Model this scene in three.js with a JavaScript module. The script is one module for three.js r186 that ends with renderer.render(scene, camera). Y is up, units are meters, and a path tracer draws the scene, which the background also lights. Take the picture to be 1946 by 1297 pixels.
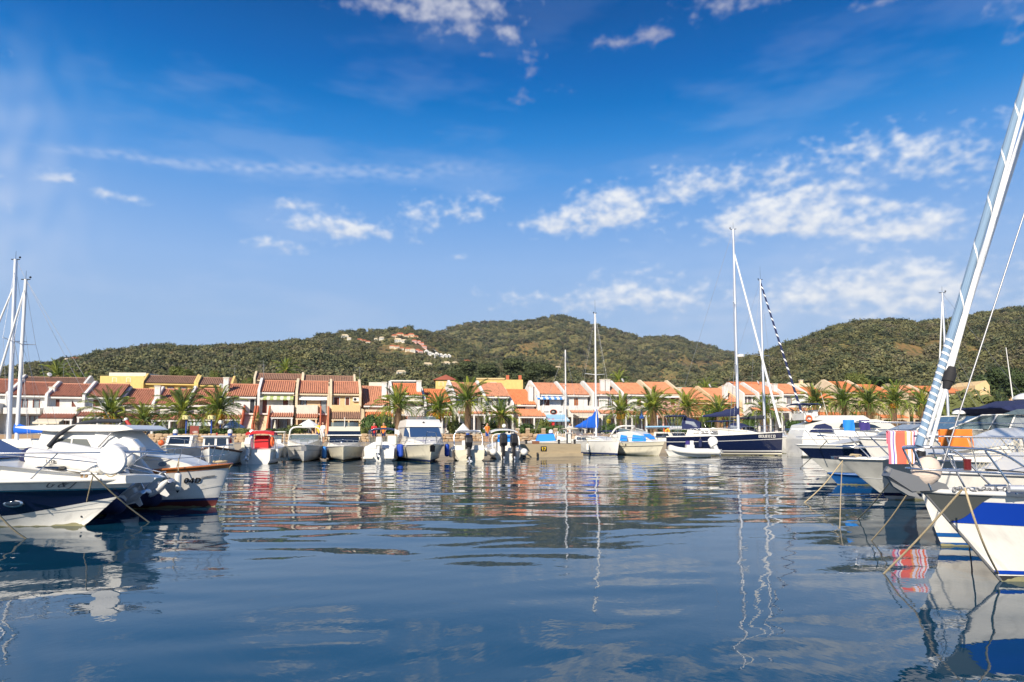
import * as THREE from 'three';
import { mergeGeometries, toCreasedNormals } from 'three/addons/utils/BufferGeometryUtils.js';
import { createNoise2D, createNoise3D } from 'simplex-noise';
import { FontLoader } from 'three/addons/loaders/FontLoader.js';
import { TextGeometry } from 'three/addons/geometries/TextGeometry.js';

// ---------- camera, sky, sun, exposure ----------
const scene = new THREE.Scene();
const F = 1300, PITCH = 4.5 * Math.PI / 180, EYE = 2.0, PY = 718;
const camera = new THREE.PerspectiveCamera(2 * Math.atan(648.5 / F) * 180 / Math.PI, 1946 / 1297, 0.1, 6000);
camera.position.set(0, EYE, 0);
camera.rotation.x = PITCH;
camera.setViewOffset(1946, 1297, 0, 648.5 - PY, 1946, 1297);
camera.updateProjectionMatrix();
const renderer = new THREE.WebGLRenderer();
renderer.toneMapping = THREE.LinearToneMapping;
const EXPO = 1.4;
renderer.toneMappingExposure = EXPO;
renderer.shadowMap.enabled = true;
const sun = new THREE.DirectionalLight(new THREE.Color().setRGB(1, 0.9, 0.76), 5);
const SUN = new THREE.Vector3(-Math.sin(0.42) * Math.cos(0.57), Math.sin(0.57), Math.cos(0.42) * Math.cos(0.57));
sun.position.copy(SUN).multiplyScalar(300); sun.castShadow = true; sun.shadow.radius = 1;
const sc = sun.shadow.camera; sc.left = -160; sc.right = 160; sc.top = 120; sc.bottom = -120; sc.far = 900;
sun.shadow.mapSize.set(2048, 2048);
scene.add(sun, sun.target);

// ---------- small helpers ----------
function mulberry(a) { return () => { a = (a + 0x6d2b79f5) | 0; let t = Math.imul(a ^ (a >>> 15), 1 | a); t = (t + Math.imul(t ^ (t >>> 7), 61 | t)) ^ t; return ((t ^ (t >>> 14)) >>> 0) / 4294967296; }; }
const rnd = mulberry(77), rr = (a, b) => a + (b - a) * rnd();
const V = (x, y, z) => new THREE.Vector3(x, y, z);
const lerp = (a, b, t) => a + (b - a) * t, clamp = (x, a = 0, b = 1) => Math.min(b, Math.max(a, x)), sst = (a, b, x) => { const t = clamp((x - a) / (b - a)); return t * t * (3 - 2 * t); };
const n2 = createNoise2D(mulberry(5)), n3 = createNoise3D(mulberry(9));
const fbm = (x, y, o = 4) => { let s = 0, a = 0.5; for (let i = 0; i < o; i++, x *= 2.03, y *= 2.03, a *= 0.5) s += a * n2(x + i * 17.3, y - i * 9.1); return s; };
// photo pixel -> direction; at(px, py, depth) -> point at that distance in front; onWater(px, py) -> point of the water surface
function dir(px, py) { const u = (px - 973) / F, v = (PY - py) / F, c = Math.cos(PITCH), s = Math.sin(PITCH); return V(u, v * c + s, -(c - v * s)); }
function at(px, py, Z) { const d = dir(px, py); d.multiplyScalar(Z / -d.z); d.y += EYE; return d; }
function onWater(px, py, y = 0) { const d = dir(px, py); d.multiplyScalar((y - EYE) / d.y); d.y = y; return d; }

const names = {};
function uniq(n) { const k = names[n] = (names[n] ?? -1) + 1; return k ? n + '_' + String(k).padStart(3, '0') : n; }
function thing(name, label, category, p = [0, 0, 0], turn = 0, group) {
  const o = new THREE.Group(); o.name = uniq(name); o.position.set(...p); o.rotation.y = turn; o.userData = { label, category };
  if (group) o.userData.group = group;
  scene.add(o); return o;
}
function tag(o, label, category, group, kind) { o.name = uniq(o.name); o.userData = { label, category }; if (group) o.userData.group = group; if (kind) o.userData.kind = kind; scene.add(o); return o; }
function struct(name, g, m) { const o = new THREE.Mesh(g, m); o.name = uniq(name); o.userData.kind = 'structure'; o.castShadow = o.receiveShadow = true; scene.add(o); return o; }
function part(parent, name, g, m, label) {
  if (Array.isArray(g)) g = merge(g);
  const o = new THREE.Mesh(g, m); o.name = name; o.castShadow = o.receiveShadow = true; if (label) o.userData.label = label;
  parent?.add(o); return o;
}
function merge(list) {
  const L = list.map((g) => { g = g.index ? g.toNonIndexed() : g; for (const k of Object.keys(g.attributes)) if (!['position', 'normal', 'uv', ...(list.every((q) => q.attributes.color) ? ['color'] : [])].includes(k)) g.deleteAttribute(k); if (!g.attributes.normal) g.computeVertexNormals(); if (!g.attributes.uv) g.setAttribute('uv', new THREE.BufferAttribute(new Float32Array(g.attributes.position.count * 2), 2)); return g; });
  return mergeGeometries(L);
}
const box = (w, h, d, x = 0, y = 0, z = 0) => new THREE.BoxGeometry(w, h, d).translate(x, y, z);
// box between corners
const bx = (x0, x1, y0, y1, z0, z1) => box(Math.abs(x1 - x0), Math.abs(y1 - y0), Math.abs(z1 - z0), (x0 + x1) / 2, (y0 + y1) / 2, (z0 + z1) / 2);
// chamfered box
function cbox(x0, x1, y0, y1, z0, z1, b = 0.03) {
  const w = x1 - x0, h = y1 - y0, d = z1 - z0, s = new THREE.Shape(); b = Math.min(b, w / 3, h / 3, d / 3);
  s.moveTo(b, b); s.lineTo(w - b, b); s.lineTo(w - b, h - b); s.lineTo(b, h - b);
  return new THREE.ExtrudeGeometry(s, { depth: d - 2 * b, bevelEnabled: true, bevelThickness: b, bevelSize: b, bevelSegments: 2 }).translate(x0, y0, z0 + b);
}
const toV = (p) => (p.isVector3 ? p : V(...p));
function tube(pts, r = 0.02, seg = 6, smooth = false, n) {
  pts = pts.map(toV);
  if (smooth) return new THREE.TubeGeometry(new THREE.CatmullRomCurve3(pts), n ?? pts.length * 5, r, seg);
  const path = new THREE.CurvePath(); for (let i = 1; i < pts.length; i++) path.add(new THREE.LineCurve3(pts[i - 1], pts[i]));
  return merge(path.curves.map((c) => rod(c.v1, c.v2, r, r, seg)));
}
function rod(a, b, r0, r1 = r0, seg = 8) {
  a = toV(a); b = toV(b); const d = b.clone().sub(a), L = d.length(), g = new THREE.CylinderGeometry(r1, r0, L, seg);
  g.translate(0, L / 2, 0).applyQuaternion(new THREE.Quaternion().setFromUnitVectors(V(0, 1, 0), d.normalize())).translate(a.x, a.y, a.z); return g;
}
const ball = (x, y, z, rx, ry = rx, rz = rx, s = 12) => new THREE.SphereGeometry(1, s, Math.max(6, s - 4)).scale(rx, ry, rz).translate(x, y, z);
// polygon in (a,b) extruded along c, mapped by axes: 'xy' depth z, 'zy' depth x
function poly(pts, d, bevel = 0) { const s = new THREE.Shape(pts.map((p) => new THREE.Vector2(...p))); return new THREE.ExtrudeGeometry(s, { depth: d, bevelEnabled: bevel > 0, bevelThickness: bevel, bevelSize: bevel, bevelSegments: 2 }); }
function raw(pos, idx, uv) { const g = new THREE.BufferGeometry(); g.setAttribute('position', new THREE.Float32BufferAttribute(pos, 3)); if (uv) g.setAttribute('uv', new THREE.Float32BufferAttribute(uv, 2)); if (idx) g.setIndex(idx); g.computeVertexNormals(); return g; }
// grid surface f(i/nu, j/nv) -> Vector3
function surf(f, nu, nv, uvs = [1, 1]) {
  const p = [], q = [], uv = [];
  for (let j = 0; j <= nv; j++) for (let i = 0; i <= nu; i++) { const a = f(i / nu, j / nv); p.push(a.x, a.y, a.z); uv.push(i / nu * uvs[0], j / nv * uvs[1]); }
  for (let j = 0; j < nv; j++) for (let i = 0; i < nu; i++) { const a = j * (nu + 1) + i, b = a + 1, c = a + nu + 1, d = c + 1; q.push(a, b, d, a, d, c); }
  return raw(p, q, uv);
}

// ---------- textures and materials ----------
function tex(N, f, color = false, rep = 1) {
  const d = new Uint8Array(N * N * 4);
  for (let y = 0; y < N; y++) for (let x = 0; x < N; x++) { const c = f(x / N, y / N); for (let k = 0; k < 3; k++) d[(y * N + x) * 4 + k] = clamp(Array.isArray(c) ? c[k] : c) * 255; d[(y * N + x) * 4 + 3] = 255; }
  const t = new THREE.DataTexture(d, N, N); t.wrapS = t.wrapT = THREE.RepeatWrapping; t.magFilter = THREE.LinearFilter; t.minFilter = THREE.LinearMipmapLinearFilter; t.repeat.set(rep, rep);
  if (color) t.colorSpace = THREE.SRGBColorSpace; t.needsUpdate = true; return t;
}
// tiling noise: noise on a torus
const tn = (u, v, s, o = 0) => { const a = u * 6.2832, b = v * 6.2832; return n3(Math.cos(a) * s + o, Math.sin(a) * s + Math.cos(b) * s * 0.7, Math.sin(b) * s + o * 0.3); };
const plasterTex = tex(256, (u, v) => { const n = 0.5 + 0.5 * tn(u, v, 0.8) , m = tn(u, v, 6, 3), k = tn(u, v, 2.3, 8); const s = clamp(0.93 + 0.05 * n - 0.07 * Math.max(0, k - 0.25) + 0.02 * m); return [s, s * 0.995, s * 0.985]; }, true, 0.25);
const grainTex = tex(256, (u, v) => 0.5 + 0.3 * tn(u, v, 9, 2) + 0.2 * tn(u, v, 20, 4));
const dirtTex = tex(256, (u, v) => { const k = sst(0.1, 0.8, tn(u, v, 1.4, 5)), m = tn(u, v, 7, 1); const s = 1 - 0.06 * k - 0.03 * Math.abs(m); return [s, s * 0.99, s * 0.965]; }, true, 0.4);
const clothTex = tex(128, (u, v) => 0.5 + 0.25 * tn(u, v, 3, 2) + 0.2 * tn(u, v, 14, 4));
const std = (r, g, b, rough = 0.7, o = {}) => { const m = new THREE.MeshStandardMaterial({ roughness: rough, side: THREE.DoubleSide, ...o }); m.color.setRGB(r, g, b); return m; };
const phy = (r, g, b, rough, o = {}) => { const m = new THREE.MeshPhysicalMaterial({ roughness: rough, side: THREE.DoubleSide, ...o }); m.color.setRGB(r, g, b); return m; };
const M = {
  white: phy(0.8, 0.795, 0.77, 0.28, { clearcoat: 0.4, clearcoatRoughness: 0.15, map: dirtTex }), cream: phy(0.72, 0.68, 0.55, 0.35, { clearcoat: 0.3, map: dirtTex }), greyhull: phy(0.5, 0.51, 0.5, 0.3, { clearcoat: 0.4, map: dirtTex }),
  navy: phy(0.007, 0.012, 0.045, 0.16, { clearcoat: 0.6, clearcoatRoughness: 0.08 }), royal: phy(0.006, 0.045, 0.36, 0.3, { clearcoat: 0.3 }), blueHull: phy(0.01, 0.09, 0.3, 0.35), antifoul: std(0.13, 0.025, 0.022, 0.8), boot: std(0.012, 0.03, 0.12, 0.6), black: std(0.012, 0.012, 0.014, 0.45), rubber: std(0.02, 0.02, 0.022, 0.8),
  chrome: std(0.72, 0.72, 0.72, 0.22, { metalness: 1 }), alu: std(0.72, 0.73, 0.75, 0.42, { metalness: 0.7 }), mastWhite: std(0.74, 0.74, 0.72, 0.4), wire: std(0.35, 0.35, 0.36, 0.4, { metalness: 0.6 }), galv: std(0.3, 0.3, 0.3, 0.5, { metalness: 0.7, bumpMap: grainTex, bumpScale: 0.002 }),
  glass: phy(0.012, 0.02, 0.035, 0.06, { clearcoat: 1 }), tint: phy(0.35, 0.45, 0.48, 0.04, { transmission: 0.75, thickness: 0 }), clearPane: phy(0.85, 0.9, 0.92, 0.06, { transmission: 0.8, thickness: 0 }),
  navyCloth: std(0.012, 0.02, 0.075, 0.9, { bumpMap: clothTex, bumpScale: 0.01 }), blueCloth: std(0.005, 0.12, 0.62, 0.85, { bumpMap: clothTex, bumpScale: 0.015 }), skyCloth: std(0.02, 0.24, 0.75, 0.8), greyCloth: std(0.03, 0.035, 0.045, 0.9), whiteCloth: std(0.74, 0.74, 0.72, 0.85, { bumpMap: clothTex, bumpScale: 0.012 }), redCloth: std(0.55, 0.02, 0.025, 0.8, { bumpMap: clothTex, bumpScale: 0.012 }), beigeCloth: std(0.6, 0.5, 0.42, 0.9, { bumpMap: clothTex, bumpScale: 0.006 }), creamCloth: std(0.62, 0.56, 0.42, 0.9), orangeCloth: std(0.85, 0.22, 0.03, 0.9, { bumpMap: clothTex, bumpScale: 0.008 }), purpleCloth: std(0.05, 0.035, 0.2, 0.9, { bumpMap: clothTex, bumpScale: 0.008 }), awnBlue: std(0.25, 0.45, 0.62, 0.85),
  varnish: phy(0.42, 0.14, 0.03, 0.25, { clearcoat: 0.8, bumpMap: grainTex, bumpScale: 0.001 }), wood: std(0.2, 0.09, 0.045, 0.7), teak: std(0.33, 0.22, 0.12, 0.75, { bumpMap: grainTex, bumpScale: 0.002 }), rope: std(0.5, 0.4, 0.24, 0.95, { bumpMap: grainTex, bumpScale: 0.004 }), redPaint: std(0.45, 0.04, 0.03, 0.5), orangePaint: std(0.75, 0.13, 0.03, 0.5), yellow: std(0.75, 0.5, 0.02, 0.6), bluePaint: std(0.01, 0.06, 0.32, 0.45), fender: phy(0.72, 0.71, 0.66, 0.5), blueFender: std(0.01, 0.06, 0.4, 0.6), skyFender: std(0.03, 0.22, 0.62, 0.6), tubeGrey: std(0.6, 0.6, 0.58, 0.55),
  concrete: std(0.42, 0.34, 0.22, 0.9, { map: plasterTex, bumpMap: grainTex, bumpScale: 0.01 }), paving: std(0.36, 0.31, 0.25, 0.9, { map: plasterTex, bumpMap: grainTex, bumpScale: 0.006 }),
};
const stone = [[0.44, 0.3, 0.17], [0.5, 0.36, 0.22], [0.38, 0.26, 0.16], [0.52, 0.42, 0.3]].map((c) => std(...c, 0.92, { bumpMap: grainTex, bumpScale: 0.02 }));
// walls and roofs
const wallM = {}; for (const [k, c] of Object.entries({ white: [0.76, 0.75, 0.72], cream: [0.72, 0.6, 0.42], peach: [0.76, 0.54, 0.32], ochre: [0.74, 0.54, 0.28], pink: [0.72, 0.42, 0.36], orange: [0.74, 0.4, 0.18], yellow: [0.74, 0.55, 0.2], pale: [0.72, 0.68, 0.58], blueish: [0.6, 0.64, 0.72] })) wallM[k] = std(...c, 0.88, { map: plasterTex, bumpMap: grainTex, bumpScale: 0.006 });
const terracotta = std(0.45, 0.12, 0.055, 0.8), shutterBrown = std(0.16, 0.045, 0.025, 0.6), windowGlass = phy(0.22, 0.25, 0.27, 0.08, { clearcoat: 1 }), shutterWood = std(0.34, 0.12, 0.04, 0.6);

// ---------- the sky: air, cirrus, cumulus ----------
{
  const W = 4096, H = 2048, data = new Float32Array(W * H * 4);
  const lin = (h) => { const c = new THREE.Color(h); return [c.r, c.g, c.b]; };
  const stops = [[-90, '#a9c6e6'], [0, '#b0cbe8'], [5, '#a8c5e8'], [9.2, '#9fbfe7'], [13.6, '#92b9eb'], [16.8, '#7bace8'], [20.6, '#559ae2'], [23.5, '#2a87d6'], [26.1, '#0475c7'], [28.4, '#0068bb'], [32.3, '#0057a3'], [50, '#005099'], [90, '#004c92']].map(([e, c]) => [e, lin(c)]);
  const px2 = (px, py) => { const d = dir(px, py).normalize(); return [Math.atan2(d.z, d.x) * 57.29578, Math.asin(d.y) * 57.29578]; };
  // cumulus: pixel centre, half width and half height in degrees, weight, brightness
  const blobs = [];
  const add = (px, py, rx, ry, w, b = 1) => { const [a, e] = px2(px, py); blobs.push([a, e, rx, ry, w, b]); };
  [[1050, 428, 2.6, 1.0, 0.95], [1120, 415, 2.4, 1.3, 1.15], [1165, 393, 2.1, 1.6, 1.3], [1190, 412, 2, 1.2, 0.9], [645, 435, 1.7, 1.1, 1.35], [575, 428, 1.7, 0.7, 0.85], [710, 442, 1.9, 0.8, 0.85], [535, 467, 2.2, 0.6, 0.8], [800, 420, 1.5, 1.6, 0.75], [880, 405, 2, 1.3, 0.75], [560, 390, 1.6, 0.5, 0.75], [930, 378, 0.8, 0.5, 0.6],
    [1290, 362, 3, 1.7, 0.77], [1370, 345, 2.6, 1.1, 0.60], [1450, 412, 2.6, 1.5, 1.25], [1520, 415, 3, 1.5, 1.05], [1600, 430, 3, 1.2, 0.73], [1380, 440, 3, 1.3, 0.69], [1700, 440, 4, 1.2, 0.65], [1790, 425, 3, 1.5, 0.65], [1480, 335, 2.8, 1.6, 0.65], [1570, 365, 2.6, 1.2, 0.65], [1700, 300, 5, 1.7, 0.53], [1830, 300, 4.5, 2, 0.53], [1620, 275, 3, 1, 0.47],
    [1190, 560, 4, 1.7, 0.73], [1290, 575, 4, 1.5, 0.60], [1090, 575, 3.2, 1, 0.52], [960, 570, 3, 1, 0.47], [1600, 545, 4.5, 1.7, 0.67], [1720, 525, 4, 1.7, 0.69], [1820, 560, 4, 1.6, 0.62], [1510, 570, 3, 1.2, 0.56], [1690, 580, 5, 1.5, 0.60],
    [830, 22, 3.2, 1.8, 0.95, 0.72], [890, 5, 3.4, 1.1, 0.95, 0.7], [965, 68, 1.2, 0.8, 1, 0.7], [700, 5, 3, 0.8, 0.85, 0.6], [1010, 125, 0.9, 0.9, 0.8, 0.55], [900, 60, 0.7, 0.6, 0.85, 0.6], [990, 190, 1.3, 0.7, 0.7, 0.5], [1200, 78, 2.6, 0.7, 0.8, 0.55], [1255, 66, 1.3, 0.5, 0.8, 0.5], [1380, 10, 3, 0.9, 0.85, 0.6], [1690, 0, 3, 0.4, 0.8, 0.6], [1060, 172, 1.2, 0.3, 0.6, 0.5], [920, 103, 0.7, 0.4, 0.75, 0.5],
    [75, 335, 1.6, 0.5, 0.65], [125, 340, 0.7, 0.5, 0.75], [190, 365, 0.7, 0.6, 0.65], [240, 378, 1.3, 0.4, 0.55], [880, 490, 1, 0.3, 0.6], [1180, 460, 1, 0.4, 0.6], [1690, 392, 0.7, 0.5, 0.8], [1640, 385, 0.9, 0.4, 0.6]].forEach((b) => add(...b));
  // the same kind of sky all round
  const r = mulberry(31);
  for (let i = 0; i < 330; i++) { const a = -90 + 40 + r() * 280, e = 7 + Math.pow(r(), 1.6) * 45, k = e > 24 ? 0.7 : 1; blobs.push([a > 180 ? a - 360 : a, e, 1 + 3 * r(), 0.5 + 1.2 * r(), 0.5 + 0.5 * r(), k]); }
  const cell = new Map(); // buckets of 4 degrees
  blobs.forEach((b) => { const R = 2.2; for (let a = Math.floor((b[0] - b[2] * R) / 4); a <= Math.floor((b[0] + b[2] * R) / 4); a++) for (let e = Math.floor((b[1] - b[3] * R) / 4); e <= Math.floor((b[1] + b[3] * R) / 4); e++) { const k = ((a % 90) + 90) % 90 + ',' + e; if (!cell.has(k)) cell.set(k, []); cell.get(k).push(b); } });
  const [ta0, te0] = px2(110, 284), [ta1, te1] = px2(960, 318); // old vapour trail
  const [ca] = px2(20, 250), [va] = px2(1560, 560);
  for (let row = 0; row < H; row++) {
    const el = ((row + 0.5) / H - 0.5) * 180; let s = 0; while (s < stops.length - 2 && el > stops[s + 1][0]) s++;
    const t = clamp((el - stops[s][0]) / (stops[s + 1][0] - stops[s][0])), base = [0, 1, 2].map((k) => lerp(stops[s][1][k], stops[s + 1][1][k], t));
    for (let col = 0; col < W; col++) {
      const az = ((col + 0.5) / W - 0.5) * 360, o = (row * W + col) * 4; let c0 = base[0], c1 = base[1], c2 = base[2];
      if (el > -1 && el < 62) {
        const ar = az / 57.3, x = Math.cos(ar) * 9, z = Math.sin(ar) * 9;
        // thin cirrus, streaked sideways
        let ci = sst(0.05, 0.75, n3(x * 0.3, z * 0.3, el * 0.14) * 0.7 + n3(x * 0.8, z * 0.8, el * 0.5 + 7) * 0.3 + 0.1 * n3(x * 3, z * 3, el * 1.7)) * 0.1 * sst(40, 22, el);
        ci += 0.3 * Math.exp(-(((az - ca) / 4) ** 2)) * sst(29, 18, el) * sst(6, 14, el) * (0.6 + 0.5 * n3(x * 3, z * 3, el * 0.35));
        const tt = (az - ta0) / (ta1 - ta0);
        if (tt > -0.1 && tt < 1.15) { const dl = el - lerp(te0, te1, tt) + 0.25 * n3(x * 1.2, z * 1.2, 3), wd = 0.3 + 0.4 * Math.max(0, tt); ci += 0.32 * Math.exp(-((dl / wd) ** 2)) * sst(-0.1, 0.1, tt) * sst(1.15, 0.6, tt) * (0.65 + 0.5 * n3(x * 6, z * 6, el * 2)); }
        ci += 0.22 * Math.exp(-(((az - va) / 17) ** 2) - ((el - 9) / 4.5) ** 2) * (0.75 + 0.6 * n3(x * 1.6, z * 1.6, el * 0.8));
        ci = clamp(ci, 0, 0.6);
        c0 = lerp(c0, 0.72, ci); c1 = lerp(c1, 0.78, ci); c2 = lerp(c2, 0.92, ci);
        const list = cell.get(((Math.floor(az / 4) % 90) + 90) % 90 + ',' + Math.floor(el / 4));
        if (list) {
          let f = 0, br = 0, low = 0;
          for (const b of list) { let da = az - b[0]; if (da > 180) da -= 360; if (da < -180) da += 360; const q = (da * Math.cos(el / 57.3) / b[2]) ** 2 + ((el - b[1]) / b[3] * (el < b[1] ? 1.35 : 1)) ** 2; if (q < 5) { const w = b[4] * Math.exp(-q); f += w; br += w * b[5]; low += w * clamp((b[1] - el) / b[3] * 0.5 + 0.4); } }
          if (f > 0.06) {
            br /= f; low /= f; f = Math.min(f, 1.12);
            const nz = n3(x * 2.6, z * 2.6, el * 0.75) * 0.42 + n3(x * 5.6, z * 5.6, el * 1.5 + 5) * 0.3 + n3(x * 12, z * 12, el * 3.1 + 9) * 0.15 + n3(x * 26, z * 26, el * 6.2) * 0.06;
            const a = Math.pow(sst(0.14, 1.5, f * 0.95 + nz * 0.85), 1.1) * (0.5 + 0.45 * br), sh = clamp(low * 0.75 - nz * 0.35), L = (0.95 - 0.24 * sh) * br;
            c0 = lerp(c0, L * (0.95 - 0.05 * sh), a); c1 = lerp(c1, L * (0.97 - 0.01 * sh), a); c2 = lerp(c2, lerp(L, 0.95, 0.25), a);
          }
        }
      }
      data[o] = c0 / EXPO; data[o + 1] = c1 / EXPO; data[o + 2] = c2 / EXPO; data[o + 3] = 1;
    }
  }
  const t = new THREE.DataTexture(data, W, H, THREE.RGBAFormat, THREE.FloatType); t.mapping = THREE.EquirectangularReflectionMapping; t.magFilter = THREE.LinearFilter; t.needsUpdate = true;
  scene.background = t; scene.environment = t;
}

// ---------- water ----------
{
  const wr = mulberry(12), waves = [];
  for (const L of [0.42, 0.6, 0.8, 1.1, 1.5, 2.1, 3, 4.4, 6.5]) for (let i = 0; i < 5; i++) { const a = L > 2.5 ? wr() * 6.283 : (wr() < 0.5 ? 1.57 : 4.71) + (wr() + wr() - 1) * 1.25, k = 6.283 / (L * (0.85 + 0.3 * wr())), s = (L < 0.5 ? 0.0014 : L < 0.7 ? 0.0022 : L < 2.5 ? 0.0034 : 0.0026) * (0.7 + 0.6 * wr()); waves.push([Math.cos(a) * k, Math.sin(a) * k, wr() * 6.283, s / k, s]); }
  const rows = [-8]; for (let z = -8; z < 66;) { z += 0.045 + 0.0043 * Math.max(0, z); rows.push(z); }
  const NC = 440, pos = new Float32Array(rows.length * (NC + 1) * 3), nor = new Float32Array(pos.length), uv = new Float32Array(rows.length * (NC + 1) * 2), idx = [];
  let o = 0;
  rows.forEach((z, j) => {
    for (let i = 0; i <= NC; i++, o++) {
      const X = (i / NC * 2 - 1) * (9 + 0.9 * Math.max(0, z)), Z = -z; let h = 0, sx = 0, sz = 0;
      // patches of calmer and livelier water
      const g = (0.98 + 0.5 * n2(X * 0.045, Z * 0.09) + 0.25 * n2(X * 0.16 + 9, Z * 0.3)) * (1 + 1.0 * sst(12, 34, z + 4 * n2(X * 0.08, Z * 0.08)));
      for (const w of waves) { const p = w[0] * X + w[1] * Z + w[2], c = Math.cos(p) * g; h += w[3] * g * Math.sin(p); sx += w[3] * w[0] * c; sz += w[3] * w[1] * c; }
      pos.set([X, h, Z], o * 3); const q = 1 / Math.hypot(sx, 1, sz); nor.set([-sx * q, q, -sz * q], o * 3); uv.set([X / 5, Z / 5], o * 2);
      if (j && i) { const a = o, b = o - 1, c = o - NC - 1, d = c - 1; idx.push(b, c, a, b, d, c); }
    }
  });
  const g = new THREE.BufferGeometry(); g.setAttribute('position', new THREE.BufferAttribute(pos, 3)); g.setAttribute('normal', new THREE.BufferAttribute(nor, 3)); g.setAttribute('uv', new THREE.BufferAttribute(uv, 2)); g.setIndex(idx);
  const ripple = tex(512, (u, v) => 0.5 + 0.22 * tn(u, v, 4, 1) + 0.16 * tn(u, v, 8, 5) + 0.1 * tn(u, v, 15, 9));
  const wm = phy(0.003, 0.038, 0.076, 0.012, { ior: 1.42, bumpMap: ripple, bumpScale: 0.0007 });
  struct('water', g, wm);
  struct('open_water', new THREE.PlaneGeometry(700, 560).rotateX(-Math.PI / 2).translate(0, -0.12, 180), wm);
}

// ---------- hills ----------
// skyline of each hill as seen, at its own distance
const hills = [
  { D: 620, z0: 150, pts: [[-900, 730], [-500, 722], [-200, 712], [0, 698], [60, 690], [130, 678], [200, 664], [300, 655], [400, 656], [480, 652], [540, 648], [600, 648], [680, 660], [760, 676], [850, 692], [950, 690], [1010, 684], [1060, 694], [1150, 710], [1300, 726], [1500, 735], [2600, 738]] },
  { D: 1000, z0: 420, pts: [[-900, 735], [200, 720], [480, 664], [560, 644], [620, 632], [660, 626], [700, 626], [740, 622], [775, 618], [800, 626], [825, 634], [860, 642], [920, 668], [1000, 690], [1200, 720], [2600, 740]] },
  { D: 1700, z0: 600, pts: [[-900, 740], [500, 700], [700, 655], [800, 636], [850, 622], [900, 610], [950, 607], [1000, 606], [1040, 600], [1060, 596], [1090, 601], [1130, 614], [1170, 622], [1220, 640], [1260, 638], [1295, 637], [1330, 650], [1380, 664], [1440, 682], [1560, 700], [2600, 735]] },
  { D: 700, z0: 190, pts: [[-900, 740], [1250, 735], [1330, 715], [1400, 690], [1440, 672], [1500, 651], [1560, 630], [1610, 613], [1660, 607], [1700, 604], [1760, 608], [1800, 606], [1850, 597], [1900, 588], [1946, 580], [2050, 560], [2200, 548], [2600, 560]] },
];
const crest = (h, px) => { const p = h.pts; let i = 0; while (i < p.length - 2 && px > p[i + 1][0]) i++; const t = clamp((px - p[i][0]) / (p[i + 1][0] - p[i][0])); return lerp(p[i][1], p[i + 1][1], t * t * (3 - 2 * t) * 0.5 + t * 0.5); };
function terrain(X, Z) {
  const px = 973 + X / Z * 1304; let y = 1.6 + Math.max(0, Z - 150) * 0.012;
  for (const h of hills) {
    const Hc = (820 - crest(h, px)) * h.D / 1304 + EYE - 2.2, t = (Z - h.z0) / (h.D - h.z0);
    if (t <= 0) continue;
    const s = t < 1 ? Math.pow(t, 1.25) : Math.max(0, 1 - (t - 1) * 0.9) ** 1.2;
    y = Math.max(y, Hc * s + (t < 1 ? 1 - t : 0) * t * 2.2 * Hc * 0.16 * (n2(X * 0.006 + h.D, Z * 0.006) + 0.5 * n2(X * 0.017, Z * 0.017 + h.D)));
  }
  return y;
}
// bare earth seen among the scrub: centre and half size in pixels
const bare = [[1728, 664, 36, 12], [1786, 655, 22, 9], [1760, 678, 44, 6], [1850, 660, 14, 6], [318, 674, 18, 7], [700, 690, 34, 6], [655, 686, 20, 5], [760, 703, 40, 5], [820, 712, 46, 4], [1085, 700, 60, 5], [600, 716, 34, 4], [1620, 660, 12, 4], [930, 712, 40, 5], [745, 660, 34, 5], [792, 663, 40, 6], [1250, 722, 70, 4], [200, 690, 16, 4], [1010, 655, 14, 5], [1330, 690, 40, 4], [1480, 690, 20, 4], [1550, 700, 26, 4]];
const groundTex = tex(512, (u, v) => { const n = tn(u, v, 2, 3), m = tn(u, v, 7, 6), k = tn(u, v, 18, 2), g = sst(-0.3, 0.5, n + 0.4 * m); return [lerp(0.56, 0.4, g) + 0.05 * k, lerp(0.53, 0.44, g) + 0.05 * k, lerp(0.36, 0.27, g) + 0.04 * k]; }, true, 1);
{
  const NA = 380, NR = 190;
  const g = surf((a, b) => { const px = lerp(-700, 2650, a), Z = 66 * Math.pow(2500 / 66, b), X = (px - 973) / 1304 * Z; const dd = -X * 0.2607 + (Z - 98) * 0.9654; return V(X, lerp(-0.9, terrain(X, Z), sst(22, 34, dd)), -Z); }, NA, NR);
  const p = g.attributes.position, u = g.attributes.uv; for (let i = 0; i < p.count; i++) u.setXY(i, p.getX(i) / 60, p.getZ(i) / 60);
  // reddish bare earth where the scrub is missing
  const col = []; for (let i = 0; i < p.count; i++) { const X = p.getX(i), Z = -p.getZ(i), px = 973 + X / Z * 1304, py = 820 - (p.getY(i) - EYE) * 1304 / Z, b = Z > 150 && bare.some((q) => ((px - q[0]) / (q[2] + 6)) ** 2 + ((py - q[1]) / (q[3] + 4)) ** 2 < 1 + 0.4 * n2(X * 0.05, Z * 0.05)); b ? col.push(0.72, 0.5, 0.38) : col.push(0.62, 0.57, 0.43); }
  g.setAttribute('color', new THREE.Float32BufferAttribute(col, 3));
  struct('hillside_ground', g, std(1, 1, 1, 0.95, { map: groundTex, vertexColors: true }));
}
// point of the terrain seen at a pixel
function hillAt(px, py, z0 = 150) { const d = dir(px, py); let Z = z0; for (; Z < 2300; Z *= 1.004) { const y = EYE + d.y / -d.z * Z; if (y < terrain(d.x / -d.z * Z, Z)) break; } const X = d.x / -d.z * Z; return V(X, terrain(X, Z), -Z); }

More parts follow.
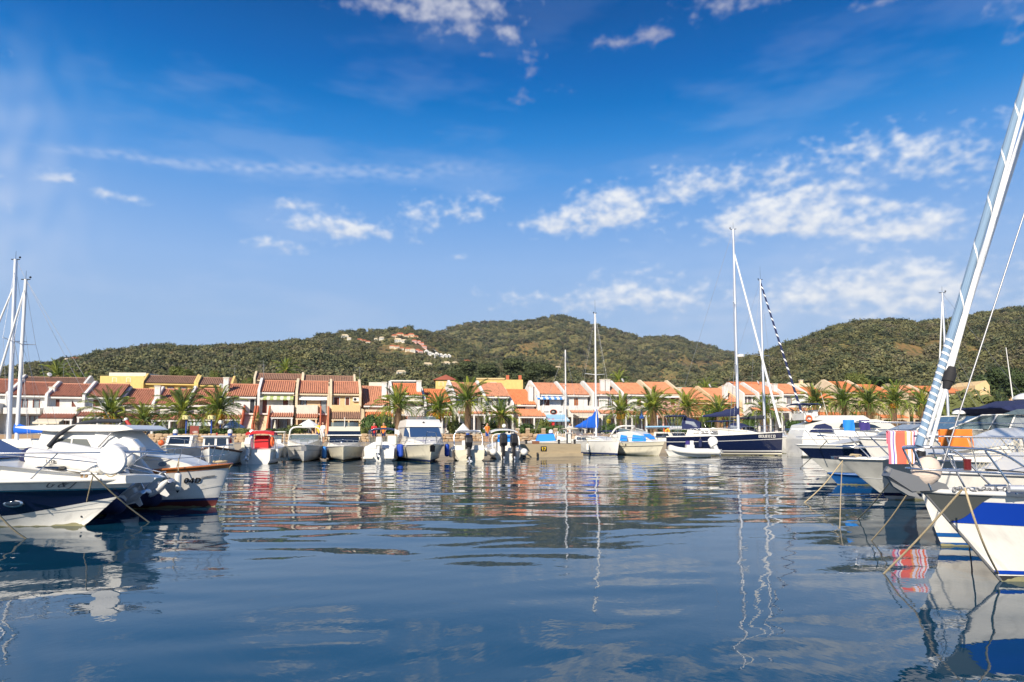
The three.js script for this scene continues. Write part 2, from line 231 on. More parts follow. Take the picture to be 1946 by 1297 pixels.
// ---------- scrub on the hills (countless bushes) ----------
function leafBlob(seed, n, leaf, lump = 0.3, core = 0.72) {
  const r = mulberry(seed), pos = [], o = seed * 3.7;
  const R = (d) => 1 + lump * n3(d.x * 1.7 + o, d.y * 1.7, d.z * 1.7) + lump * 0.5 * n3(d.x * 4 + o, d.y * 4, d.z * 4);
  const c = new THREE.IcosahedronGeometry(1, 2), cp = c.attributes.position;
  for (let i = 0; i < cp.count; i++) { const d = V(cp.getX(i), cp.getY(i), cp.getZ(i)).normalize(), k = core * R(d); pos.push(d.x * k, d.y * k, d.z * k); }
  for (let i = 0; i < n; i++) {
    const d = V(r() * 2 - 1, r() * 1.7 - 0.7, r() * 2 - 1).normalize(), k = R(d) * lerp(core, 1.06, Math.sqrt(r())), c0 = d.clone().multiplyScalar(k);
    const ax = V(r() - 0.5, r() - 0.5, r() - 0.5).normalize(), t = V().crossVectors(d, ax).normalize().lerp(V(r() - 0.5, r() - 0.5, r() - 0.5), 0.5).normalize(), b = V().crossVectors(t, d).lerp(d, 0.45).normalize(), L = leaf * (0.6 + 0.8 * r());
    const p = [c0.clone().addScaledVector(t, -L * 0.5), c0.clone().addScaledVector(t, L * 0.5), c0.clone().addScaledVector(b, L)];
    p.forEach((q) => pos.push(q.x, q.y, q.z));
  }
  return raw(pos);
}
const leafM = (r, g, b) => std(r, g, b, 0.75);
{
  const geos = [1, 2, 3].map((s) => leafBlob(s, 150, 0.34, 0.38)), per = [[], [], []], r = mulberry(4), m4 = new THREE.Matrix4(), q = new THREE.Quaternion(), cols = [[], [], []];
  const tones = [[0.095, 0.104, 0.036], [0.12, 0.122, 0.044], [0.066, 0.08, 0.032], [0.145, 0.138, 0.052], [0.125, 0.11, 0.055], [0.082, 0.092, 0.042]];
  const village = [[770, 644, 34, 6], [768, 653, 22, 4], [797, 660, 17, 11], [770, 668, 38, 6], [832, 678, 30, 8], [690, 652, 20, 5], [657, 646, 13, 4], [720, 650, 12, 3]]; // clearings round the hill houses
  let tries = 0;
  while (per[0].length + per[1].length + per[2].length < 250000 && tries++ < 1600000) {
    const px = rr(-350, 2350), Z = 150 * Math.pow(1750 / 150, Math.pow(r(), 0.62)), X = (px - 973) / 1304 * Z, y = terrain(X, Z);
    if (y < 4 && r() < 0.6) continue;
    const py = 820 - (y - EYE) * 1304 / Z, wob = 1 + 0.35 * n2(X * 0.06, Z * 0.06);
    if (bare.some((b) => ((px - b[0]) / b[2]) ** 2 + ((py - b[1]) / b[3]) ** 2 < wob)) continue;
    if (Z > 250 && village.some((b) => ((px - b[0]) / b[2]) ** 2 + ((py - b[1] - 1) / b[3]) ** 2 < 1) && r() < 0.85) continue;
    const dens = 0.62 + 0.6 * n2(X * 0.012, Z * 0.012) + 0.35 * n2(X * 0.05 + 5, Z * 0.05);
    if (r() > dens + 0.42) continue;
    const big = n2(X * 0.02 + 40, Z * 0.02) > 0.25 && Z < 520, s = (big ? lerp(1.4, 3, r()) : r() < 0.1 ? lerp(1.6, 2.8, r()) : lerp(0.5, 1.6, r() * r())) * (1 + Z / 1400), k = Math.floor(r() * 3);
    q.setFromAxisAngle(V(0, 1, 0), r() * 6.28);
    per[k].push(m4.compose(V(X, y + s * 0.35, -Z), q, V(s * lerp(0.9, 1.35, r()), s * lerp(0.65, 0.95, r()), s * lerp(0.9, 1.35, r()))).clone());
    const t = tones[Math.min(5, Math.floor((n2(X * 0.01 + 3, Z * 0.01) * 0.5 + 0.5) * 3 + r() * 3))], v = lerp(0.68, 1.22, r());
    cols[k].push(new THREE.Color().setRGB(t[0] * v, t[1] * v, t[2] * v));
  }
  geos.forEach((g, k) => { const im = new THREE.InstancedMesh(g, leafM(1, 1, 1), per[k].length); per[k].forEach((m, i) => { im.setMatrixAt(i, m); im.setColorAt(i, cols[k][i]); }); im.name = 'hillside_scrub'; im.castShadow = im.receiveShadow = true; tag(im, ['dark green scrub covering the hills, round bushes', 'dark green scrub covering the hills, broad bushes', 'dark green scrub covering the hills, ragged bushes'][k], 'scrub', undefined, 'stuff'); });
}
// leafy bush or hedge piece as one thing
const bushGeo = [11, 12, 13].map((s) => leafBlob(s, 620, 0.2, 0.3, 0.78));
const green = { hedge: leafM(0.05, 0.095, 0.018), light: leafM(0.12, 0.14, 0.028), dark: leafM(0.045, 0.07, 0.018), olive: leafM(0.1, 0.115, 0.03), pine: leafM(0.06, 0.078, 0.024) };
let bushN = 0;
function bush(label, p, [sx, sy, sz], mat, category = 'bush', group) {
  const t = thing(category === 'hedge' ? 'hedge' : 'bush', label, category, [p.x, p.y, p.z], 0, group);
  const f = part(t, 'foliage', bushGeo[bushN++ % 3], mat); f.position.y = sy * 0.85; f.scale.set(sx, sy, sz); f.rotation.y = bushN;
  part(t, 'stem', rod([0, -0.05, 0], [0, sy * 0.6, 0], 0.06, 0.03, 6), M.wood); return t;
}
function tree(label, p, hgt, [rx, ry, rz], mat, group) {
  const t = thing('tree', label, 'tree', [p.x, p.y, p.z], 0, group), k = bushN++;
  part(t, 'trunk', [rod([0, -0.4, 0], [0.1, hgt - ry * 0.7, 0], 0.16, 0.1, 8), ...[0, 1, 2, 3].map((i) => rod([0.1, hgt - ry * 1.1, 0], [Math.cos(i * 1.7) * rx * 0.5, hgt - ry * 0.2, Math.sin(i * 1.7) * rz * 0.5], 0.07, 0.03, 6))], M.wood);
  const gs = []; for (let i = 0; i < 7; i++) { const a = i * 2.4 + k, q = i ? 0.5 : 0; gs.push(bushGeo[i % 3].clone().scale(rx * (i ? 0.55 : 0.75), ry * (i ? 0.5 : 0.75), rz * (i ? 0.55 : 0.75)).translate(Math.cos(a) * rx * q, hgt - ry + (i % 3 - 1) * ry * 0.35, Math.sin(a) * rz * q)); }
  part(t, 'crown', gs, mat); return t;
}
// date palm
const frondGeo = [0, 1, 2].map((v) => {
  const pos = [], r = mulberry(50 + v), L = 1, at2 = (t) => V(t * L * (0.97 - 0.1 * t * t * v), 0.12 * Math.sin(t * 2.2) * 0.6 + t * (0.18 - 0.05 * v) - t * t * (0.34 + 0.1 * v), 0), up = V(0, 1, 0);
  for (let i = 0; i < 9; i++) { const a = at2(i / 9), b = at2((i + 1) / 9), w = 0.02 * (1 - i / 10); pos.push(a.x, a.y + w, a.z - w, a.x, a.y + w, a.z + w, b.x, b.y + w, b.z, a.x, a.y + w, a.z + w, a.x, a.y - w, a.z, b.x, b.y, b.z, a.x, a.y - w, a.z, a.x, a.y + w, a.z - w, b.x, b.y, b.z); }
  const N = 36; for (let i = 3; i < N; i++) for (const s of [-1, 1]) {
    const t = i / N, a = at2(t), len = (0.2 * Math.sin(Math.PI * clamp(t * 0.85 + 0.14)) + 0.03) * (0.85 + 0.3 * r()), fw = 0.95, d = V(fw, 0.22 + 0.2 * (r() - 0.5) - 0.2 * t, s * 0.78).normalize(), e = a.clone().addScaledVector(d, len).add(V(0, -0.16 * len, 0)), w = 0.026;
    const m = a.clone().lerp(e, 0.5).add(V(0, 0.02, 0)); pos.push(a.x - w, a.y, a.z, m.x - w * 0.4, m.y, m.z - w * s, m.x + w, m.y, m.z + w * s * 0.4, m.x - w * 0.4, m.y, m.z - w * s, e.x, e.y, e.z, m.x + w, m.y, m.z + w * s * 0.4);
  }
  return raw(pos);
});
const palmGreens = [std(0.19, 0.25, 0.03, 0.6), std(0.11, 0.17, 0.024, 0.6), std(0.26, 0.3, 0.035, 0.6), std(0.06, 0.1, 0.02, 0.65)], palmTrunk = std(0.2, 0.125, 0.07, 0.95, { bumpMap: grainTex, bumpScale: 0.02 }), dates = std(0.72, 0.33, 0.02, 0.7), palmDead = std(0.3, 0.2, 0.08, 0.9);
let palmN = 0;
function palm(label, p, trunkH, R, o = {}) {
  const t = thing('palm_tree', label, 'palm tree', [p.x, p.y, p.z], 0, o.group), r = mulberry(200 + palmN++), tr = o.r ?? 0.3;
  // trunk with spiral leaf scars
  part(t, 'trunk', surf((a, b) => { const an = a * 6.2832, k = Math.abs(((a * 6 + b * trunkH * 4.2) % 1 + 1) % 1 - 0.5) + Math.abs(((a * 6 - b * trunkH * 4.2) % 1 + 1) % 1 - 0.5), rad = tr * (1.12 - 0.18 * b + (b > 0.86 ? (b - 0.86) * 1.8 : 0)) * (0.9 + 0.16 * k); return V(Math.cos(an) * rad, b * trunkH - 0.1, Math.sin(an) * rad); }, 26, Math.round(trunkH * 14)), palmTrunk);
  const cr = part(t, 'crown', ball(0, trunkH + 0.1, 0, tr * 1.1, tr * 1.2, tr * 1.1), palmDead), N = Math.round((o.n ?? 52) * lerp(0.8, 1.15, r()));
  for (let i = 0; i < N; i++) {
    const q = i / N, el = lerp(1.45, -0.45, Math.pow(q, 0.85)) + 0.2 * (r() - 0.5), az = i * 2.39996 + 0.3 * r(), f = part(cr, 'frond', frondGeo[el > 0.9 ? 0 : el > 0.2 ? 1 : 2], palmGreens[Math.floor(r() * 4)]);
    f.position.set(Math.cos(az) * tr * 0.5, trunkH + 0.25 - 0.25 * q, -Math.sin(az) * tr * 0.5); f.rotation.order = 'YZX'; f.rotation.set((r() - 0.5) * 0.5, az, el); f.scale.setScalar(R * lerp(0.88, 1.2, r()) * (el > 1 ? 0.85 : 1));
  }
  t.rotation.set((r() - 0.5) * 0.1, r() * 6, (r() - 0.5) * 0.1);
  for (let i = 0; i < 4 + r() * 5; i++) { const az = r() * 6.28, f = part(cr, 'dead_frond', frondGeo[2], palmDead); f.position.set(Math.cos(az) * tr * 0.8, trunkH - 0.05, -Math.sin(az) * tr * 0.8); f.rotation.order = 'YZX'; f.rotation.set(0, az, -1.05 - 0.3 * r()); f.scale.setScalar(R * lerp(0.5, 0.75, r())); }
  if (o.fruit) for (let i = 0; i < 7; i++) { const a = i * 0.9 + 0.4, g = []; for (let k = 0; k < 26; k++) g.push(ball(Math.cos(a) * tr * 1.5 + (r() - 0.5) * 0.3, trunkH - 0.1 - r() * 0.6, Math.sin(a) * tr * 1.5 + (r() - 0.5) * 0.3, 0.055, 0.07, 0.055, 6)); part(t, 'fruit_cluster', g, dates); }
  return t;
}

// ---------- quay, stone wall, terrace ----------
// the row of houses and the quay run parallel: row coordinates s (along), d (behind the facade line)
const TA = Math.atan(0.27), RC = Math.cos(TA), RS = Math.sin(TA), Z0 = 98;
const row = (s, y, d) => V(s * RC - d * RS, y, -(Z0 + s * RS + d * RC)); // s = 0 straight ahead
function sOf(px, d = 0) { const u = (px - 973) / 1304, Zd = Z0 + d / RC; const Z = Zd / (1 - 0.27 * u), X = u * Z; return { s: (X + d * RS) / RC, Z }; }
const yOf = (px, py, d = 0) => EYE + (820 - py) * sOf(px, d).Z / 1304;
const TER = 1.7; // terrace level
function rowGroup(name, label, cat, s, y, d, group) { const p = row(s, y, d); return thing(name, label, cat, [p.x, p.y, p.z], TA, group); } // local x along the row, z towards the water
{
  const g = (s0, s1, y0, y1, d0, d1) => { const b = bx(s0, s1, y0, y1, -d1, -d0); b.rotateY(TA); const p = row(0, 0, 0); return b.translate(p.x, 0, p.z); };
  struct('quay', g(-75, 75, -1.5, 1.0, -36.5, -27), M.paving);
  struct('terrace', g(-75, 90, -1, TER, -27, 30), M.paving);
  const sa = sOf(985, -43.2).s, sb = sOf(1104, -43.2).s;
  struct('pier', merge([g(sa, sb, 0.28, 1.0, -43.2, -36.5), g(sa - 0.12, sb + 0.12, -1.5, 0.28, -43.35, -36.5)]), M.concrete);
  // side pontoons to which the near boats are moored
  struct('pontoon', bx(26, 28.4, -0.4, 0.55, -56, 4), M.paving); struct('pontoon', bx(-26, -23.6, -0.4, 0.55, -34, 6), M.paving);
  // low stone wall along the terrace: stones one by one where they are seen
  const wall = rowGroup('stone_wall', 'low rubble stone wall between the quay and the palm terrace', 'wall', 0, 1.0, -27.3);
  part(wall, 'core', bx(-75, 75, 0, 0.72, 0.02, 0.3), stone[2]);
  const sg = [0, 1, 2, 3].map((i) => { const q = new THREE.IcosahedronGeometry(0.5, 1), p = q.attributes.position; for (let k = 0; k < p.count; k++) { const a = V(p.getX(k), p.getY(k), p.getZ(k)), m = 1 + 0.22 * n3(a.x * 2 + i * 9, a.y * 2, a.z * 2); p.setXYZ(k, clamp(a.x * m * 1.25, -0.5, 0.5), clamp(a.y * m * 1.25, -0.5, 0.5), clamp(a.z * m * 1.25, -0.5, 0.5)); } q.computeVertexNormals(); return q; });
  const far = [];
  for (let c = 0; c < 3; c++) for (let x = -44 + c * 0.2; x < 40;) {
    const w = rr(0.22, 0.75), h = rr(0.2, 0.36), k = Math.floor(rnd() * 4), mid = x > -22 && x < 13;
    if (mid) { const st = part(wall, 'stone', sg[k], stone[Math.floor(rnd() * 4)]); st.position.set(x + w / 2, 0.12 + c * 0.25 + rr(-0.04, 0.04), 0.3 + rr(-0.02, 0.05)); st.scale.set(w * 1.05, h, 0.24); st.rotation.set(rr(-0.2, 0.2), rr(-0.2, 0.2), rr(-0.25, 0.25)); }
    else far.push(sg[k].clone().scale(w, h, 0.22).translate(x + w / 2, 0.13 + c * 0.26, 0.32));
    x += w + 0.02;
  }
  const fs = part(wall, 'stones', far, stone[1]); fs.userData.kind = 'stuff';
}

// ---------- row houses ----------
// roof of round tiles: corrugated columns, stepped courses
function tiles(w, run, rise, pitch = 0.25, seed = 1) {
  const nc = Math.max(4, Math.round(w / pitch)), nr = Math.max(3, Math.round(run / 0.42)), pos = [], col = [], idx = [], S = 6, r = mulberry(seed * 7 + 3);
  const tone = []; for (let i = 0; i < nc * nr; i++) tone.push(0.86 + 0.2 * r() - (r() < 0.12 ? 0.16 : 0));
  for (let j = 0; j < nr; j++) for (let e = 0; e < 2; e++) for (let i = 0; i <= nc * S; i++) {
    const t = (j + e) / nr, ph = i / S, lift = 0.09 * Math.max(0, Math.cos(ph * 6.2832)) + 0.03 * Math.cos(ph * 6.2832) + (e ? 0 : 0.035); // lower edge of each course sits proud
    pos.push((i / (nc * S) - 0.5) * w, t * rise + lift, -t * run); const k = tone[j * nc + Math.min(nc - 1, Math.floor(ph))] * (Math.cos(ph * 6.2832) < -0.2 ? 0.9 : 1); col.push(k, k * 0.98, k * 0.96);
  }
  const N = nc * S + 1; for (let q = 0; q < nr * 2 - 1; q++) for (let i = 0; i < N - 1; i++) { const a = q * N + i, b = a + 1, c = a + N, d = c + 1; idx.push(a, b, d, a, d, c); }
  const g = raw(pos, idx); g.setAttribute('color', new THREE.Float32BufferAttribute(col, 3)); return g;
}
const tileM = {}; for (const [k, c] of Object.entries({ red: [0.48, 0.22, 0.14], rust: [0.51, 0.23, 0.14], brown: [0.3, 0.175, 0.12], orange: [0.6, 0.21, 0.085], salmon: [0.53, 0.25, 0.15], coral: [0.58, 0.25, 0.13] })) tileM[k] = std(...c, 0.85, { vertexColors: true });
let hN = 0;
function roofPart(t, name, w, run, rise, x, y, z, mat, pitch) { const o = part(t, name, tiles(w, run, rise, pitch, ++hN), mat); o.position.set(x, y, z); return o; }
// window or door: recessed leaf with a frame; (x, y) its lower middle on the wall plane z
function opening(t, kind, x, y, w, h, z, leaf = shutterBrown, frame = M.white) {
  const o = part(t, kind, bx(x - w / 2, x + w / 2, y, y + h, z - 0.1, z - 0.06), leaf);
  part(o, 'frame', [bx(x - w / 2 - 0.05, x - w / 2 + 0.03, y, y + h, z - 0.06, z + 0.025), bx(x + w / 2 - 0.03, x + w / 2 + 0.05, y, y + h, z - 0.06, z + 0.025), bx(x - w / 2 - 0.05, x + w / 2 + 0.05, y + h, y + h + 0.07, z - 0.06, z + 0.025)], frame);
  part(o, kind === 'door' ? 'handle' : 'sill', kind === 'door' ? bx(x + w * 0.32, x + w * 0.38, y + 0.95, y + 1.05, z - 0.06, z - 0.01) : bx(x - w / 2 - 0.08, x + w / 2 + 0.08, y - 0.05, y, z - 0.06, z + 0.06), kind === 'door' ? M.chrome : M.concrete);
  if (kind === 'window') part(o, 'mullion', bx(x - 0.02, x + 0.02, y, y + h, z - 0.06, z - 0.03), leaf === M.clearPane ? frame : leaf);
  return o;
}
function wallWith(t, name, x0, x1, y0, y1, z, holes, m) {
  const s = new THREE.Shape([[x0, y0], [x1, y0], [x1, y1], [x0, y1]].map((p) => new THREE.Vector2(...p)));
  for (const [x, y, w, h] of holes) s.holes.push(new THREE.Path([[x - w / 2, y], [x - w / 2, y + h], [x + w / 2, y + h], [x + w / 2, y]].map((p) => new THREE.Vector2(...p))));
  const g = new THREE.ExtrudeGeometry(s, { depth: 0.2, bevelEnabled: false }).translate(0, 0, z - 0.2), u = g.attributes.uv; for (let i = 0; i < u.count; i++) u.setXY(i, u.getX(i) + t.position.x * 0.37, u.getY(i));
  return part(t, name, g, m);
}
const SLOPE = 0.45;
// u: [x0, x1, ridgeY, eaveY] in pixels, options o
function house(label, x0, x1, ry, ey, o = {}) {
  const d0 = o.d ?? 0, a = sOf(x0, d0), b = sOf(x1, d0), w = b.s - a.s, Z = (a.Z + b.Z) / 2, k = Z / 1304, wall = wallM[o.wall ?? 'white'], rm = tileM[o.roof ?? 'red'];
  const he = EYE + (820 - ey) * k - TER, run = clamp(((820 - ry) * k + EYE - TER - he) / (SLOPE - (820 - ry) / 1304), 2.5, 7), rise = run * SLOPE;
  const t = rowGroup('row_house', label, 'house', (a.s + b.s) / 2, TER, d0, o.group ?? 'terraced houses along the harbour'), px = (x) => sOf(x, d0).s - (a.s + b.s) / 2, h = (y, dz = 0) => EYE + (820 - y) * (Z + dz) / 1304 - TER;
  // roof, front and back slope, ridge tiles, eave board
  roofPart(t, 'roof', w - 0.02, run, rise, 0, he, 0.3, rm, o.pitch ?? 0.27);
  const back = roofPart(t, 'back_roof', w - 0.02, run, rise, 0, he, 0.3 - 2 * run, rm, 0.5); back.rotation.y = Math.PI;
  part(t, 'ridge', rod([-w / 2, he + rise + 0.03, 0.3 - run], [w / 2, he + rise + 0.03, 0.3 - run], 0.11, 0.11, 8), rm);
  part(t, 'eave', cbox(-w / 2, w / 2, he - 0.24, he - 0.03, -0.1, 0.24, 0.02), wallM[o.trim ?? 'white']);
  // party wall on the left (and right at a row's end)
  if (o.left !== false) part(t, 'party_wall', pwGeo(he, run, rise, -w / 2), wallM[o.trim ?? 'white']);
  if (o.right) part(t, 'party_wall', pwGeo(he, run, rise, w / 2), wallM[o.trim ?? 'white']);
  // upper wall with its openings
  const F2 = 2.65, zw = -0.25, ops = (o.up ?? []).map(([xa, xb, yt, kind, leaf]) => { const door = kind === 'door', hy = Math.min(h(yt), he - 0.32), y0 = door ? F2 : Math.max(F2 + 0.05, hy - (kind === 'slot' ? 0.55 : 1.25)); return [(px(xa) + px(xb)) / 2, y0, Math.max(0.5, px(xb) - px(xa)), Math.max(0.4, hy - y0), door ? 'door' : 'window', leaf]; });
  wallWith(t, 'upper_wall', -w / 2 + 0.13, w / 2 - 0.13, F2 - 0.25, he - 0.03, zw, ops, wallM[o.upWall ?? o.wall ?? 'white']);
  for (const q of ops) opening(t, q[4], q[0], q[1], q[2], q[3], zw, q[5] ?? M.clearPane, q[5] ? M.white : shutterBrown);
  part(t, 'rear_wall', bx(-w / 2 + 0.13, w / 2 - 0.13, 0, he - 0.05, -2 * run + 0.2, -2 * run + 0.5), wall);
  // balcony / first floor slab, porch roof
  const bz = o.bz ?? 1.6, bl = o.bl ? px(o.bl) : -w / 2 + 0.14, br = o.br ? px(o.br) : w / 2 - 0.02, bt = o.bt ? h(o.bt, -1.6) : F2 + 0.95;
  if (o.balcony !== false) {
    part(t, 'floor_slab', bx(-w / 2 + 0.14, w / 2 - 0.14, F2 - 0.22, F2 - 0.02, zw, bz - 0.1), wallM.white);
    part(t, 'balcony', merge([cbox(bl, br, F2 - 0.3, bt, bz - 0.14, bz, 0.02), bx(bl, bl + 0.13, F2 - 0.3, bt - 0.01, zw, bz - 0.14), bx(br - 0.13, br, F2 - 0.3, bt - 0.01, zw, bz - 0.14)]), wallM[o.bal ?? o.wall ?? 'white']);
  } else part(t, 'front_band', bx(-w / 2 + 0.14, w / 2 - 0.14, F2 - 0.35, Math.min(he - 0.25, F2 + 0.6), zw + 0.002, zw + 0.12), wall);
  if (o.porch !== false) {
    const pr = o.porchRun ?? 1.5, py = o.py ? h(o.py, -3) : F2 - 0.85, pl = o.pl ? px(o.pl) : bl, prr = o.pr ? px(o.pr) : br, pz = (o.balcony === false ? 0 : bz);
    roofPart(t, 'porch_roof', prr - pl, pr, pr * 0.38, (pl + prr) / 2, py, pz + pr, tileM[o.porchM ?? o.roof ?? 'red'], 0.27);
    part(t, 'porch_beam', bx(pl, prr, py - 0.2, py - 0.02, pz + pr - 0.28, pz + pr - 0.08), o.beam ?? wallM[o.trim ?? 'white']);
    for (const x of [pl + 0.16, ...(prr - pl > 3.4 ? [(pl + prr) / 2 + 0.3] : []), prr - 0.16]) part(t, 'pillar', cbox(x - 0.1, x + 0.1, 0, py - 0.2, pz + pr - 0.28, pz + pr - 0.08, 0.02), wallM[o.wall ?? 'white']);
  }
  // ground floor: glazed opening in a wall, room behind
  const gz = zw, gw = w - 1.2, gm = o.gm ?? M.clearPane;
  wallWith(t, 'ground_wall', -w / 2 + 0.13, w / 2 - 0.13, 0, F2 - 0.25, gz, [[-gw * 0.22, 0.02, gw * 0.42, 2.1], [gw * 0.27, 0.02, gw * 0.36, 2.1]], wallM[o.gw ?? o.wall ?? 'white']);
  opening(t, 'door', -gw * 0.22, 0.02, gw * 0.42, 2.1, gz, gm, shutterBrown); opening(t, 'window', gw * 0.27, 0.02, gw * 0.36, 2.1, gz, o.gm2 ?? M.clearPane, shutterBrown);
  if (o.awn) { const [xa, xb, ya, yb, mats, dz = 1.4] = o.awn, za = zw + 0.05, y1 = h(ya, -0.5), y2 = h(yb, -dz), L = px(xa), R2 = px(xb); awning(t, L, R2, y1, y2, o.awnZ ?? za, (o.awnZ ?? za) + dz, mats); }
  if (o.chim) for (const [cx, ct, cb, cm] of o.chim) chimney(t, px(cx), h(cb, 1.5), h(ct, 1.5), -1.2, cm);
  if (o.stair) stairs(t, px(o.stair[0]), px(o.stair[1]), F2, o.stair[2], bz, o.stair[3]);
  if (o.ac) part(part(t, 'air_conditioner', cbox(px(o.ac[0]) - 0.4, px(o.ac[0]) + 0.4, h(o.ac[1]) - 0.28, h(o.ac[1]) + 0.28, zw, zw + 0.3, 0.02), M.white), 'fan_grille', rod([px(o.ac[0]) - 0.1, h(o.ac[1]), zw + 0.3], [px(o.ac[0]) - 0.1, h(o.ac[1]), zw + 0.315], 0.19, 0.19, 16), M.black);
  if (o.dish) { const x = px(o.dish), y = he + rise + 0.2; part(part(t, 'satellite_dish', new THREE.SphereGeometry(0.5, 14, 6, 0, 6.3, 0, 0.75).translate(0, -0.45, 0).scale(1, 0.6, 1).rotateX(1.1).rotateY(0.6).translate(x, y + 0.3, 0.3 - run + 0.2), M.tubeGrey), 'mount', rod([x, y - 0.25, 0.3 - run], [x, y + 0.4, 0.3 - run + 0.3], 0.03), M.wire); }
  if (o.aerial) { const x = px(o.aerial), y = he + rise, q = 0.3 - run; part(part(t, 'aerial', rod([x, y - 0.2, q], [x, y + 2.2, q], 0.02, 0.02, 5), M.wire), 'crossbars', [rod([x - 0.9, y + 2.1, q], [x + 0.3, y + 2.1, q], 0.012, 0.012, 4), rod([x - 0.7, y + 1.6, q], [x + 0.2, y + 1.6, q], 0.012, 0.012, 4), ...[-0.8, -0.55, -0.3, 0].map((e) => rod([x + e, y + 2.1, q - 0.3], [x + e, y + 2.1, q + 0.3], 0.01, 0.01, 4))], M.wire); }
  return t;
}
function pwGeo(he, run, rise, x) { const pts = [[0.55, 0], [0.55, he + 0.02], [0.45, he + 0.3], [0.3 - run + 0.25, he + rise + 0.38], [0.3 - run - 0.15, he + rise + 0.38], [0.3 - 2 * run, he + 0.15], [0.3 - 2 * run, 0]], g = poly(pts, 0.28, 0.015); g.rotateY(-Math.PI / 2).translate(x + 0.14, 0, 0); return g; }
function chimney(t, x, y0, y1, z, m = wallM.white) {
  const c = part(t, 'chimney', cbox(x - 0.32, x + 0.32, y0 - 0.8, y1 - 0.12, z - 0.32, z + 0.32, 0.02), m);
  part(c, 'chimney_cap', merge([bx(x - 0.38, x + 0.38, y1 - 0.12, y1, z - 0.38, z + 0.38), bx(x - 0.12, x + 0.12, y1 - 0.42, y1 - 0.24, z + 0.321, z + 0.33)]), wallM.pale); return c;
}
function awning(t, x0, x1, y1, y2, z1, z2, mats) {
  const n = mats.length > 1 ? Math.max(6, Math.round((x1 - x0) / 0.42)) : 1;
  const o = part(t, 'awning', rod([x0, y2, z2], [x1, y2, z2], 0.03), M.mastWhite);
  for (let i = 0; i < n; i++) { const a = lerp(x0, x1, i / n), b = lerp(x0, x1, (i + 1) / n); part(o, 'awning_cloth', surf((u, v) => { const x = lerp(a, b, u); return v < 0.7 ? V(x, lerp(y1, y2, v / 0.7) - 0.06 * Math.sin(v / 0.7 * 3.14), lerp(z1, z2, v / 0.7)) : V(x, y2 - (v - 0.7) / 0.3 * (0.22 + 0.04 * Math.sin(u * 3.14)), z2 + 0.02); }, 4, 10), mats[i % mats.length]); }
  for (const x of [x0 + 0.1, x1 - 0.1]) part(o, 'awning_arm', rod([x, y1 - 0.15, z1], [x, y2, z2], 0.025), M.mastWhite); return o;
}
function stairs(t, x0, x1, F2, m, bz, side = terracotta) {
  const n = 14; for (let i = 0; i < n; i++) { const y = F2 - (i + 1) * (F2 / (n + 1)), z = bz - 0.9 + i * 0.29; part(t, 'step', cbox(x0, x1, Math.max(-0.05, y - 0.25), y, z, z + 0.32, 0.015), m); }
  for (const x of [x0 - 0.2, x1 + 0.02]) { const q = poly([[-(bz - 0.9), F2 + 0.95], [-(bz - 0.2), F2 + 0.95], [-(bz + 3.3), 1.0], [-(bz + 3.3), 0], [-(bz - 0.9), 0]], 0.18).rotateY(Math.PI / 2).translate(x, 0, 0); part(t, 'stair_wall', q, side); }
}
const W2 = [M.whiteCloth, M.awnBlue], G2 = [std(0.62, 0.62, 0.5, 0.9), std(0.32, 0.4, 0.12, 0.9)];
const white = wallM.white;
house('white house at the harbour row end behind the blue boom cover', -60, 8, 722, 748, { up: [[-40, -28, 757, 'window']] });
house('white terraced house with lilac-shaded balcony behind two grey masts', 12, 84, 727.6, 751.5, { up: [[36, 47, 760, 'window'], [58, 70, 760, 'door']], bt: 775, chim: [[88, 735, 752]], porch: false });
house('white terraced house with beige awning under its porch roof and brown shutter', 87, 153, 731, 754, { up: [[100, 109, 758, 'window', shutterBrown], [131, 151, 758, 'door', shutterBrown]], bt: 773, py: 796, awn: [88, 136, 797, 803, [M.creamCloth], 1.3], awnZ: 3.0 });
house('white terraced house with long white balcony beside the fruiting palm', 158, 226, 731, 755, { up: [[172, 186, 759, 'window', shutterBrown], [205, 214, 759, 'window', shutterBrown]], bt: 773, py: 792 });
house('low white house with chimney on its right party wall, deep brown roof', 224, 287, 740.5, 770, { roof: 'rust', balcony: false, up: [], chim: [[292, 733, 748]], py: 797, porchRun: 2 });
house('low house with wide rust roof behind the palm and blue sign post', 290, 352, 741, 770, { roof: 'rust', balcony: false, up: [], py: 798, porchRun: 2 });
house('low house with rust roof, satellite dish and striped green awning', 355, 416, 740, 770, { roof: 'rust', balcony: false, up: [], py: 797, porchRun: 2, dish: 408, awn: [362, 406, 803, 806, [std(0.35, 0.48, 0.48, 0.9), M.whiteCloth], 0.5], awnZ: 2.2 });
house('narrow white house with grey door atop its own pale stair', 421, 485, 731.5, 754, { roof: 'rust', up: [[431, 441, 757, 'window'], [472.6, 482, 757, 'door', M.greyCloth]], bl: 428, br: 464, bt: 768, py: 797, stair: [466.5, 484, wallM.pale], chim: [[424, 718, 742]] });
house('white house with green striped awning and straw coloured stair', 490, 557, 724.5, 745.6, { roof: 'rust', up: [[496, 506, 758, 'door', shutterBrown], [535, 546, 758, 'window', shutterBrown]], upWall: 'pale', bl: 516, br: 558, bt: 770, py: 793, stair: [492, 511, wallM.cream], awn: [492, 556, 751.5, 756.5, G2, 0.7], aerial: 493 });
house('peach house with cream awning box and solid peach stair wall', 562, 622, 725.5, 748, { roof: 'rust', wall: 'peach', trim: 'cream', up: [[570, 581, 759, 'window'], [608, 619, 758, 'door']], bal: 'pale', bl: 563, br: 603, bt: 770, py: 795, stair: [610, 621, wallM.peach], awn: [566, 620, 752, 757, [M.whiteCloth], 0.5] });
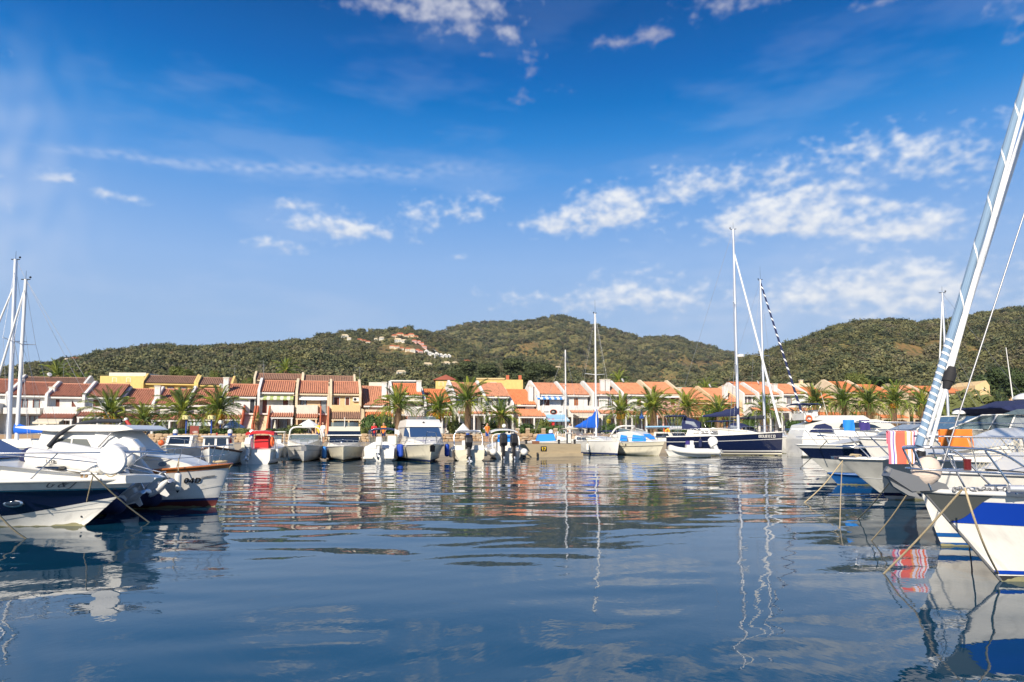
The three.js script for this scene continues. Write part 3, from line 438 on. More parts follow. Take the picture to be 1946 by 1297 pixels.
house('ochre house with air conditioner and two dark shutters', 627, 683, 726.5, 748.5, { roof: 'rust', wall: 'ochre', trim: 'cream', up: [[633, 644, 755, 'window', shutterBrown], [655, 663, 755, 'window', shutterBrown]], bt: 770, py: 797, porchRun: 2.6, porchM: 'brown', ac: [675, 759], right: true, aerial: 684 });
house('low cream house with broad salmon roof and bright porch tiles', 690, 739, 735.5, 771, { roof: 'salmon', wall: 'cream', balcony: false, up: [[693, 701, 774.5, 'slot']], py: 793, porchM: 'orange', pr: 745, left: false, chim: [[730, 726, 748]], porchRun: 2 });
house('white house with bright orange roof above cream awning', 744, 801, 730, 751.5, { roof: 'orange', up: [[790, 800, 764, 'door']], upWall: 'cream', bl: 768, br: 803, bt: 773, py: 800, awn: [746, 801, 754, 761, [M.creamCloth], 0.9], chim: [[797, 723, 742]] });
house('low white house with bright orange roof beside two palms', 807, 856, 741, 767, { roof: 'orange', balcony: false, up: [], py: 790, porchRun: 1.6, porchM: 'rust' });
house('white house with garage opening behind the tall palm', 862, 916, 728.5, 753, { roof: 'salmon', up: [[870, 880, 757, 'window'], [898, 908, 757, 'window']], bt: 771, py: 787, porchRun: 1, gw: 'pale' });
house('white house with dark recessed balcony windows and salmon roof', 919, 968, 729, 754, { roof: 'salmon', up: [[928, 936, 757, 'window'], [945, 962, 757, 'window']], bt: 771, py: 787, porchRun: 1 });
house('low white house with vivid orange roof and stone porch columns', 973, 1018, 741.5, 769.5, { roof: 'orange', balcony: false, up: [[977, 1000, 773, 'slot', M.greyCloth]], py: 792, porchM: 'coral', porchRun: 3, pr: 1026, gw: 'pale' });
const signHouse = house('white house with blue striped awning and oval shop sign', 1022, 1069, 729, 750, { roof: 'salmon', up: [[1026, 1031, 759, 'window'], [1035, 1046, 759, 'window', shutterBrown]], upWall: 'blueish', bt: 771, porch: false, chim: [[1013, 733, 755]], awn: [1019, 1072, 751, 756, [M.skyCloth, W2[0]], 0.8] });
house('white house with wooden shutters and beige cloth porch awning', 1073, 1120, 730.5, 751, { roof: 'salmon', up: [[1074, 1082, 756, 'door', shutterWood], [1092, 1101, 756, 'window', shutterWood]], bt: 771, py: 785, porchRun: 1, awn: [1078, 1122, 786, 792, [M.creamCloth], 2.4], awnZ: 2.4 });
house('white house with tall dark balcony door left of a palm', 1126, 1176, 729.5, 750, { roof: 'salmon', up: [[1131, 1139, 756, 'door'], [1158, 1166, 756, 'window']], bt: 773, py: 787, chim: [[1152, 721, 737], [1161, 721, 737]] });
house('white house with two dark shutters between two palms', 1182, 1234, 729, 750, { roof: 'coral', up: [[1187, 1195, 756, 'window', shutterBrown], [1213, 1221, 756, 'window', shutterBrown]], bt: 773, py: 789, dish: 1206 });
house('pink house with scalloped white eave awning', 1240, 1293, 727.5, 749, { roof: 'coral', wall: 'pink', trim: 'cream', up: [[1277, 1286, 754, 'window', shutterBrown]], bt: 770, py: 788, awn: [1241, 1293, 749.5, 752.5, [M.whiteCloth], 0.5], right: true });
house('low orange house with chimney at its left wall', 1300, 1354, 738, 765, { roof: 'coral', wall: 'orange', trim: 'peach', balcony: false, up: [], py: 790, chim: [[1299, 737, 755, wallM.peach]] });
house('low orange house with small tiled vents below the roof', 1360, 1406, 739, 765, { roof: 'coral', wall: 'orange', trim: 'peach', balcony: false, up: [], py: 790, dish: 1385, right: true });
house('white house with wedge chimney behind the navy yacht mast', 1412, 1436, 732, 751, { roof: 'coral', up: [[1416, 1422, 756, 'window'], [1426, 1431, 756, 'window']], bt: 768, py: 782, chim: [[1388, 733, 752]] });
house('white house with plants on its balcony behind the slanted white forestay', 1440, 1482, 732, 750.5, { roof: 'coral', up: [[1446, 1452, 756, 'window'], [1458, 1466, 756, 'window']], bt: 768, py: 782, dish: 1470 });
house('white house behind the navy striped forestay', 1486, 1532, 731, 749, { roof: 'coral', up: [[1500, 1508, 756, 'window']], bt: 768, py: 782, chim: [[1484, 730, 748]], right: true });
house('low house with orange roof half hidden by a palm', 1545, 1592, 737, 762, { roof: 'orange', wall: 'cream', trim: 'cream', balcony: false, up: [], py: 790 });
house('tall cream house with vivid orange roof above the palms', 1602, 1648, 726.5, 746, { roof: 'orange', wall: 'cream', trim: 'cream', up: [], bt: 775, py: 790, right: true });
house('low cream house with orange roof between the right hand palms', 1664, 1716, 732, 758, { roof: 'orange', wall: 'cream', trim: 'cream', balcony: false, up: [], py: 795 });
house('small cream house with pale gable roof behind palms', 1724, 1764, 734, 752, { roof: 'coral', wall: 'cream', trim: 'cream', balcony: false, up: [], py: 795, right: true });
// sign on the balcony of the shop house
const font = await new FontLoader().loadAsync('fonts/droid/droid_sans_bold.typeface.json');
const serif = await new FontLoader().loadAsync('fonts/droid/droid_serif_regular.typeface.json');
// writing too small to read in the photograph: strokes of the same size and rhythm, no words ('~' and one mark per letter)
function strokes(n, s, depth) { const r = mulberry(n * 31 + Math.round(s * 100)), g = []; for (let i = 0; i < n; i++) { const x = (i - n / 2) * s * 0.85, w = s * 0.55, b = s * 0.16; g.push(bx(x, x + b, 0, s, 0, depth)); if (r() < 0.7) g.push(bx(x + b, x + w, s - b, s, 0, depth)); if (r() < 0.6) g.push(bx(x + b, x + w, s * 0.45, s * 0.45 + b, 0, depth)); if (r() < 0.7) g.push(bx(x + b, x + w, 0, b, 0, depth)); if (r() < 0.5) g.push(bx(x + w, x + w + b, 0, s, 0, depth)); } return merge(g).translate(0, -s / 2, 0); }
function text(str, size, depth = 0.01, f = font) { if (str[0] === '~') return strokes(str.length - 1, size, depth); const g = new TextGeometry(str, { font: f, size, depth, curveSegments: 4 }); g.computeBoundingBox(); const b = g.boundingBox; return g.translate(-(b.min.x + b.max.x) / 2, -(b.min.y + b.max.y) / 2, 0); }
{
  const p = row(sOf(1052, -1.6).s, yOf(1052, 783, -1.6), -1.62), t = thing('shop_sign', 'oval black shop sign with dark lettering on a white balcony', 'sign', [p.x, p.y, p.z], TA);
  part(t, 'oval_plate', new THREE.CylinderGeometry(1, 1, 0.04, 28).rotateX(Math.PI / 2).scale(0.52, 0.34, 1), M.black); part(t, 'oval_ring', new THREE.TorusGeometry(1, 0.07, 6, 28).scale(0.52, 0.34, 0.4).translate(0, 0, 0.03), M.orangePaint);
  part(t, 'lettering', text('~~~~', 0.2).translate(0, 0, 0.03), M.white); part(t, 'lettering', text('~~~~~~~', 0.13).translate(-1.05, 0, 0), M.black); part(t, 'lettering', text('~~~~~', 0.13).translate(1.1, 0, 0), M.black);
  const a = row(sOf(1056, -2.8).s, 0, -1.6), q = thing('shop_awning', 'pale blue awning over the shop front below the oval sign', 'awning', [a.x, TER, a.z], TA); awning(q, -1.9, 1.9, yOf(1056, 788, -1.6) - TER, yOf(1056, 798, -3.2) - TER, 0, 1.7, [M.awnBlue]);
  for (const e of [-1.3, -0.7]) { const c = part(null, 'beach_towel', surf((u, v) => V(u * 0.4 + 0.02 * Math.sin(v * 5), -v * 1.1, 0.03 * Math.sin(u * 6 + v * 3)), 6, 8), M.redCloth); const b = row(sOf(1056, -2.8).s + e, yOf(1056, 796, -3.2), -3.15); c.position.copy(b); c.rotation.y = TA; tag(c, 'red and white towel hanging under the pale blue shop awning', 'towel', 'red towels at the shop'); }
}

// ---------- palms, hedges, trees of the terrace ----------
// pixel of the trunk foot and crown middle, depth behind the quay: d in row coordinates
function palmAt(label, px, crownY, R, d, o = {}) { const q = sOf(px, d), p = row(q.s, TER, d), th = EYE + (820 - crownY) * q.Z / 1304 - TER; return palm(label, p, th, R, { group: 'palms on the harbour terrace', ...o }); }
palmAt('palm with orange fruit in front of the white house with the long balcony', 207, 789, 2.9, -17, { fruit: true, r: 0.34 });
palmAt('short leafy palm beside the red davit arm', 272, 803, 2.3, -18, { r: 0.26 });
palmAt('palm right behind the blue sign post', 343, 787, 3.1, -19, { r: 0.33 });
palmAt('palm with yellow fruit left of the blue parasol', 414, 784, 2.8, -19, { fruit: true, r: 0.33 });
palmAt('bare slim palm trunk between the two stairs', 487, 800, 0.9, -18, { r: 0.22, n: 12 });
palmAt('palm beside the big flybridge cruiser', 757, 775, 2.6, -22, { r: 0.36 });
palmAt('palm with yellow fruit behind the flybridge cruiser', 832, 783, 2.5, -20, { fruit: true, r: 0.33 });
palmAt('tallest palm before the white house with a garage', 889, 766, 2.9, -22, { r: 0.36 });
palmAt('drooping pale palm in front of the stone porch columns', 953, 794, 2.4, -21, { r: 0.3 });
palmAt('palm with orange fruit behind the blue sail cover', 1180, 785, 2.6, -20, { fruit: true, r: 0.28 });
palmAt('tall thick palm with dense dark crown before the pink house', 1243, 778, 2.8, -22, { r: 0.42 });
palmAt('bright green palm in front of the low orange house', 1306, 778, 2.6, -20, { r: 0.28 });
palmAt('dark palm hidden behind the navy boom cover', 1366, 788, 2.8, -19, { r: 0.28 });
palmAt('palm between the two tall masts', 1455, 785, 2.6, -19, { r: 0.28 });
palmAt('palm behind the navy striped forestay', 1552, 768, 2.9, -18, { r: 0.3 });
palmAt('palm behind the white flybridge yacht', 1608, 768, 3.0, -20, { r: 0.3 });
palmAt('wide dark palm above the blue towels', 1655, 772, 3.4, -22, { r: 0.36 });
palmAt('palm with yellow fruit behind the white motor yacht bow', 1700, 766, 3.2, -21, { fruit: true, r: 0.34 });
palmAt('palm left of the furled blue forestay sail', 1754, 772, 3.0, -19, { r: 0.3 });
palmAt('far palm rising above the brown rear roof', 108, 716, 3.2, 38, { r: 0.3, n: 34 });
palmAt('small far palm beside the yellow building', 156, 727, 2.4, 36, { r: 0.26, n: 30 });
palmAt('far palm above the rear roofs with skylights', 541, 706, 3, 40, { r: 0.3, n: 34 });
palmAt('far palm behind the white chimneys', 1178, 725, 2.8, 34, { r: 0.3, n: 30 });
palmAt('far dark palm behind the low orange house', 1343, 741, 2.4, 22, { r: 0.26, n: 30 });
// hedges and bushes along the terrace wall: px, width px, top y, depth, material
const hd = (label, px, wpx, ty, d, m, cat = 'hedge') => { const q = sOf(px, d), p = row(q.s, TER - 0.05, d), hh = Math.max(0.35, (EYE + (820 - ty) * q.Z / 1304 - TER) / 1.75); bush(label, p, [wpx * q.Z / 1304 / 2, hh, 0.8], m, cat, cat === 'hedge' ? 'hedges along the terrace' : undefined); };
hd('hedge at the foot of the blue sign post', 342, 30, 822, -24, green.hedge); hd('hedge left of the dark red kiosk board', 312, 34, 818, -23, green.dark); hd('hedge between kiosk board and globe lamp', 395, 44, 815, -23, green.light); hd('hedge below the blue parasol', 428, 36, 817, -24, green.hedge); hd('hedge at the foot of the pale stair', 462, 16, 818, -24, green.light); hd('round bush under the closed parasol', 516, 20, 815, -22, green.hedge, 'bush'); hd('bush behind the radar arch cruiser', 562, 34, 808, -22, green.light, 'bush'); hd('upright shrub behind the radar arch cruiser', 541, 14, 818, -23, green.dark, 'bush');
hd('bright round bush right of the small flybridge boat', 690, 30, 812, -23, green.light, 'bush'); hd('climbing bush on the low cream house, broad', 708, 40, 790, -8, green.hedge, 'bush'); hd('climbing bush on the low cream house, narrow', 732, 26, 789, -8, green.dark, 'bush'); hd('shrub at the left foot of the flybridge palm', 742, 20, 806, -21, green.hedge, 'bush');
hd('rounded bush left of the garage house', 863, 26, 800, -19, green.light, 'bush'); hd('clipped bush before the garage', 874, 36, 806, -20, green.dark, 'bush'); hd('dark shrubs under the drooping palm', 935, 40, 802, -19, green.dark, 'bush'); hd('hedge behind the twin outboard boat', 935, 52, 817, -24, green.hedge);
hd('hedge before the stone columns', 1000, 54, 806, -22, green.hedge); hd('leafy shrub beside the shop', 1032, 30, 798, -20, green.light, 'bush'); hd('hedge below the shop front', 1055, 60, 809, -22, green.hedge); hd('low pale hedge on the wall beside the stone pier', 1015, 40, 818, -25, green.light); hd('hedge behind the blue sail cover', 1160, 40, 806, -20, green.hedge); hd('hedge beside the orange stair wall', 1290, 70, 810, -22, green.hedge); hd('shrub at the pink porch', 1296, 24, 788, -12, green.olive, 'bush'); hd('bush under the hidden palm', 1352, 46, 776, -16, green.hedge, 'bush');
hd('bush left of the palm between the masts', 1425, 26, 788, -18, green.hedge, 'bush'); hd('broad bush behind the navy canopies', 1510, 50, 800, -18, green.hedge, 'bush');
hd('large olive green bush behind the slanted boat hook', 1800, 120, 757, -6, green.olive, 'bush'); hd('bright broad bush under the yellow gable', 1850, 110, 748, -10, green.olive, 'bush'); hd('dark bush behind the navy canopy cruiser', 1905, 70, 752, -14, green.dark, 'bush');
// trees behind the houses
const tr = (label, px, ty, wpx, hpx, Z, m) => { const p = at(px, ty, Z), k = Z / 1304, y0 = Math.max(1.5, terrain(p.x, Z)); tree(label, V(p.x, y0, p.z), p.y - y0, [wpx * k / 2, hpx * k / 2, wpx * k / 2], m, 'trees behind the houses'); };
tr('yellow green tree behind the brown roofs left of the white chimney', 345, 695, 42, 34, 150, green.light); tr('slim yellow green tree behind the white chimney', 410, 702, 24, 30, 150, green.light); tr('olive tree right of the vivid orange roof', 1628, 705, 42, 36, 165, green.light); tr('pale bush tree before the skylight roofs', 470, 716, 20, 26, 140, green.light);
for (const [px, ty, w, h, Z] of [[880, 684, 50, 40, 300], [925, 690, 46, 36, 290], [985, 680, 60, 40, 330], [1035, 688, 44, 30, 320], [860, 702, 40, 24, 230], [900, 712, 36, 22, 210], [1000, 702, 50, 26, 260]]) tr('round dark pine on the rise behind the yellow villas', px, ty, w, h, Z, green.pine);
tr('big dark tree at the hill foot behind the masthead antenna', 1890, 695, 70, 60, 190, green.dark); tr('big dark round tree right of the yellow gable house', 1935, 705, 60, 56, 180, green.dark); tr('broad dark tree in front of the bare brown slope', 1650, 712, 80, 26, 220, green.dark);

// ---------- buildings behind ----------
function backRoof(label, x0, x1, ry, ey, d, wall, roof, o = {}) { return house(label, x0, x1, ry, ey, { d, wall, trim: wall, roof, up: o.up ?? [], balcony: false, porch: false, right: true, group: 'houses of the rear rows', ...o }); }
backRoof('long rear house with brown roof behind the left terrace', 30, 158, 720, 730, 22, 'white', 'brown', { dish: 78, aerial: 104 });
backRoof('rear yellow house with brown roof and dark windows', 268, 368, 715.5, 729, 24, 'yellow', 'brown', { up: [[314, 326, 735, 'window'], [338, 350, 735, 'window']] });
backRoof('rear brown roofed house behind the white chimney', 372, 438, 719, 732, 20, 'yellow', 'brown', { aerial: 438 });
backRoof('rear house with skylights in a brown roof', 481, 572, 712, 722, 22, 'cream', 'brown', { aerial: 494 });
backRoof('rear house with brown roof and twin vent pipes', 573, 672, 717, 726, 20, 'cream', 'brown', {});
function block(name, label, px0, px1, y0, y1, Z, m, depth = 6, extra) {
  const a = at(px0, y1, Z), b = at(px1, y0, Z), w = b.x - a.x, base = Math.min(a.y, Math.max(1.5, terrain((a.x + b.x) / 2, Z)) - 1), hgt = b.y - base, t = thing(name, label, 'building', [(a.x + b.x) / 2, base, -Z - depth / 2], 0.05);
  const w0 = part(t, 'wall', cbox(-w / 2, w / 2, 0, hgt, -depth / 2, depth / 2, 0.03), m); extra?.(t, w, hgt, depth / 2, Z / 1304); return t;
}
block('yellow_house', 'yellow flat roofed house with pale roof terrace wall', 188, 270, 715, 735, 130, wallM.yellow, 8, (t, w, h, d, k) => { part(t, 'roof_parapet', cbox(-w / 2 + 1, w / 2 - 0.2, h - 0.05, h + 0.75, -d + 1, d - 1.2, 0.03), wallM.pale); for (const x of [-1.4, 1.2]) opening(t, 'window', x, h - 1.2, 0.7, 0.8, d, shutterBrown); });
block('yellow_house', 'yellow villa with tiled hip roof on the rise', 826, 862, 722, 738, 170, wallM.yellow, 9, (t, w, h, d) => { const r = part(t, 'roof', new THREE.ConeGeometry(1, 1, 4).rotateY(0.785).scale(w * 0.9, 1.7, 7).translate(0, h + 0.8, 0), tileM.brown); r.material = terracotta; opening(t, 'window', -1, h - 1.6, 1, 1, d, shutterBrown); opening(t, 'window', 1.2, h - 1.6, 0.8, 1, d, shutterBrown); });
block('yellow_house', 'long yellow roof house with two terracotta chimney stacks', 905, 992, 722, 738, 150, wallM.yellow, 9, (t, w, h, d) => { for (const x of [w * 0.18, w * 0.46]) part(t, 'chimney', cbox(x - 0.35, x + 0.35, h - 0.1, h + 1.3, 0, 0.7, 0.03), terracotta); part(t, 'roof', cbox(-w / 2 - 0.2, w * 0.1, h, h + 0.35, -d, d + 0.2, 0.05), wallM.ochre); opening(t, 'window', -1.5, h - 1.5, 1.2, 0.9, d, shutterBrown); });
block('white_pavilion', 'white roofed open pavilion with dark glazing behind the orange roofs', 744, 786, 726, 735, 160, wallM.white, 7, (t, w, h, d) => { part(t, 'roof', cbox(-w / 2 - 0.4, w / 2 + 0.4, h, h + 0.35, -d - 0.4, d + 0.5, 0.1), wallM.white); for (let i = 0; i < 4; i++) opening(t, 'window', -w / 2 + w * (i + 0.5) / 4, h - 1.15, w / 5, 0.9, d, windowGlass); });
block('hillside_villa', 'small white villa low on the slope behind the terrace', 700, 730, 727, 735, 200, wallM.pale, 6, (t, w, h, d) => opening(t, 'window', 0.8, h - 1.1, 0.8, 0.7, d, shutterBrown));
block('cream_house', 'cream house with roof terrace behind the white houses', 1500, 1545, 729, 742, 135, wallM.cream, 8, (t, w, h, d) => { chimney(t, w / 2 - 0.6, h, h + 1, 0, wallM.peach); for (const x of [-1, 0.6]) opening(t, 'window', x, h - 1.2, 0.7, 0.8, d, shutterBrown); });
{ // orange roofed houses on the right
  for (const [x0, x1, ry, ey, Z, l, w] of [[1770, 1852, 735, 748, 120, 'long orange roofed house behind the olive bush', 'cream'], [1405, 1480, 727, 735, 128, 'orange roofed rear house behind the two masts', 'cream']]) { const a = at(x0, ey, Z), b = at(x1, ey, Z), W = b.x - a.x, t = thing('rear_house', l, 'house', [(a.x + b.x) / 2, 1.5, -Z], 0.1), h = a.y - 1.5, run = 5, rise = (at(x0, ry, Z + run).y - a.y); part(t, 'wall', cbox(-W / 2, W / 2, 0, h, -10, -0.2, 0.03), wallM[w]); roofPart(t, 'roof', W + 0.5, run, rise, 0, h, 0.1, tileM.orange); roofPart(t, 'back_roof', W + 0.5, run, rise, 0, h, -9.9, tileM.orange, 0.5).rotation.y = Math.PI; for (let i = 0; i < 3; i++) opening(t, 'window', -W / 3 + i * W / 3, h - 1.4, 0.9, 0.9, -0.2, shutterBrown); }
  block('yellow_house', 'yellow gabled house with small round vent beside the orange roof', 1853, 1880, 733, 762, 118, wallM.ochre, 7, (t, w, h, d) => { part(t, 'gable', poly([[-w / 2, 0], [w / 2, 0], [w / 2 - 0.6, 0.9]], 2 * d).translate(0, h - 0.02, -d), wallM.ochre); opening(t, 'window', 0.3, h - 0.9, 0.4, 0.4, d, shutterBrown); });
  for (const [px, py, w] of [[1905, 742, 26], [1935, 738, 30]]) block('far_house', px < 1910 ? 'far house with orange roof among dark trees' : 'second far house with orange roof among dark trees', px - w / 2, px + w / 2, py, py + 14, 230, wallM.peach, 7, (t, w, h, d) => { part(t, 'roof', poly([[-w / 2 - 0.3, 0], [w / 2 + 0.3, 0], [0, 1.5]], 2 * d + 0.4).translate(0, h, -d - 0.2), terracotta); opening(t, 'window', 0, h - 1.5, 0.9, 0.9, d, shutterBrown); });
}
// hill village
{
  const roofs = [tileM.brown, terracotta], list = [];
  for (const [px, py, w, c] of [[655, 645, 14, 0], [663, 647, 8, 0], [683, 650, 10, 1], [691, 652, 10, 1], [699, 655, 9, 1], [715, 650, 9, 0], [725, 648, 9, 0], [750, 643, 12, 2], [760, 641, 14, 2], [772, 643, 10, 2], [781, 641, 12, 2], [790, 644, 9, 2], [756, 652, 14, 0], [768, 652, 10, 0], [787, 652, 9, 3], [795, 653, 9, 3], [801, 658, 9, 3], [806, 663, 9, 3], [745, 663, 10, 1], [754, 665, 10, 1], [763, 667, 9, 1], [775, 668, 11, 1], [784, 670, 10, 0], [793, 671, 10, 3], [799, 673, 9, 3], [783, 622, 12, 3], [766, 619, 6, 3], [771, 628, 6, 3], [865, 697, 13, 0], [812, 700, 18, 0], [847, 698, 18, 0], [886, 694, 16, 3], [893, 704, 18, 1], [762, 716, 18, 0], [1060, 706, 12, 0], [128, 690, 14, 0], [140, 688, 12, 4]]) list.push([px, py, w, c, 0]);
  for (const [px, py, w] of [[810, 673, 9], [817, 676, 9], [824, 671, 8], [829, 677, 10], [838, 679, 10], [846, 680, 9], [853, 681, 8], [822, 680, 10]]) list.push([px, py, w, 4, 1]);
  const cm = [wallM.pale, wallM.cream, wallM.peach, wallM.pink, wallM.white], cn = ['cream white', 'sand coloured', 'peach', 'pink', 'bright white'], seen = {};
  list.forEach(([px, py, w, c, arch], i) => {
    const p = hillAt(px, py, 300), k = -p.z / 1304, W = w * k, h = Math.max(3, W * 0.42), D = W * 0.7, t = thing('hill_house', arch ? 'bright white house with arched front in the stepped white hill complex' : cn[c] + ' villa among the scrub on the hillside', 'house', [p.x, p.y - 1.5, p.z], 0.3 * (rnd() - 0.5), arch ? 'white hill complex' : cn[c] + ' hillside villas');
    part(t, 'wall', bx(-W / 2, W / 2, 0, h + 1.5, -D, 0), cm[c]);
    if (arch) part(t, 'vault', new THREE.CylinderGeometry(W * 0.3, W * 0.3, D, 14, 1, false).rotateX(Math.PI / 2).translate(0, h + 1.4, -D / 2), cm[4]);
    else part(t, 'roof', poly([[-W / 2 - 0.4, 0], [W / 2 + 0.4, 0], [W * 0.3, W * 0.17], [-W * 0.3, W * 0.17]], D + 0.8).translate(0, h + 1.5, -D - 0.4), c === 0 ? wallM.cream : terracotta);
    for (let j = 0; j < 3; j++) part(t, 'window', bx(-W * 0.38 + j * W * 0.28, -W * 0.38 + j * W * 0.28 + W * 0.16, 1.5 + h * 0.25, 1.5 + h * 0.75, -0.1, 0.06), windowGlass);
  });
}

// ---------- boat building kit: local x forward, origin at the stem on the waterline ----------
function hullOf(o) {
  const p = { tm: 0.42, sw: 0.86, pb: 2.1, qb: 0.85, draft: 0.45, rake: 0.9, sp: 2, flare: 1.4, chine: 0.42, wf: 0.5, ...o };
  const bd = (t) => p.B / 2 * (t < p.tm ? lerp(p.sw, 1, Math.sin(t / p.tm * 1.5708)) : Math.pow(Math.max(0, 1 - Math.pow((t - p.tm) / (1 - p.tm), p.pb)), p.qb));
  const hs = (t) => lerp(p.Hs, p.Hb, Math.pow(t, p.sp)), dr = (t) => p.draft * (1 - Math.pow(t, 5)), yc = (t) => lerp(0.07, p.Hb * p.chine, Math.pow(t, 3.2));
  const z = (t, y) => { const d = dr(t), h = hs(t), b = bd(t); if (p.round) return b * Math.pow(clamp((y + d) / (h + d)), lerp(0.28, 0.75, t * t)); const c = yc(t), bw = b * lerp(0.95, p.wf, t * t); return y < c ? bw * clamp((y + d) / (c + d)) : bw + (b - bw) * Math.pow(clamp((y - c) / (h - c)), p.flare); };
  const x = (t, y) => -p.L * (1 - t) + p.rake * (y / p.Hb) * t * t;
  return { ...p, bd, hs, dr, yc, z, x, P: (t, y, s, off = 0) => V(x(t, y) + off * t, y, s * (z(t, y) + off)), sheer: (t, s, inset = 0, up = 0) => V(x(t, hs(t)) - inset * t * t, hs(t) + up, s * Math.max(0, bd(t) - inset)) };
}
const scum = std(0.3, 0.28, 0.15, 0.9, { bumpMap: grainTex, bumpScale: 0.004 });
const tb = (a) => 1 - Math.pow(1 - a, 1.6);
function strip(h, lo, hi, off = 0, rows = 3, t0 = 0, t1 = 1, n = 34) { return merge([-1, 1].map((s) => surf((a, b) => { const t = lerp(t0, t1, tb(a)); return h.P(t, lerp(lo(t), hi(t), b), s, off); }, n, rows, [h.L / 2, 1]))); }
function buildHull(t, h, o = {}) {
  const mats = { hull: M.white, deck: M.white, rail: M.white, ...o };
  part(t, 'hull', [strip(h, (q) => -h.dr(q), (q) => h.hs(q), 0, 14), surf((a, b) => { const y = lerp(-h.dr(0), h.hs(0), b); return V(h.x(0, y), y, (a * 2 - 1) * h.z(0, y)); }, 8, 6)], mats.hull);
  part(t, 'deck', surf((a, b) => { const q = tb(b), s = a * 2 - 1; return V(h.x(q, h.hs(q)), h.hs(q) - 0.015 + (o.camber ?? 0.05) * (1 - s * s) * h.bd(q) / (h.B / 2), s * h.bd(q)); }, 10, 24, [h.B, h.L]), mats.deck);
  for (const [name, m, lo, hi] of o.bands ?? []) part(t, name, strip(h, lo, hi, 0.007, 10, 0, 1, 44), m);
  const dirtT = h.L * 7.3; part(t, 'waterline_scum', strip(h, cst(-0.04), (u) => 0.035 + 0.03 * n2(u * h.L * 1.7, dirtT) + 0.02 * n2(u * h.L * 6, dirtT), 0.009, 1, 0, 1, 70), scum);
  const pts = [], q = []; for (let i = 0; i <= 20; i++) { pts.push(h.sheer(tb(i / 20), -1, -0.012)); q.push(h.sheer(tb(1 - i / 20), 1, -0.012)); }
  part(t, 'rub_rail', new THREE.TubeGeometry(new THREE.CatmullRomCurve3([...pts, ...q.slice(1)]), 90, o.rr ?? 0.03, 6), mats.rail);
}
// side-profile prism, half width w(x, y)
function prism(pts, w, crease = 0.6) {
  const c = pts.map((p) => new THREE.Vector2(...p)); if (THREE.ShapeUtils.isClockWise(c)) c.reverse();
  const pos = [], P = (p, s) => [p.x, p.y, s * w(p.x, p.y)], put = (...v) => v.forEach((q) => pos.push(...q));
  for (const f of THREE.ShapeUtils.triangulateShape(c, [])) { put(...f.map((i) => P(c[i], 1))); put(...[f[0], f[2], f[1]].map((i) => P(c[i], -1))); }
  for (let i = 0; i < c.length; i++) { const a = c[i], b = c[(i + 1) % c.length], n = 3; for (let k = 0; k < n; k++) { const s0 = 1 - 2 * k / n, s1 = 1 - 2 * (k + 1) / n, A = [a.x, a.y, s0 * w(a.x, a.y)], A2 = [a.x, a.y, s1 * w(a.x, a.y)], B = [b.x, b.y, s0 * w(b.x, b.y)], B2 = [b.x, b.y, s1 * w(b.x, b.y)]; put(A, A2, B, B, A2, B2); } }
  const g = raw(pos); return toCreasedNormals(g, crease);
}
// flat panel of 3d corners with a little thickness
function panel(c, th = 0.012) {
  c = c.map(toV); const n = V().crossVectors(c[1].clone().sub(c[0]), c[2].clone().sub(c[0])).normalize().multiplyScalar(th / 2), pos = [], A = c.map((p) => p.clone().add(n)), B = c.map((p) => p.clone().sub(n)), put = (...v) => v.forEach((q) => pos.push(q.x, q.y, q.z));
  for (let i = 1; i < c.length - 1; i++) { put(A[0], A[i], A[i + 1]); put(B[0], B[i + 1], B[i]); }
  for (let i = 0; i < c.length; i++) { const j = (i + 1) % c.length; put(A[i], B[i], A[j], A[j], B[i], B[j]); }
  return raw(pos);
}
const sideWins = (t, name, pts, w, m, off = 0.008) => [-1, 1].forEach((s) => part(t, name, panel(pts.map(([x, y]) => [x, y, s * (w(x, y) + off)]), 0.014), m));
// bow rail: rail at height up over the sheer from t0 to the bow, posts at ts
function railing(t, h, t0, up, ts, o = {}) {
  const m = o.m ?? M.chrome, r = o.r ?? 0.014, ins = o.inset ?? 0.09, fw = o.fwd ?? 0.18, ov = o.over ?? 0.15, top = [];
  const pt = (q, s, u) => { const a = h.sheer(q, s, ins); return V(a.x + fw * u / up + ov * Math.pow(q, 8) * u / up, a.y + u, a.z); };
  for (let i = 0; i <= 14; i++) top.push(pt(lerp(t0, 0.985, i / 14), -1, up)); for (let i = 14; i >= 0; i--) top.push(pt(lerp(t0, 0.985, i / 14), 1, up));
  part(t, 'bow_rail', new THREE.TubeGeometry(new THREE.CatmullRomCurve3(top), 80, r * 1.2, 7), m);
  if (o.mid) for (const f of o.mid) { const mp = []; for (let i = 0; i <= 14; i++) mp.push(pt(lerp(t0, 0.97, i / 14), -1, up * f)); for (let i = 14; i >= 0; i--) mp.push(pt(lerp(t0, 0.97, i / 14), 1, up * f)); part(t, 'mid_rail', new THREE.TubeGeometry(new THREE.CatmullRomCurve3(mp), 60, r * 0.75, 6), m); }
  for (const q of ts) for (const s of [-1, 1]) part(t, 'stanchion', rod(h.sheer(q, s, ins).add(V(0, -0.01, 0)), pt(q, s, up), r, r, 6), m);
}
function fender(t, p, len = 0.5, r = 0.11, m = M.fender, ends) { p = toV(p); const f = part(t, 'fender', new THREE.CapsuleGeometry(r, len, 5, 10).translate(p.x, p.y, p.z), m); part(f, 'fender_line', rod([p.x, p.y + len / 2 + r, p.z], [p.x, p.y + len / 2 + r + 0.35, p.z], 0.012, 0.012, 5), M.rope); if (ends) part(f, 'fender_tip', [new THREE.ConeGeometry(r * 0.9, r * 1.3, 10).translate(p.x, p.y + len / 2 + r, p.z), new THREE.ConeGeometry(r * 0.9, r * 1.3, 10).rotateX(Math.PI).translate(p.x, p.y - len / 2 - r, p.z)], ends); return f; }
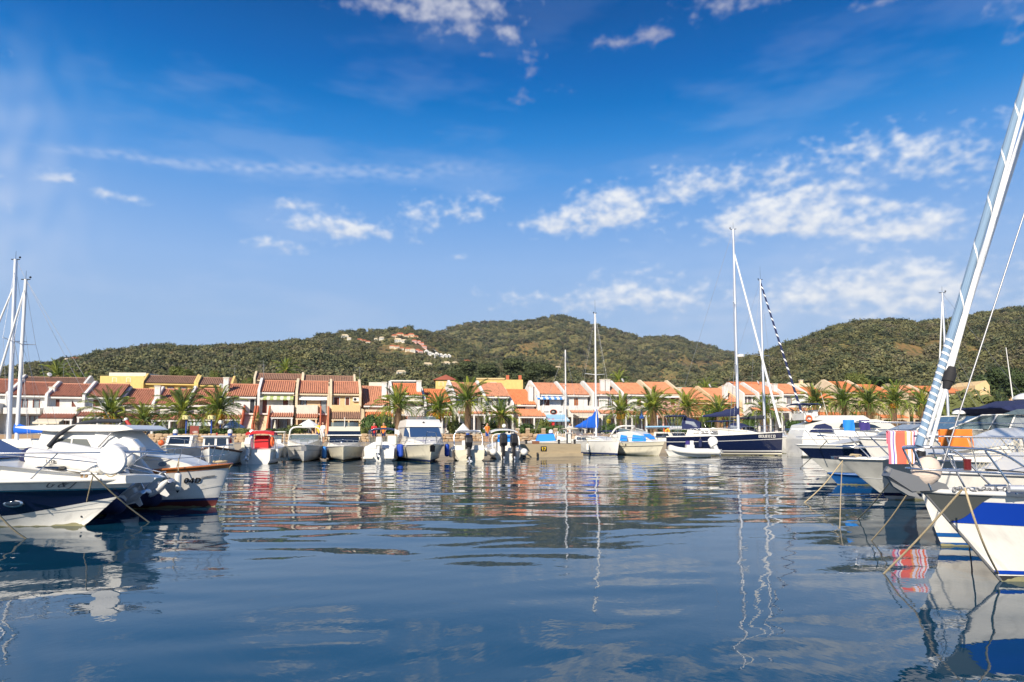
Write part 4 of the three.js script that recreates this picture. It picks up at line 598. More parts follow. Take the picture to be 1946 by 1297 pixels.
function outboard(t, x, y, z, s = 1, tilt = 0, cowl = M.black, leg = M.black, yaw = 0) {
  const pr = [[0.02, 0.02], [-0.5, 0.06], [-0.6, 0.2], [-0.6, 0.42], [-0.5, 0.58], [-0.25, 0.64], [-0.04, 0.54], [0.04, 0.28]];
  const o = part(t, 'outboard_motor', poly(pr, 0.26, 0.06).translate(0, 0.1, -0.13), cowl); o.position.set(x, y, z); o.rotation.set(0, yaw, -tilt); o.scale.setScalar(s);
  part(o, 'motor_leg', [poly([[-0.06, 0.12], [-0.42, 0.12], [-0.4, -0.25], [-0.36, -0.62], [-0.14, -0.62], [-0.1, -0.2]], 0.1, 0.03).translate(0, 0, -0.05), cbox(-0.62, -0.06, -0.5, -0.47, -0.14, 0.14, 0.01), poly([[-0.16, -0.62], [-0.4, -0.62], [-0.36, -0.98], [-0.26, -0.98]], 0.02).translate(0, 0, -0.01)], leg);
  part(o, 'gearcase', ball(-0.28, -0.7, 0, 0.3, 0.085, 0.085), leg);
  part(o, 'bracket', cbox(-0.12, 0.1, -0.25, 0.15, -0.12, 0.12, 0.02), M.galv);
  part(o, 'propeller', [0, 1, 2].map((k) => ball(0, 0.11, 0, 0.02, 0.1, 0.06, 8).rotateY(0.5).rotateX(k * 2.094).translate(-0.6, -0.7, 0)), M.alu); return o;
}
function arc(x, y0, y1, w, n = 12, flat = 3) { const a = []; for (let i = 0; i <= n; i++) { const s = i / n * 2 - 1; a.push([x, y0 + (y1 - y0) * (1 - Math.pow(Math.abs(s), flat)), s * w]); } return a; }
function bimini(t, x0, x1, y, w, m, o = {}) { // cloth roof on bent tubes
  const drop = o.drop ?? 0.12; part(t, 'bimini_top', surf((a, b) => { const s = a * 2 - 1; return V(lerp(x0, x1, b) , y + (o.tip ?? 0) * b - drop * Math.pow(Math.abs(s), 3) - 0.05 * Math.pow(Math.abs(b * 2 - 1), 4) + 0.008 * Math.sin(b * 17 + s * 4), s * w); }, 12, 10), m);
  part(t, 'bimini_edge', [0, 1].map((b) => surf((a, v) => { const s = a * 2 - 1; return V(lerp(x0, x1, b), y + (o.tip ?? 0) * b - drop * Math.pow(Math.abs(s), 3) - 0.05 - v * (o.skirt ?? 0.08), s * w); }, 12, 1)), m);
  for (const b of [0.06, 0.5, 0.94]) { const xm = lerp(x0, x1, b), f = o.foot ?? (x0 + x1) / 2; part(t, 'bimini_frame', tube([[lerp(f, xm, 0.25), o.base, -w * 0.98], ...arc(xm, y - drop - 0.07, y - 0.02, w), [lerp(f, xm, 0.25), o.base, w * 0.98]], 0.014, 5, true, 40), M.chrome); }
}
function mastRig(t, h, o) {
  const { mx, H, base, r = 0.11, m = M.alu } = o, top = V(mx - (o.back ?? 0), H, 0);
  const mast = part(t, 'mast', rod([mx, base, 0], top, r, r * 0.75, 12), m);
  part(mast, 'masthead', [rod([top.x - 0.25, H, 0], [top.x + 0.25, H, 0], 0.03, 0.03, 6), rod(top, [top.x, H + (o.whip ?? 0.5), 0], 0.012, 0.008, 5), ball(top.x - 0.25, H + 0.12, 0, 0.06)], M.black);
  const bow = h.sheer(1, 1, o.stayIn ?? 0.15), ends = [];
  for (const f of o.spread ?? [0.55]) { const y = lerp(base, H, f), x = lerp(mx, top.x, f), w = h.B * 0.36 * (1.2 - f * 0.5); part(t, 'spreader', [rod([x, y, 0], [x - 0.15, y + 0.1, w], 0.03, 0.02, 6), rod([x, y, 0], [x - 0.15, y + 0.1, -w], 0.03, 0.02, 6)], m); ends.push([x - 0.15, y + 0.1, w]); }
  for (const s of [-1, 1]) { const foot = h.sheer(o.tm ?? 0.55, s, 0.08), pts = [foot, ...ends.map((e) => V(e[0], e[1], e[2] * s)), V(top.x, H - 0.3, 0)]; part(t, 'shroud', tube(pts, 0.01, 4), M.wire); part(t, 'lower_shroud', rod(h.sheer((o.tm ?? 0.55) + 0.04, s, 0.12), [mx, lerp(base, H, (o.spread ?? [0.55])[0]), 0], 0.009, 0.009, 4), M.wire); }
  part(t, 'backstay', rod([-h.L + 0.1, h.Hs, 0], top, 0.01, 0.01, 4), M.wire);
  if (o.furl) { const a = V(bow.x, bow.y + (o.fb ?? 0.35), 0), b = a.clone().lerp(V(top.x, H * (o.ff ?? 0.93), 0), 1); const f = part(t, 'furled_genoa', rod(a, b, o.fr ?? 0.1, (o.fr ?? 0.1) * 0.6, 10), o.furl); if (o.spiral) part(f, 'spiral_stripe', helix(a, b, (o.fr ?? 0.1) * 1.05, (o.fr ?? 0.1) * 0.64, o.turns ?? 14, o.sw ?? 0.12), o.spiral); part(t, 'furler_drum', rod([bow.x, bow.y, 0], a, 0.09, 0.09, 10), M.black); }
  else part(t, 'forestay', rod(bow, top, 0.012, 0.012, 4), M.wire);
  if (o.boom) { const y = o.boomY, e = [mx - o.boom, y + (o.boomRise ?? 0.1), 0]; part(t, 'boom', rod([mx, y, 0], e, 0.07, 0.06, 8), m); if (o.cover) part(t, 'sail_cover', surf((a, b) => { const an = a * 6.2832, k = b, hgt = lerp(o.ch ?? 0.75, 0.16, Math.pow(k, 0.7)) * (1 + 0.06 * Math.sin(b * 22)), c = y + (o.boomRise ?? 0.1) * b; return V(mx + 0.12 - (o.boom + 0.1) * b, c - 0.1 + hgt * (0.5 + 0.5 * Math.sin(an)), Math.cos(an) * (0.17 - 0.06 * b) * (1 - 0.4 * Math.max(0, Math.sin(an)))); }, 14, 24), o.cover); }
}
function helix(a, b, r0, r1, turns, w) { const d = b.clone().sub(a), q = new THREE.Quaternion().setFromUnitVectors(V(0, 1, 0), d.clone().normalize()), L = d.length(); return surf((u, v) => { const k = u, an = k * turns * 6.2832, r = lerp(r0, r1, k), p = V(Math.cos(an) * r, k * L + v * w, Math.sin(an) * r); return p.applyQuaternion(q).add(a); }, turns * 14, 1); }
function onHull(t, str, size, h, t0, y0, s, m, off = 0.012, f = font, shear = 0) { const g = text(str, size, 0.006, f), p = g.attributes.position; for (let i = 0; i < p.count; i++) { const x = p.getX(i) + shear * p.getY(i), y = y0 + p.getY(i), q = clamp(t0 + (s > 0 ? x : -x) / h.L, 0, 0.999), v = h.P(q, y, s, off + p.getZ(i)); p.setXYZ(i, v.x, v.y, v.z); } g.computeVertexNormals(); return part(t, 'lettering', g, m); }
function rope(label, pts, r = 0.014, sag = 0) { pts = pts.map(toV); if (sag) { const m = pts[0].clone().lerp(pts[1], 0.5); m.y -= sag; pts = [pts[0], m, pts[1]]; } const g = new THREE.TubeGeometry(new THREE.CatmullRomCurve3(pts), 24, r, 6); const o = part(null, 'mooring_rope', g, M.rope); return tag(o, label, 'rope', 'mooring ropes'); }
function boat(name, label, px, py, deg, group, cat = 'boat') { const p = onWater(px, py); return thing(name, label, cat, [p.x, 0, p.z], deg * Math.PI / 180, group); }
// put a boat by its stern instead
function byStern(t, L) { const a = t.rotation.y; t.position.x += Math.cos(a) * L; t.position.z -= Math.sin(a) * L; return t; }
const cst = (v) => () => v;
function cloth(name, label, cat, c, w, drop, m, turn = 0, back = 0.35) { // towel over a rail
  const g = surf((a, b) => { const s = b * (drop + back) - back, th = 0.035; return s < 0 ? V((a - 0.5) * w, s < -0.02 ? s + 0.0 : 0, -th - 0.01 * Math.sin(a * 7)) : V((a - 0.5) * w + 0.01 * Math.sin(b * 9), -s, th + 0.012 * Math.sin(a * 9 + b * 4)); }, 18, 26); const o = part(null, name, g, m); o.position.copy(c); o.rotation.y = turn; return tag(o, label, cat);
}
const capTube = (pts, r) => merge([tube(pts, r, 14, true), ball(...pts[0], r, r, r), ball(...pts[pts.length - 1], r, r, r)]);

// ---------- far row, from the left ----------
const farG = 'boats moored along the far quay';
{ // fishing boat with little wheelhouse
  const t = boat('fishing_boat', 'small white fishing boat with two-window wheelhouse and brown gunwale', 397, 889, -80, farG), h = hullOf({ L: 5.6, B: 2.0, Hb: 1.15, Hs: 0.72, rake: 0.15, round: true, pb: 2.2 });
  buildHull(t, h, { rail: M.wood, rr: 0.045, bands: [['gunwale_band', M.wood, (q) => h.hs(q) - 0.09, (q) => h.hs(q) - 0.01], ['boot_stripe', M.boot, cst(0), cst(0.1)]] });
  const w = (x, y) => 0.72 - 0.08 * (y - 1); part(t, 'wheelhouse', prism([[-1.2, 0.8], [-1.25, 1.68], [-1.5, 1.74], [-2.7, 1.7], [-2.8, 0.7]], w), M.white); part(t, 'wheelhouse_roof', prism([[-1.1, 1.68], [-1.3, 1.76], [-2.9, 1.74], [-2.9, 1.68]], () => 0.78), M.white);
  for (const s of [-1, 1]) part(t, 'front_window', panel([[-1.225, 1.22, s * 0.07], [-1.225, 1.22, s * 0.58], [-1.245, 1.6, s * 0.56], [-1.245, 1.6, s * 0.07]].map(([x, y, z]) => [x + 0.02, y, z])), M.glass);
  sideWins(t, 'side_window', [[-1.5, 1.2], [-1.5, 1.6], [-2.5, 1.6], [-2.5, 1.2]], w, M.glass); part(t, 'stem_post', rod([0.02, 0, 0], [0.17, 1.35, 0], 0.04, 0.04, 6), M.white); part(t, 'lantern', [ball(-1.5, 1.86, 0, 0.06), rod([-1.5, 1.7, 0], [-1.5, 1.85, 0], 0.02)], M.redPaint);
}
{ // white cabin boat further left
  const t = boat('cabin_boat', 'white cabin boat behind the curved white hardtop cruiser', 322, 884, -80, farG), h = hullOf({ L: 6, B: 2.2, Hb: 1.2, Hs: 0.8 }); buildHull(t, h); const w = () => 0.75; part(t, 'cabin', prism([[-1.4, 1], [-1.9, 1.72], [-3, 1.76], [-3.3, 0.9]], w), M.white); part(t, 'windscreen', panel([[-1.55, 1.2, -0.6], [-1.55, 1.2, 0.6], [-1.86, 1.64, 0.58], [-1.86, 1.64, -0.58]].map(([x, y, z]) => [x + 0.02, y + 0.02, z])), M.glass); sideWins(t, 'side_window', [[-2, 1.25], [-2.1, 1.62], [-2.9, 1.62], [-2.95, 1.25]], w, M.glass); railing(t, h, 0.5, 0.45, [0.6, 0.8]);
  part(t, 'buoy', ball(-0.6, 1.3, 0.7, 0.18), M.orangePaint);
}
{ // open boat with red cover
  const t = boat('open_motorboat', 'white open boat with red bimini and red console cover', 484, 883, 97, farG), h = hullOf({ L: 5.6, B: 2.1, Hb: 1.2, Hs: 0.9, rake: 0.7 }); byStern(t, 5.6); buildHull(t, h, { bands: [['cream_band', M.cream, (q) => h.hs(q) - 0.2, (q) => h.hs(q)]] });
  part(t, 'console_cover', prism([[-4.1, 0.9], [-4.15, 1.5], [-3.8, 1.75], [-3.3, 1.6], [-3.1, 0.9]], () => 0.42), M.redCloth); part(t, 'cover_seam', panel([[-4.17, 1.32, -0.49], [-4.17, 1.36, 0.49], [-4.175, 1.39, 0.49], [-4.175, 1.35, -0.49]], 0.01), M.black);
  bimini(t, -4.6, -3.6, 2.06, 0.85, M.redCloth, { base: 0.95, skirt: 0.16 }); outboard(t, -5.65, 0.8, -0.35, 0.95, 0.35, M.white, M.tubeGrey); part(t, 'seat', cbox(-5.2, -4.6, 0.9, 1.35, -0.95, -0.35, 0.06), M.cream); fender(t, [-4.8, 0.6, 1.12], 0.4, 0.11); part(t, 'lifebuoy', new THREE.TorusGeometry(0.24, 0.08, 8, 16).translate(-4.3, 1.35, 0.72), M.orangePaint);
}
{ // small boat with T-top
  const t = boat('open_motorboat', 'small grey hulled boat with white T-top roof between red cover and radar arch', 521, 870, -75, farG), h = hullOf({ L: 5, B: 1.9, Hb: 0.95, Hs: 0.7, rake: 0.6 }); buildHull(t, h, { hull: M.cream }); part(t, 'console', cbox(-2.8, -2.1, 0.75, 1.45, -0.35, 0.35, 0.06), M.white); part(t, 't_top', cbox(-3.3, -1.8, 1.93, 2.0, -0.65, 0.65, 0.03), M.white); for (const [x, z] of [[-3.2, 0.55], [-3.2, -0.55], [-1.95, 0.55], [-1.95, -0.55]]) part(t, 'post', rod([x, 0.7, z], [x, 1.95, z], 0.025), M.white); part(t, 'windscreen', panel([[-2.05, 1.4, -0.4], [-2.05, 1.4, 0.4], [-2.2, 1.72, 0.36], [-2.2, 1.72, -0.36]]), M.tint); fender(t, [-0.9, 0.45, 0.82], 0.4, 0.1);
}
{ // express cruiser with radar arch
  const t = boat('motor_cruiser', 'white cruiser with tubular radar arch and two blue fenders', 577, 879, -74, farG), h = hullOf({ L: 8.2, B: 2.55, Hb: 1.12, Hs: 0.9, rake: 0.8, chine: 0.5, wf: 0.55 });
  buildHull(t, h, { rail: M.greyhull, bands: [['hull_stripe', M.greyhull, (q) => h.hs(q) - 0.34, (q) => h.hs(q) - 0.28], ['boot_stripe', M.black, cst(-0.02), cst(0.06)]] });
  const w = (x, y) => 1.05 + 0.04 * Math.min(0, x + 3) - Math.max(0, x + 2.4) * 0.42 - 0.1 * (y - 1); part(t, 'foredeck_cabin', prism([[0.1, 1.08], [-1.2, 1.28], [-2.6, 1.42], [-3, 1.42], [-3.1, 0.9]], w), M.white); part(t, 'hatch', cbox(-2.2, -1.6, 1.33, 1.39, -0.3, 0.3, 0.02), M.tint);
  part(t, 'windscreen', [panel([[-2.75, 1.42, -0.9], [-2.75, 1.42, 0.9], [-3.1, 1.76, 0.86], [-3.1, 1.76, -0.86]]), ...[-1, 1].map((s) => panel([[-2.75, 1.42, s * 0.9], [-4, 1.42, s * 1.1], [-4, 1.72, s * 1.05], [-3.1, 1.76, s * 0.86]]))], M.tint); part(t, 'windscreen_frame', tube([[-4, 1.72, -1.05], [-3.1, 1.77, -0.86], [-3.1, 1.77, 0.86], [-4, 1.72, 1.05]], 0.022), M.white); part(t, 'coaming', prism([[-3, 0.9], [-3.1, 1.42], [-7.6, 1.2], [-8, 0.9]], (x) => 1.14), M.white);
  part(t, 'radar_arch', tube([[-5.2, 1.2, -1.15], [-5, 2.1, -1.02], [-4.95, 2.28, -0.8], [-4.95, 2.3, 0], [-4.95, 2.28, 0.8], [-5, 2.1, 1.02], [-5.2, 1.2, 1.15]], 0.06, 8, true), M.white); railing(t, h, 0.45, 0.42, [0.55, 0.7, 0.85, 0.95]);
  fender(t, [-2.4, 0.55, -1.3], 0.55, 0.15, M.skyFender); fender(t, [-2.9, 0.5, -1.36], 0.55, 0.15, M.blueFender); fender(t, [-2.6, 0.5, 1.32], 0.5, 0.12); part(t, 'anchor', [cbox(0.5, 0.95, 0.98, 1.08, -0.06, 0.06, 0.02), cbox(0.85, 1, 0.75, 1.05, -0.18, 0.18, 0.03)], M.galv);
}
{ // flybridge with dark panes
  const t = boat('flybridge_cruiser', 'cream flybridge cruiser with dark windscreen and dark flybridge visor', 652, 878, -77, farG), h = hullOf({ L: 9, B: 2.85, Hb: 1.05, Hs: 0.85, rake: 0.7, wf: 0.6 });
  buildHull(t, h, { hull: M.cream, bands: [['boot_stripe', M.black, cst(-0.02), cst(0.14)]] }); for (const s of [-1, 1]) part(t, 'porthole', panel([[-1.8, 0.8], [-2.3, 0.82], [-2.3, 0.9], [-1.8, 0.88]].map(([x, y]) => { const q = 1 + x / 9; return [x, y, s * (h.z(q, y) + 0.012)]; })), M.black);
  const w = (x, y) => 1.18 - Math.max(0, x + 2.6) * 0.38 - 0.1 * (y - 1); part(t, 'foredeck_cabin', prism([[0, 1.0], [-1, 1.12], [-2.3, 1.24], [-2.6, 0.9]], w), M.white); part(t, 'saloon', prism([[-2.2, 1.2], [-2.75, 1.72], [-6.6, 1.78], [-6.8, 0.9], [-2.4, 0.9]], w), M.cream);
  part(t, 'windscreen', panel([[-2.2, 1.22, -1.02], [-2.2, 1.22, 1.02], [-2.72, 1.68, 0.98], [-2.72, 1.68, -0.98]].map(([x, y, z]) => [x + 0.03, y + 0.02, z])), M.glass); sideWins(t, 'side_window', [[-2.8, 1.3], [-3, 1.62], [-6, 1.62], [-6.2, 1.3]], w, M.glass);
  part(t, 'visor', prism([[-2.6, 1.74], [-2.95, 2.02], [-3.4, 2.02], [-3.4, 1.74]], () => 1.12), M.glass); part(t, 'visor_lip', prism([[-2.5, 1.7], [-2.55, 1.77], [-3.4, 1.77], [-3.4, 1.7]], () => 1.18), M.white); part(t, 'flybridge', prism([[-2.95, 2.02], [-3.3, 2.34], [-6.2, 2.3], [-6.4, 1.76], [-3.2, 1.8]], () => 1.08), M.cream); part(t, 'flybridge_screen', surf((a, b) => V(-3.3 - 0.2 * b - 0.4 * Math.abs(a * 2 - 1) ** 3, 2.34 + 0.3 * b, (a * 2 - 1) * 0.95), 10, 2), M.tint); part(t, 'antenna', rod([-3.2, 2.3, 0], [-3.3, 3.0, 0], 0.03, 0.02), M.white);
  railing(t, h, 0.5, 0.4, [0.6, 0.74, 0.86, 0.95]); fender(t, [-3, 0.5, -1.48], 0.5, 0.12, M.fender, M.boot); fender(t, [-3, 0.5, 1.48], 0.5, 0.12, M.fender, M.boot); part(t, 'search_light', ball(-1, 1.25, 0.15, 0.08), M.chrome);
}
{ // covered open boat, stern to us
  const t = boat('open_motorboat', 'white boat under a white cover with navy bimini and tilted white outboard', 720, 878, 95, farG), h = hullOf({ L: 6.4, B: 2.3, Hb: 1.2, Hs: 0.85, rake: 0.7 }); byStern(t, 6.4); buildHull(t, h, { bands: [['blue_stripe', M.awnBlue, cst(0.05), cst(0.16)]] });
  part(t, 'stern_cover', surf((a, b) => { const s = a * 2 - 1; return V(-6.3 + 1.9 * b, 0.75 + 0.55 * Math.sin(b * 2.2) * (1 - 0.5 * s * s) + 0.04 * Math.sin(a * 14 + b * 6), s * 1.02); }, 20, 14), M.whiteCloth); outboard(t, -6.45, 0.75, 0, 1, 0.5, M.white, M.tubeGrey); part(t, 'seat_back', cbox(-4.4, -4.1, 1.1, 1.7, 0.35, 0.95, 0.08), M.white);
  bimini(t, -4.2, -2.6, 2.25, 0.98, M.navyCloth, { base: 1.1, drop: 0.16 }); part(t, 'windscreen', surf((a, b) => V(-2.6 - 0.3 * b - 0.7 * (a * 2 - 1) ** 2, 1.2 + 0.42 * b, (a * 2 - 1) * 0.95), 12, 2), M.tint); part(t, 'flagstaff', rod([-6.1, 1, 0.98], [-6.2, 2.2, 1.0], 0.015), M.white); part(t, 'flag', surf((a, b) => V(-6.2 - a * 0.05, 2.15 - b * 0.3 - a * 0.1, 1.0 + a * 0.3), 4, 4), M.whiteCloth);
  for (const s of [-1, 1]) part(t, 'swim_platform', cbox(-6.75, -6.35, 0.22, 0.34, s > 0 ? 0.35 : -1, s > 0 ? 1 : -0.35, 0.03), M.white);
}
{ // big flybridge, blue windscreen cover
  const t = boat('flybridge_cruiser', 'large white flybridge cruiser with blue windscreen cover and blue fenders', 817, 880, -74, farG), h = hullOf({ L: 10, B: 3.15, Hb: 1.2, Hs: 1.0, rake: 0.75, wf: 0.66, pb: 2.6, flare: 1.8 });
  buildHull(t, h, { hull: M.cream, bands: [['boot_stripe', M.boot, cst(-0.02), cst(0.17)]] });
  const w = (x, y) => 1.32 - Math.max(0, x + 2.4) * 0.42 - 0.12 * (y - 1.2); part(t, 'foredeck_cabin', prism([[0.1, 1.15], [-1, 1.42], [-1.9, 1.62], [-2.4, 1.0]], w), M.white); part(t, 'saloon', prism([[-1.8, 1.6], [-2.7, 2.32], [-7.4, 2.3], [-7.6, 1.0], [-2.2, 1.0]], w), M.white);
  part(t, 'windscreen_cover', [panel([[-1.82, 1.62, -1.04], [-1.82, 1.62, 1.04], [-2.66, 2.28, 1.0], [-2.66, 2.28, -1.0]].map(([x, y, z]) => [x + 0.04, y + 0.02, z])), ...[-1, 1].map((s) => panel([[-1.9, 1.64, s * 1.1], [-3.2, 1.66, s * 1.3], [-3.3, 2.24, s * 1.22], [-2.62, 2.27, s * 1.08]]))], std(0.012, 0.05, 0.14, 0.8, { bumpMap: clothTex, bumpScale: 0.01 })); for (const s of [-1, 1]) part(t, 'screen_pillar', rod([-1.85, 1.6, s * 1.05], [-2.66, 2.3, s * 1.02], 0.035), M.white);
  part(t, 'flybridge', prism([[-2.5, 2.3], [-3.1, 2.78], [-3.4, 2.82], [-6.8, 2.76], [-7.2, 2.26]], (x, y) => 1.24 - 0.22 * (y - 2.3)), M.white); part(t, 'fly_screen', surf((a, b) => V(-3.35 - 0.3 * b - 0.3 * (a * 2 - 1) ** 2, 2.8 + 0.22 * b, (a * 2 - 1) * 1.0), 10, 2), M.tint); part(t, 'emblem', [ball(-2.83, 2.58, 0, 0.02, 0.1, 0.05), ball(-2.83, 2.58, 0, 0.02, 0.05, 0.1)], M.black); part(t, 'name_board', [-1, 1].map((s) => panel([[-0.85, 1.31, s * 0.15], [-1.1, 1.3, s * 0.7], [-1.1, 1.42, s * 0.7], [-0.9, 1.42, s * 0.15]].map(([x, y, z]) => [x + 0.08, y, z]))), M.purpleCloth);
  railing(t, h, 0.45, 0.48, [0.5, 0.62, 0.74, 0.85, 0.93], { mid: [0.5] }); part(t, 'pulpit', tube([[0.3, 1.2, -0.35], [0.5, 1.95, -0.3], [0.55, 1.98, 0.3], [0.3, 1.2, 0.35]], 0.025, 6, false), M.chrome); part(t, 'anchor', [cbox(0.5, 1.05, 1.08, 1.18, -0.08, 0.08, 0.02), poly([[0.75, 1.1], [1.1, 1.1], [0.88, 0.72]], 0.3).translate(0, 0, -0.15)], M.black);
  for (const [x, z] of [[-2.2, -1.5], [-2.7, -1.62], [-3.1, -1.66], [-2.4, 1.56], [-2.9, 1.64]]) fender(t, [x, 0.72, z], 0.55, 0.16, M.blueFender);
}
{ // small boat with big black outboard
  const t = boat('open_motorboat', 'white open boat with single tilted black outboard and tube frame', 893, 876, 98, farG), h = hullOf({ L: 5.6, B: 2.35, Hb: 0.95, Hs: 0.72, rake: 0.6 }); byStern(t, 5.6); buildHull(t, h, { hull: M.cream }); outboard(t, -5.62, 0.72, -0.1, 1.25, 0.25); part(t, 'console', cbox(-3.4, -2.8, 0.75, 1.35, -0.4, 0.4, 0.06), M.white); part(t, 'frame_arch', tube([[-4.2, 0.75, -1.0], [-3.9, 1.9, -0.9], [-3.85, 2.02, 0], [-3.9, 1.9, 0.9], [-4.2, 0.75, 1.0]], 0.04, 6, true), M.chrome); part(t, 'furled_bimini', rod([-3.7, 2.0, -0.9], [-3.7, 2.0, 0.9], 0.09, 0.09), M.tubeGrey); part(t, 'stern_locker', [cbox(-5.5, -4.9, 0.7, 1.05, -1.0, -0.3, 0.05), cbox(-5.5, -4.9, 0.7, 1.05, 0.3, 1.0, 0.05)], M.white); fender(t, [-5.2, 0.5, -1.28], 0.35, 0.12); fender(t, [-4.6, 0.5, -1.28], 0.35, 0.12);
}
{ // rib with two black outboards
  const t = boat('rigid_inflatable', 'white inflatable boat with twin black outboards and grey sun roof', 965, 873, 99, farG), h = hullOf({ L: 6.4, B: 2.2, Hb: 0.7, Hs: 0.55, rake: 0.5 }); byStern(t, 6.4); buildHull(t, h); for (const s of [-1, 1]) part(t, 'tube', capTube([[-6.9, 0.52, s * 1.12], [-5, 0.52, s * 1.18], [-2.5, 0.6, s * 1.1], [-0.8, 0.75, s * 0.6], [0, 0.85, 0]], 0.26), M.white); for (const s of [-1, 1]) part(t, 'tube_stripe', tube([[-6.9, 0.52, s * 1.375], [-5, 0.52, s * 1.435], [-2.5, 0.6, s * 1.35]], 0.03, 6, true), M.black);
  outboard(t, -6.5, 0.85, -0.38, 1.25, 0); outboard(t, -6.5, 0.85, 0.38, 1.25, 0); part(t, 'console', cbox(-4.2, -3.4, 0.55, 1.4, -0.45, 0.45, 0.08), M.black); part(t, 'bench_back', prism([[-4.7, 1.2], [-4.8, 1.75], [-4.65, 1.75], [-4.5, 1.2]], () => 0.5), M.skyCloth); part(t, 'bench', cbox(-5.3, -4.5, 0.55, 1.2, -0.55, 0.55, 0.08), M.white); bimini(t, -4.8, -3.2, 2.2, 1.02, M.tubeGrey, { base: 0.8, drop: 0.2 }); part(t, 'roll_bar', tube([[-5.7, 0.6, -1], [-5.2, 1.7, -0.9], [-5.1, 1.8, 0], [-5.2, 1.7, 0.9], [-5.7, 0.6, 1]], 0.05, 8, true), M.white); fender(t, [-6, 0.5, -1.55], 0.35, 0.13); fender(t, [-5.3, 0.5, -1.55], 0.35, 0.13);
}
{ // behind the pier
  const t = boat('day_boat', 'white day boat with bright blue cockpit cover beside the stone pier', 1098, 862.5, 2, farG), h = hullOf({ L: 4.6, B: 1.9, Hb: 1.35, Hs: 1.05, rake: 0.5 }); buildHull(t, h); part(t, 'cockpit_cover', prism([[-3.8, 1.1], [-3.6, 1.72], [-2.2, 1.78], [-2.05, 1.1]], (x, y) => 0.8 - 0.2 * (y - 1.1)), M.skyCloth); part(t, 'cuddy', prism([[-2.0, 1.1], [-1.9, 1.62], [-0.6, 1.3], [-0.4, 1.1]], () => 0.6), M.white);
  const u = boat('sailing_dinghy', 'small sailboat with thin white mast and loosely furled grey sail', 1112, 863, 5, farG), k = hullOf({ L: 4.8, B: 1.8, Hb: 1.3, Hs: 1.15, rake: 0.3, round: true }); u.position.z -= 2.2; buildHull(u, k); mastRig(u, k, { mx: -1.55, H: 9.6, base: 1.2, r: 0.075, m: M.mastWhite, boom: 0.2, boomY: 2.0, spread: [0.6] }); part(u, 'furled_sail', surf((a, b) => V(-1.35 + b * 1.5, 2.55 - 0.95 * Math.pow(b, 0.8) + (0.06 + 0.28 * Math.sin(b * 3.1)) * Math.sin(a * 6.28) * 0.8, Math.cos(a * 6.28) * 0.14), 10, 14), M.tubeGrey); part(u, 'wood_hatch', cbox(-0.6, 0.1, 1.3, 1.62, -0.3, 0.3, 0.03), M.varnish);
  part(u, 'cockpit_frame', tube([[-2.6, 1.2, -0.6], [-2.4, 1.9, -0.55], [-2.35, 1.95, 0.55], [-2.6, 1.2, 0.6]], 0.05), M.white);
}
{ // white sailboat, blue sail cover
  const t = boat('sailboat', 'white sailboat with bright blue sail cover and navy bottom', 1173, 866.5, -66, farG, 'sailboat'), h = hullOf({ L: 8.3, B: 2.9, Hb: 1.25, Hs: 1.1, rake: 0.35, round: true, pb: 1.9, sw: 0.8, draft: 0.5 });
  buildHull(t, h, { bands: [['boot_stripe', M.boot, cst(-0.02), cst(0.2)]] }); const w = (x, y) => 0.95 - Math.max(0, x + 3) * 0.28 - 0.2 * (y - 1.2); part(t, 'coachroof', prism([[-1.1, 1.15], [-1.9, 1.5], [-3.4, 1.6], [-5.4, 1.62], [-5.6, 1.1]], w), M.white); sideWins(t, 'cabin_window', [[-3.5, 1.28], [-3.5, 1.46], [-4.2, 1.48], [-4.2, 1.28]], w, M.glass); sideWins(t, 'cabin_window', [[-4.35, 1.28], [-4.35, 1.48], [-5.1, 1.5], [-5.1, 1.28]], w, M.glass);
  mastRig(t, h, { mx: -3.3, H: 12.4, base: 1.5, r: 0.085, m: M.mastWhite, boom: 3.6, boomY: 2.35, cover: M.blueCloth, ch: 1.7, spread: [0.5], whip: 1.2 }); railing(t, h, 0.05, 0.55, [0.08, 0.3, 0.5, 0.7, 0.88], { r: 0.012, mid: [0.5], fwd: 0 }); bimini(t, -8.2, -6.6, 2.35, 1.0, M.creamCloth, { base: 1.2 }); fender(t, [-7.4, 0.7, -1.35], 0.35, 0.12, M.fender, M.boot); fender(t, [-6.6, 0.7, -1.45], 0.35, 0.12, M.fender, M.boot); fender(t, [-2.6, 0.65, 1.28], 0.4, 0.12);
}
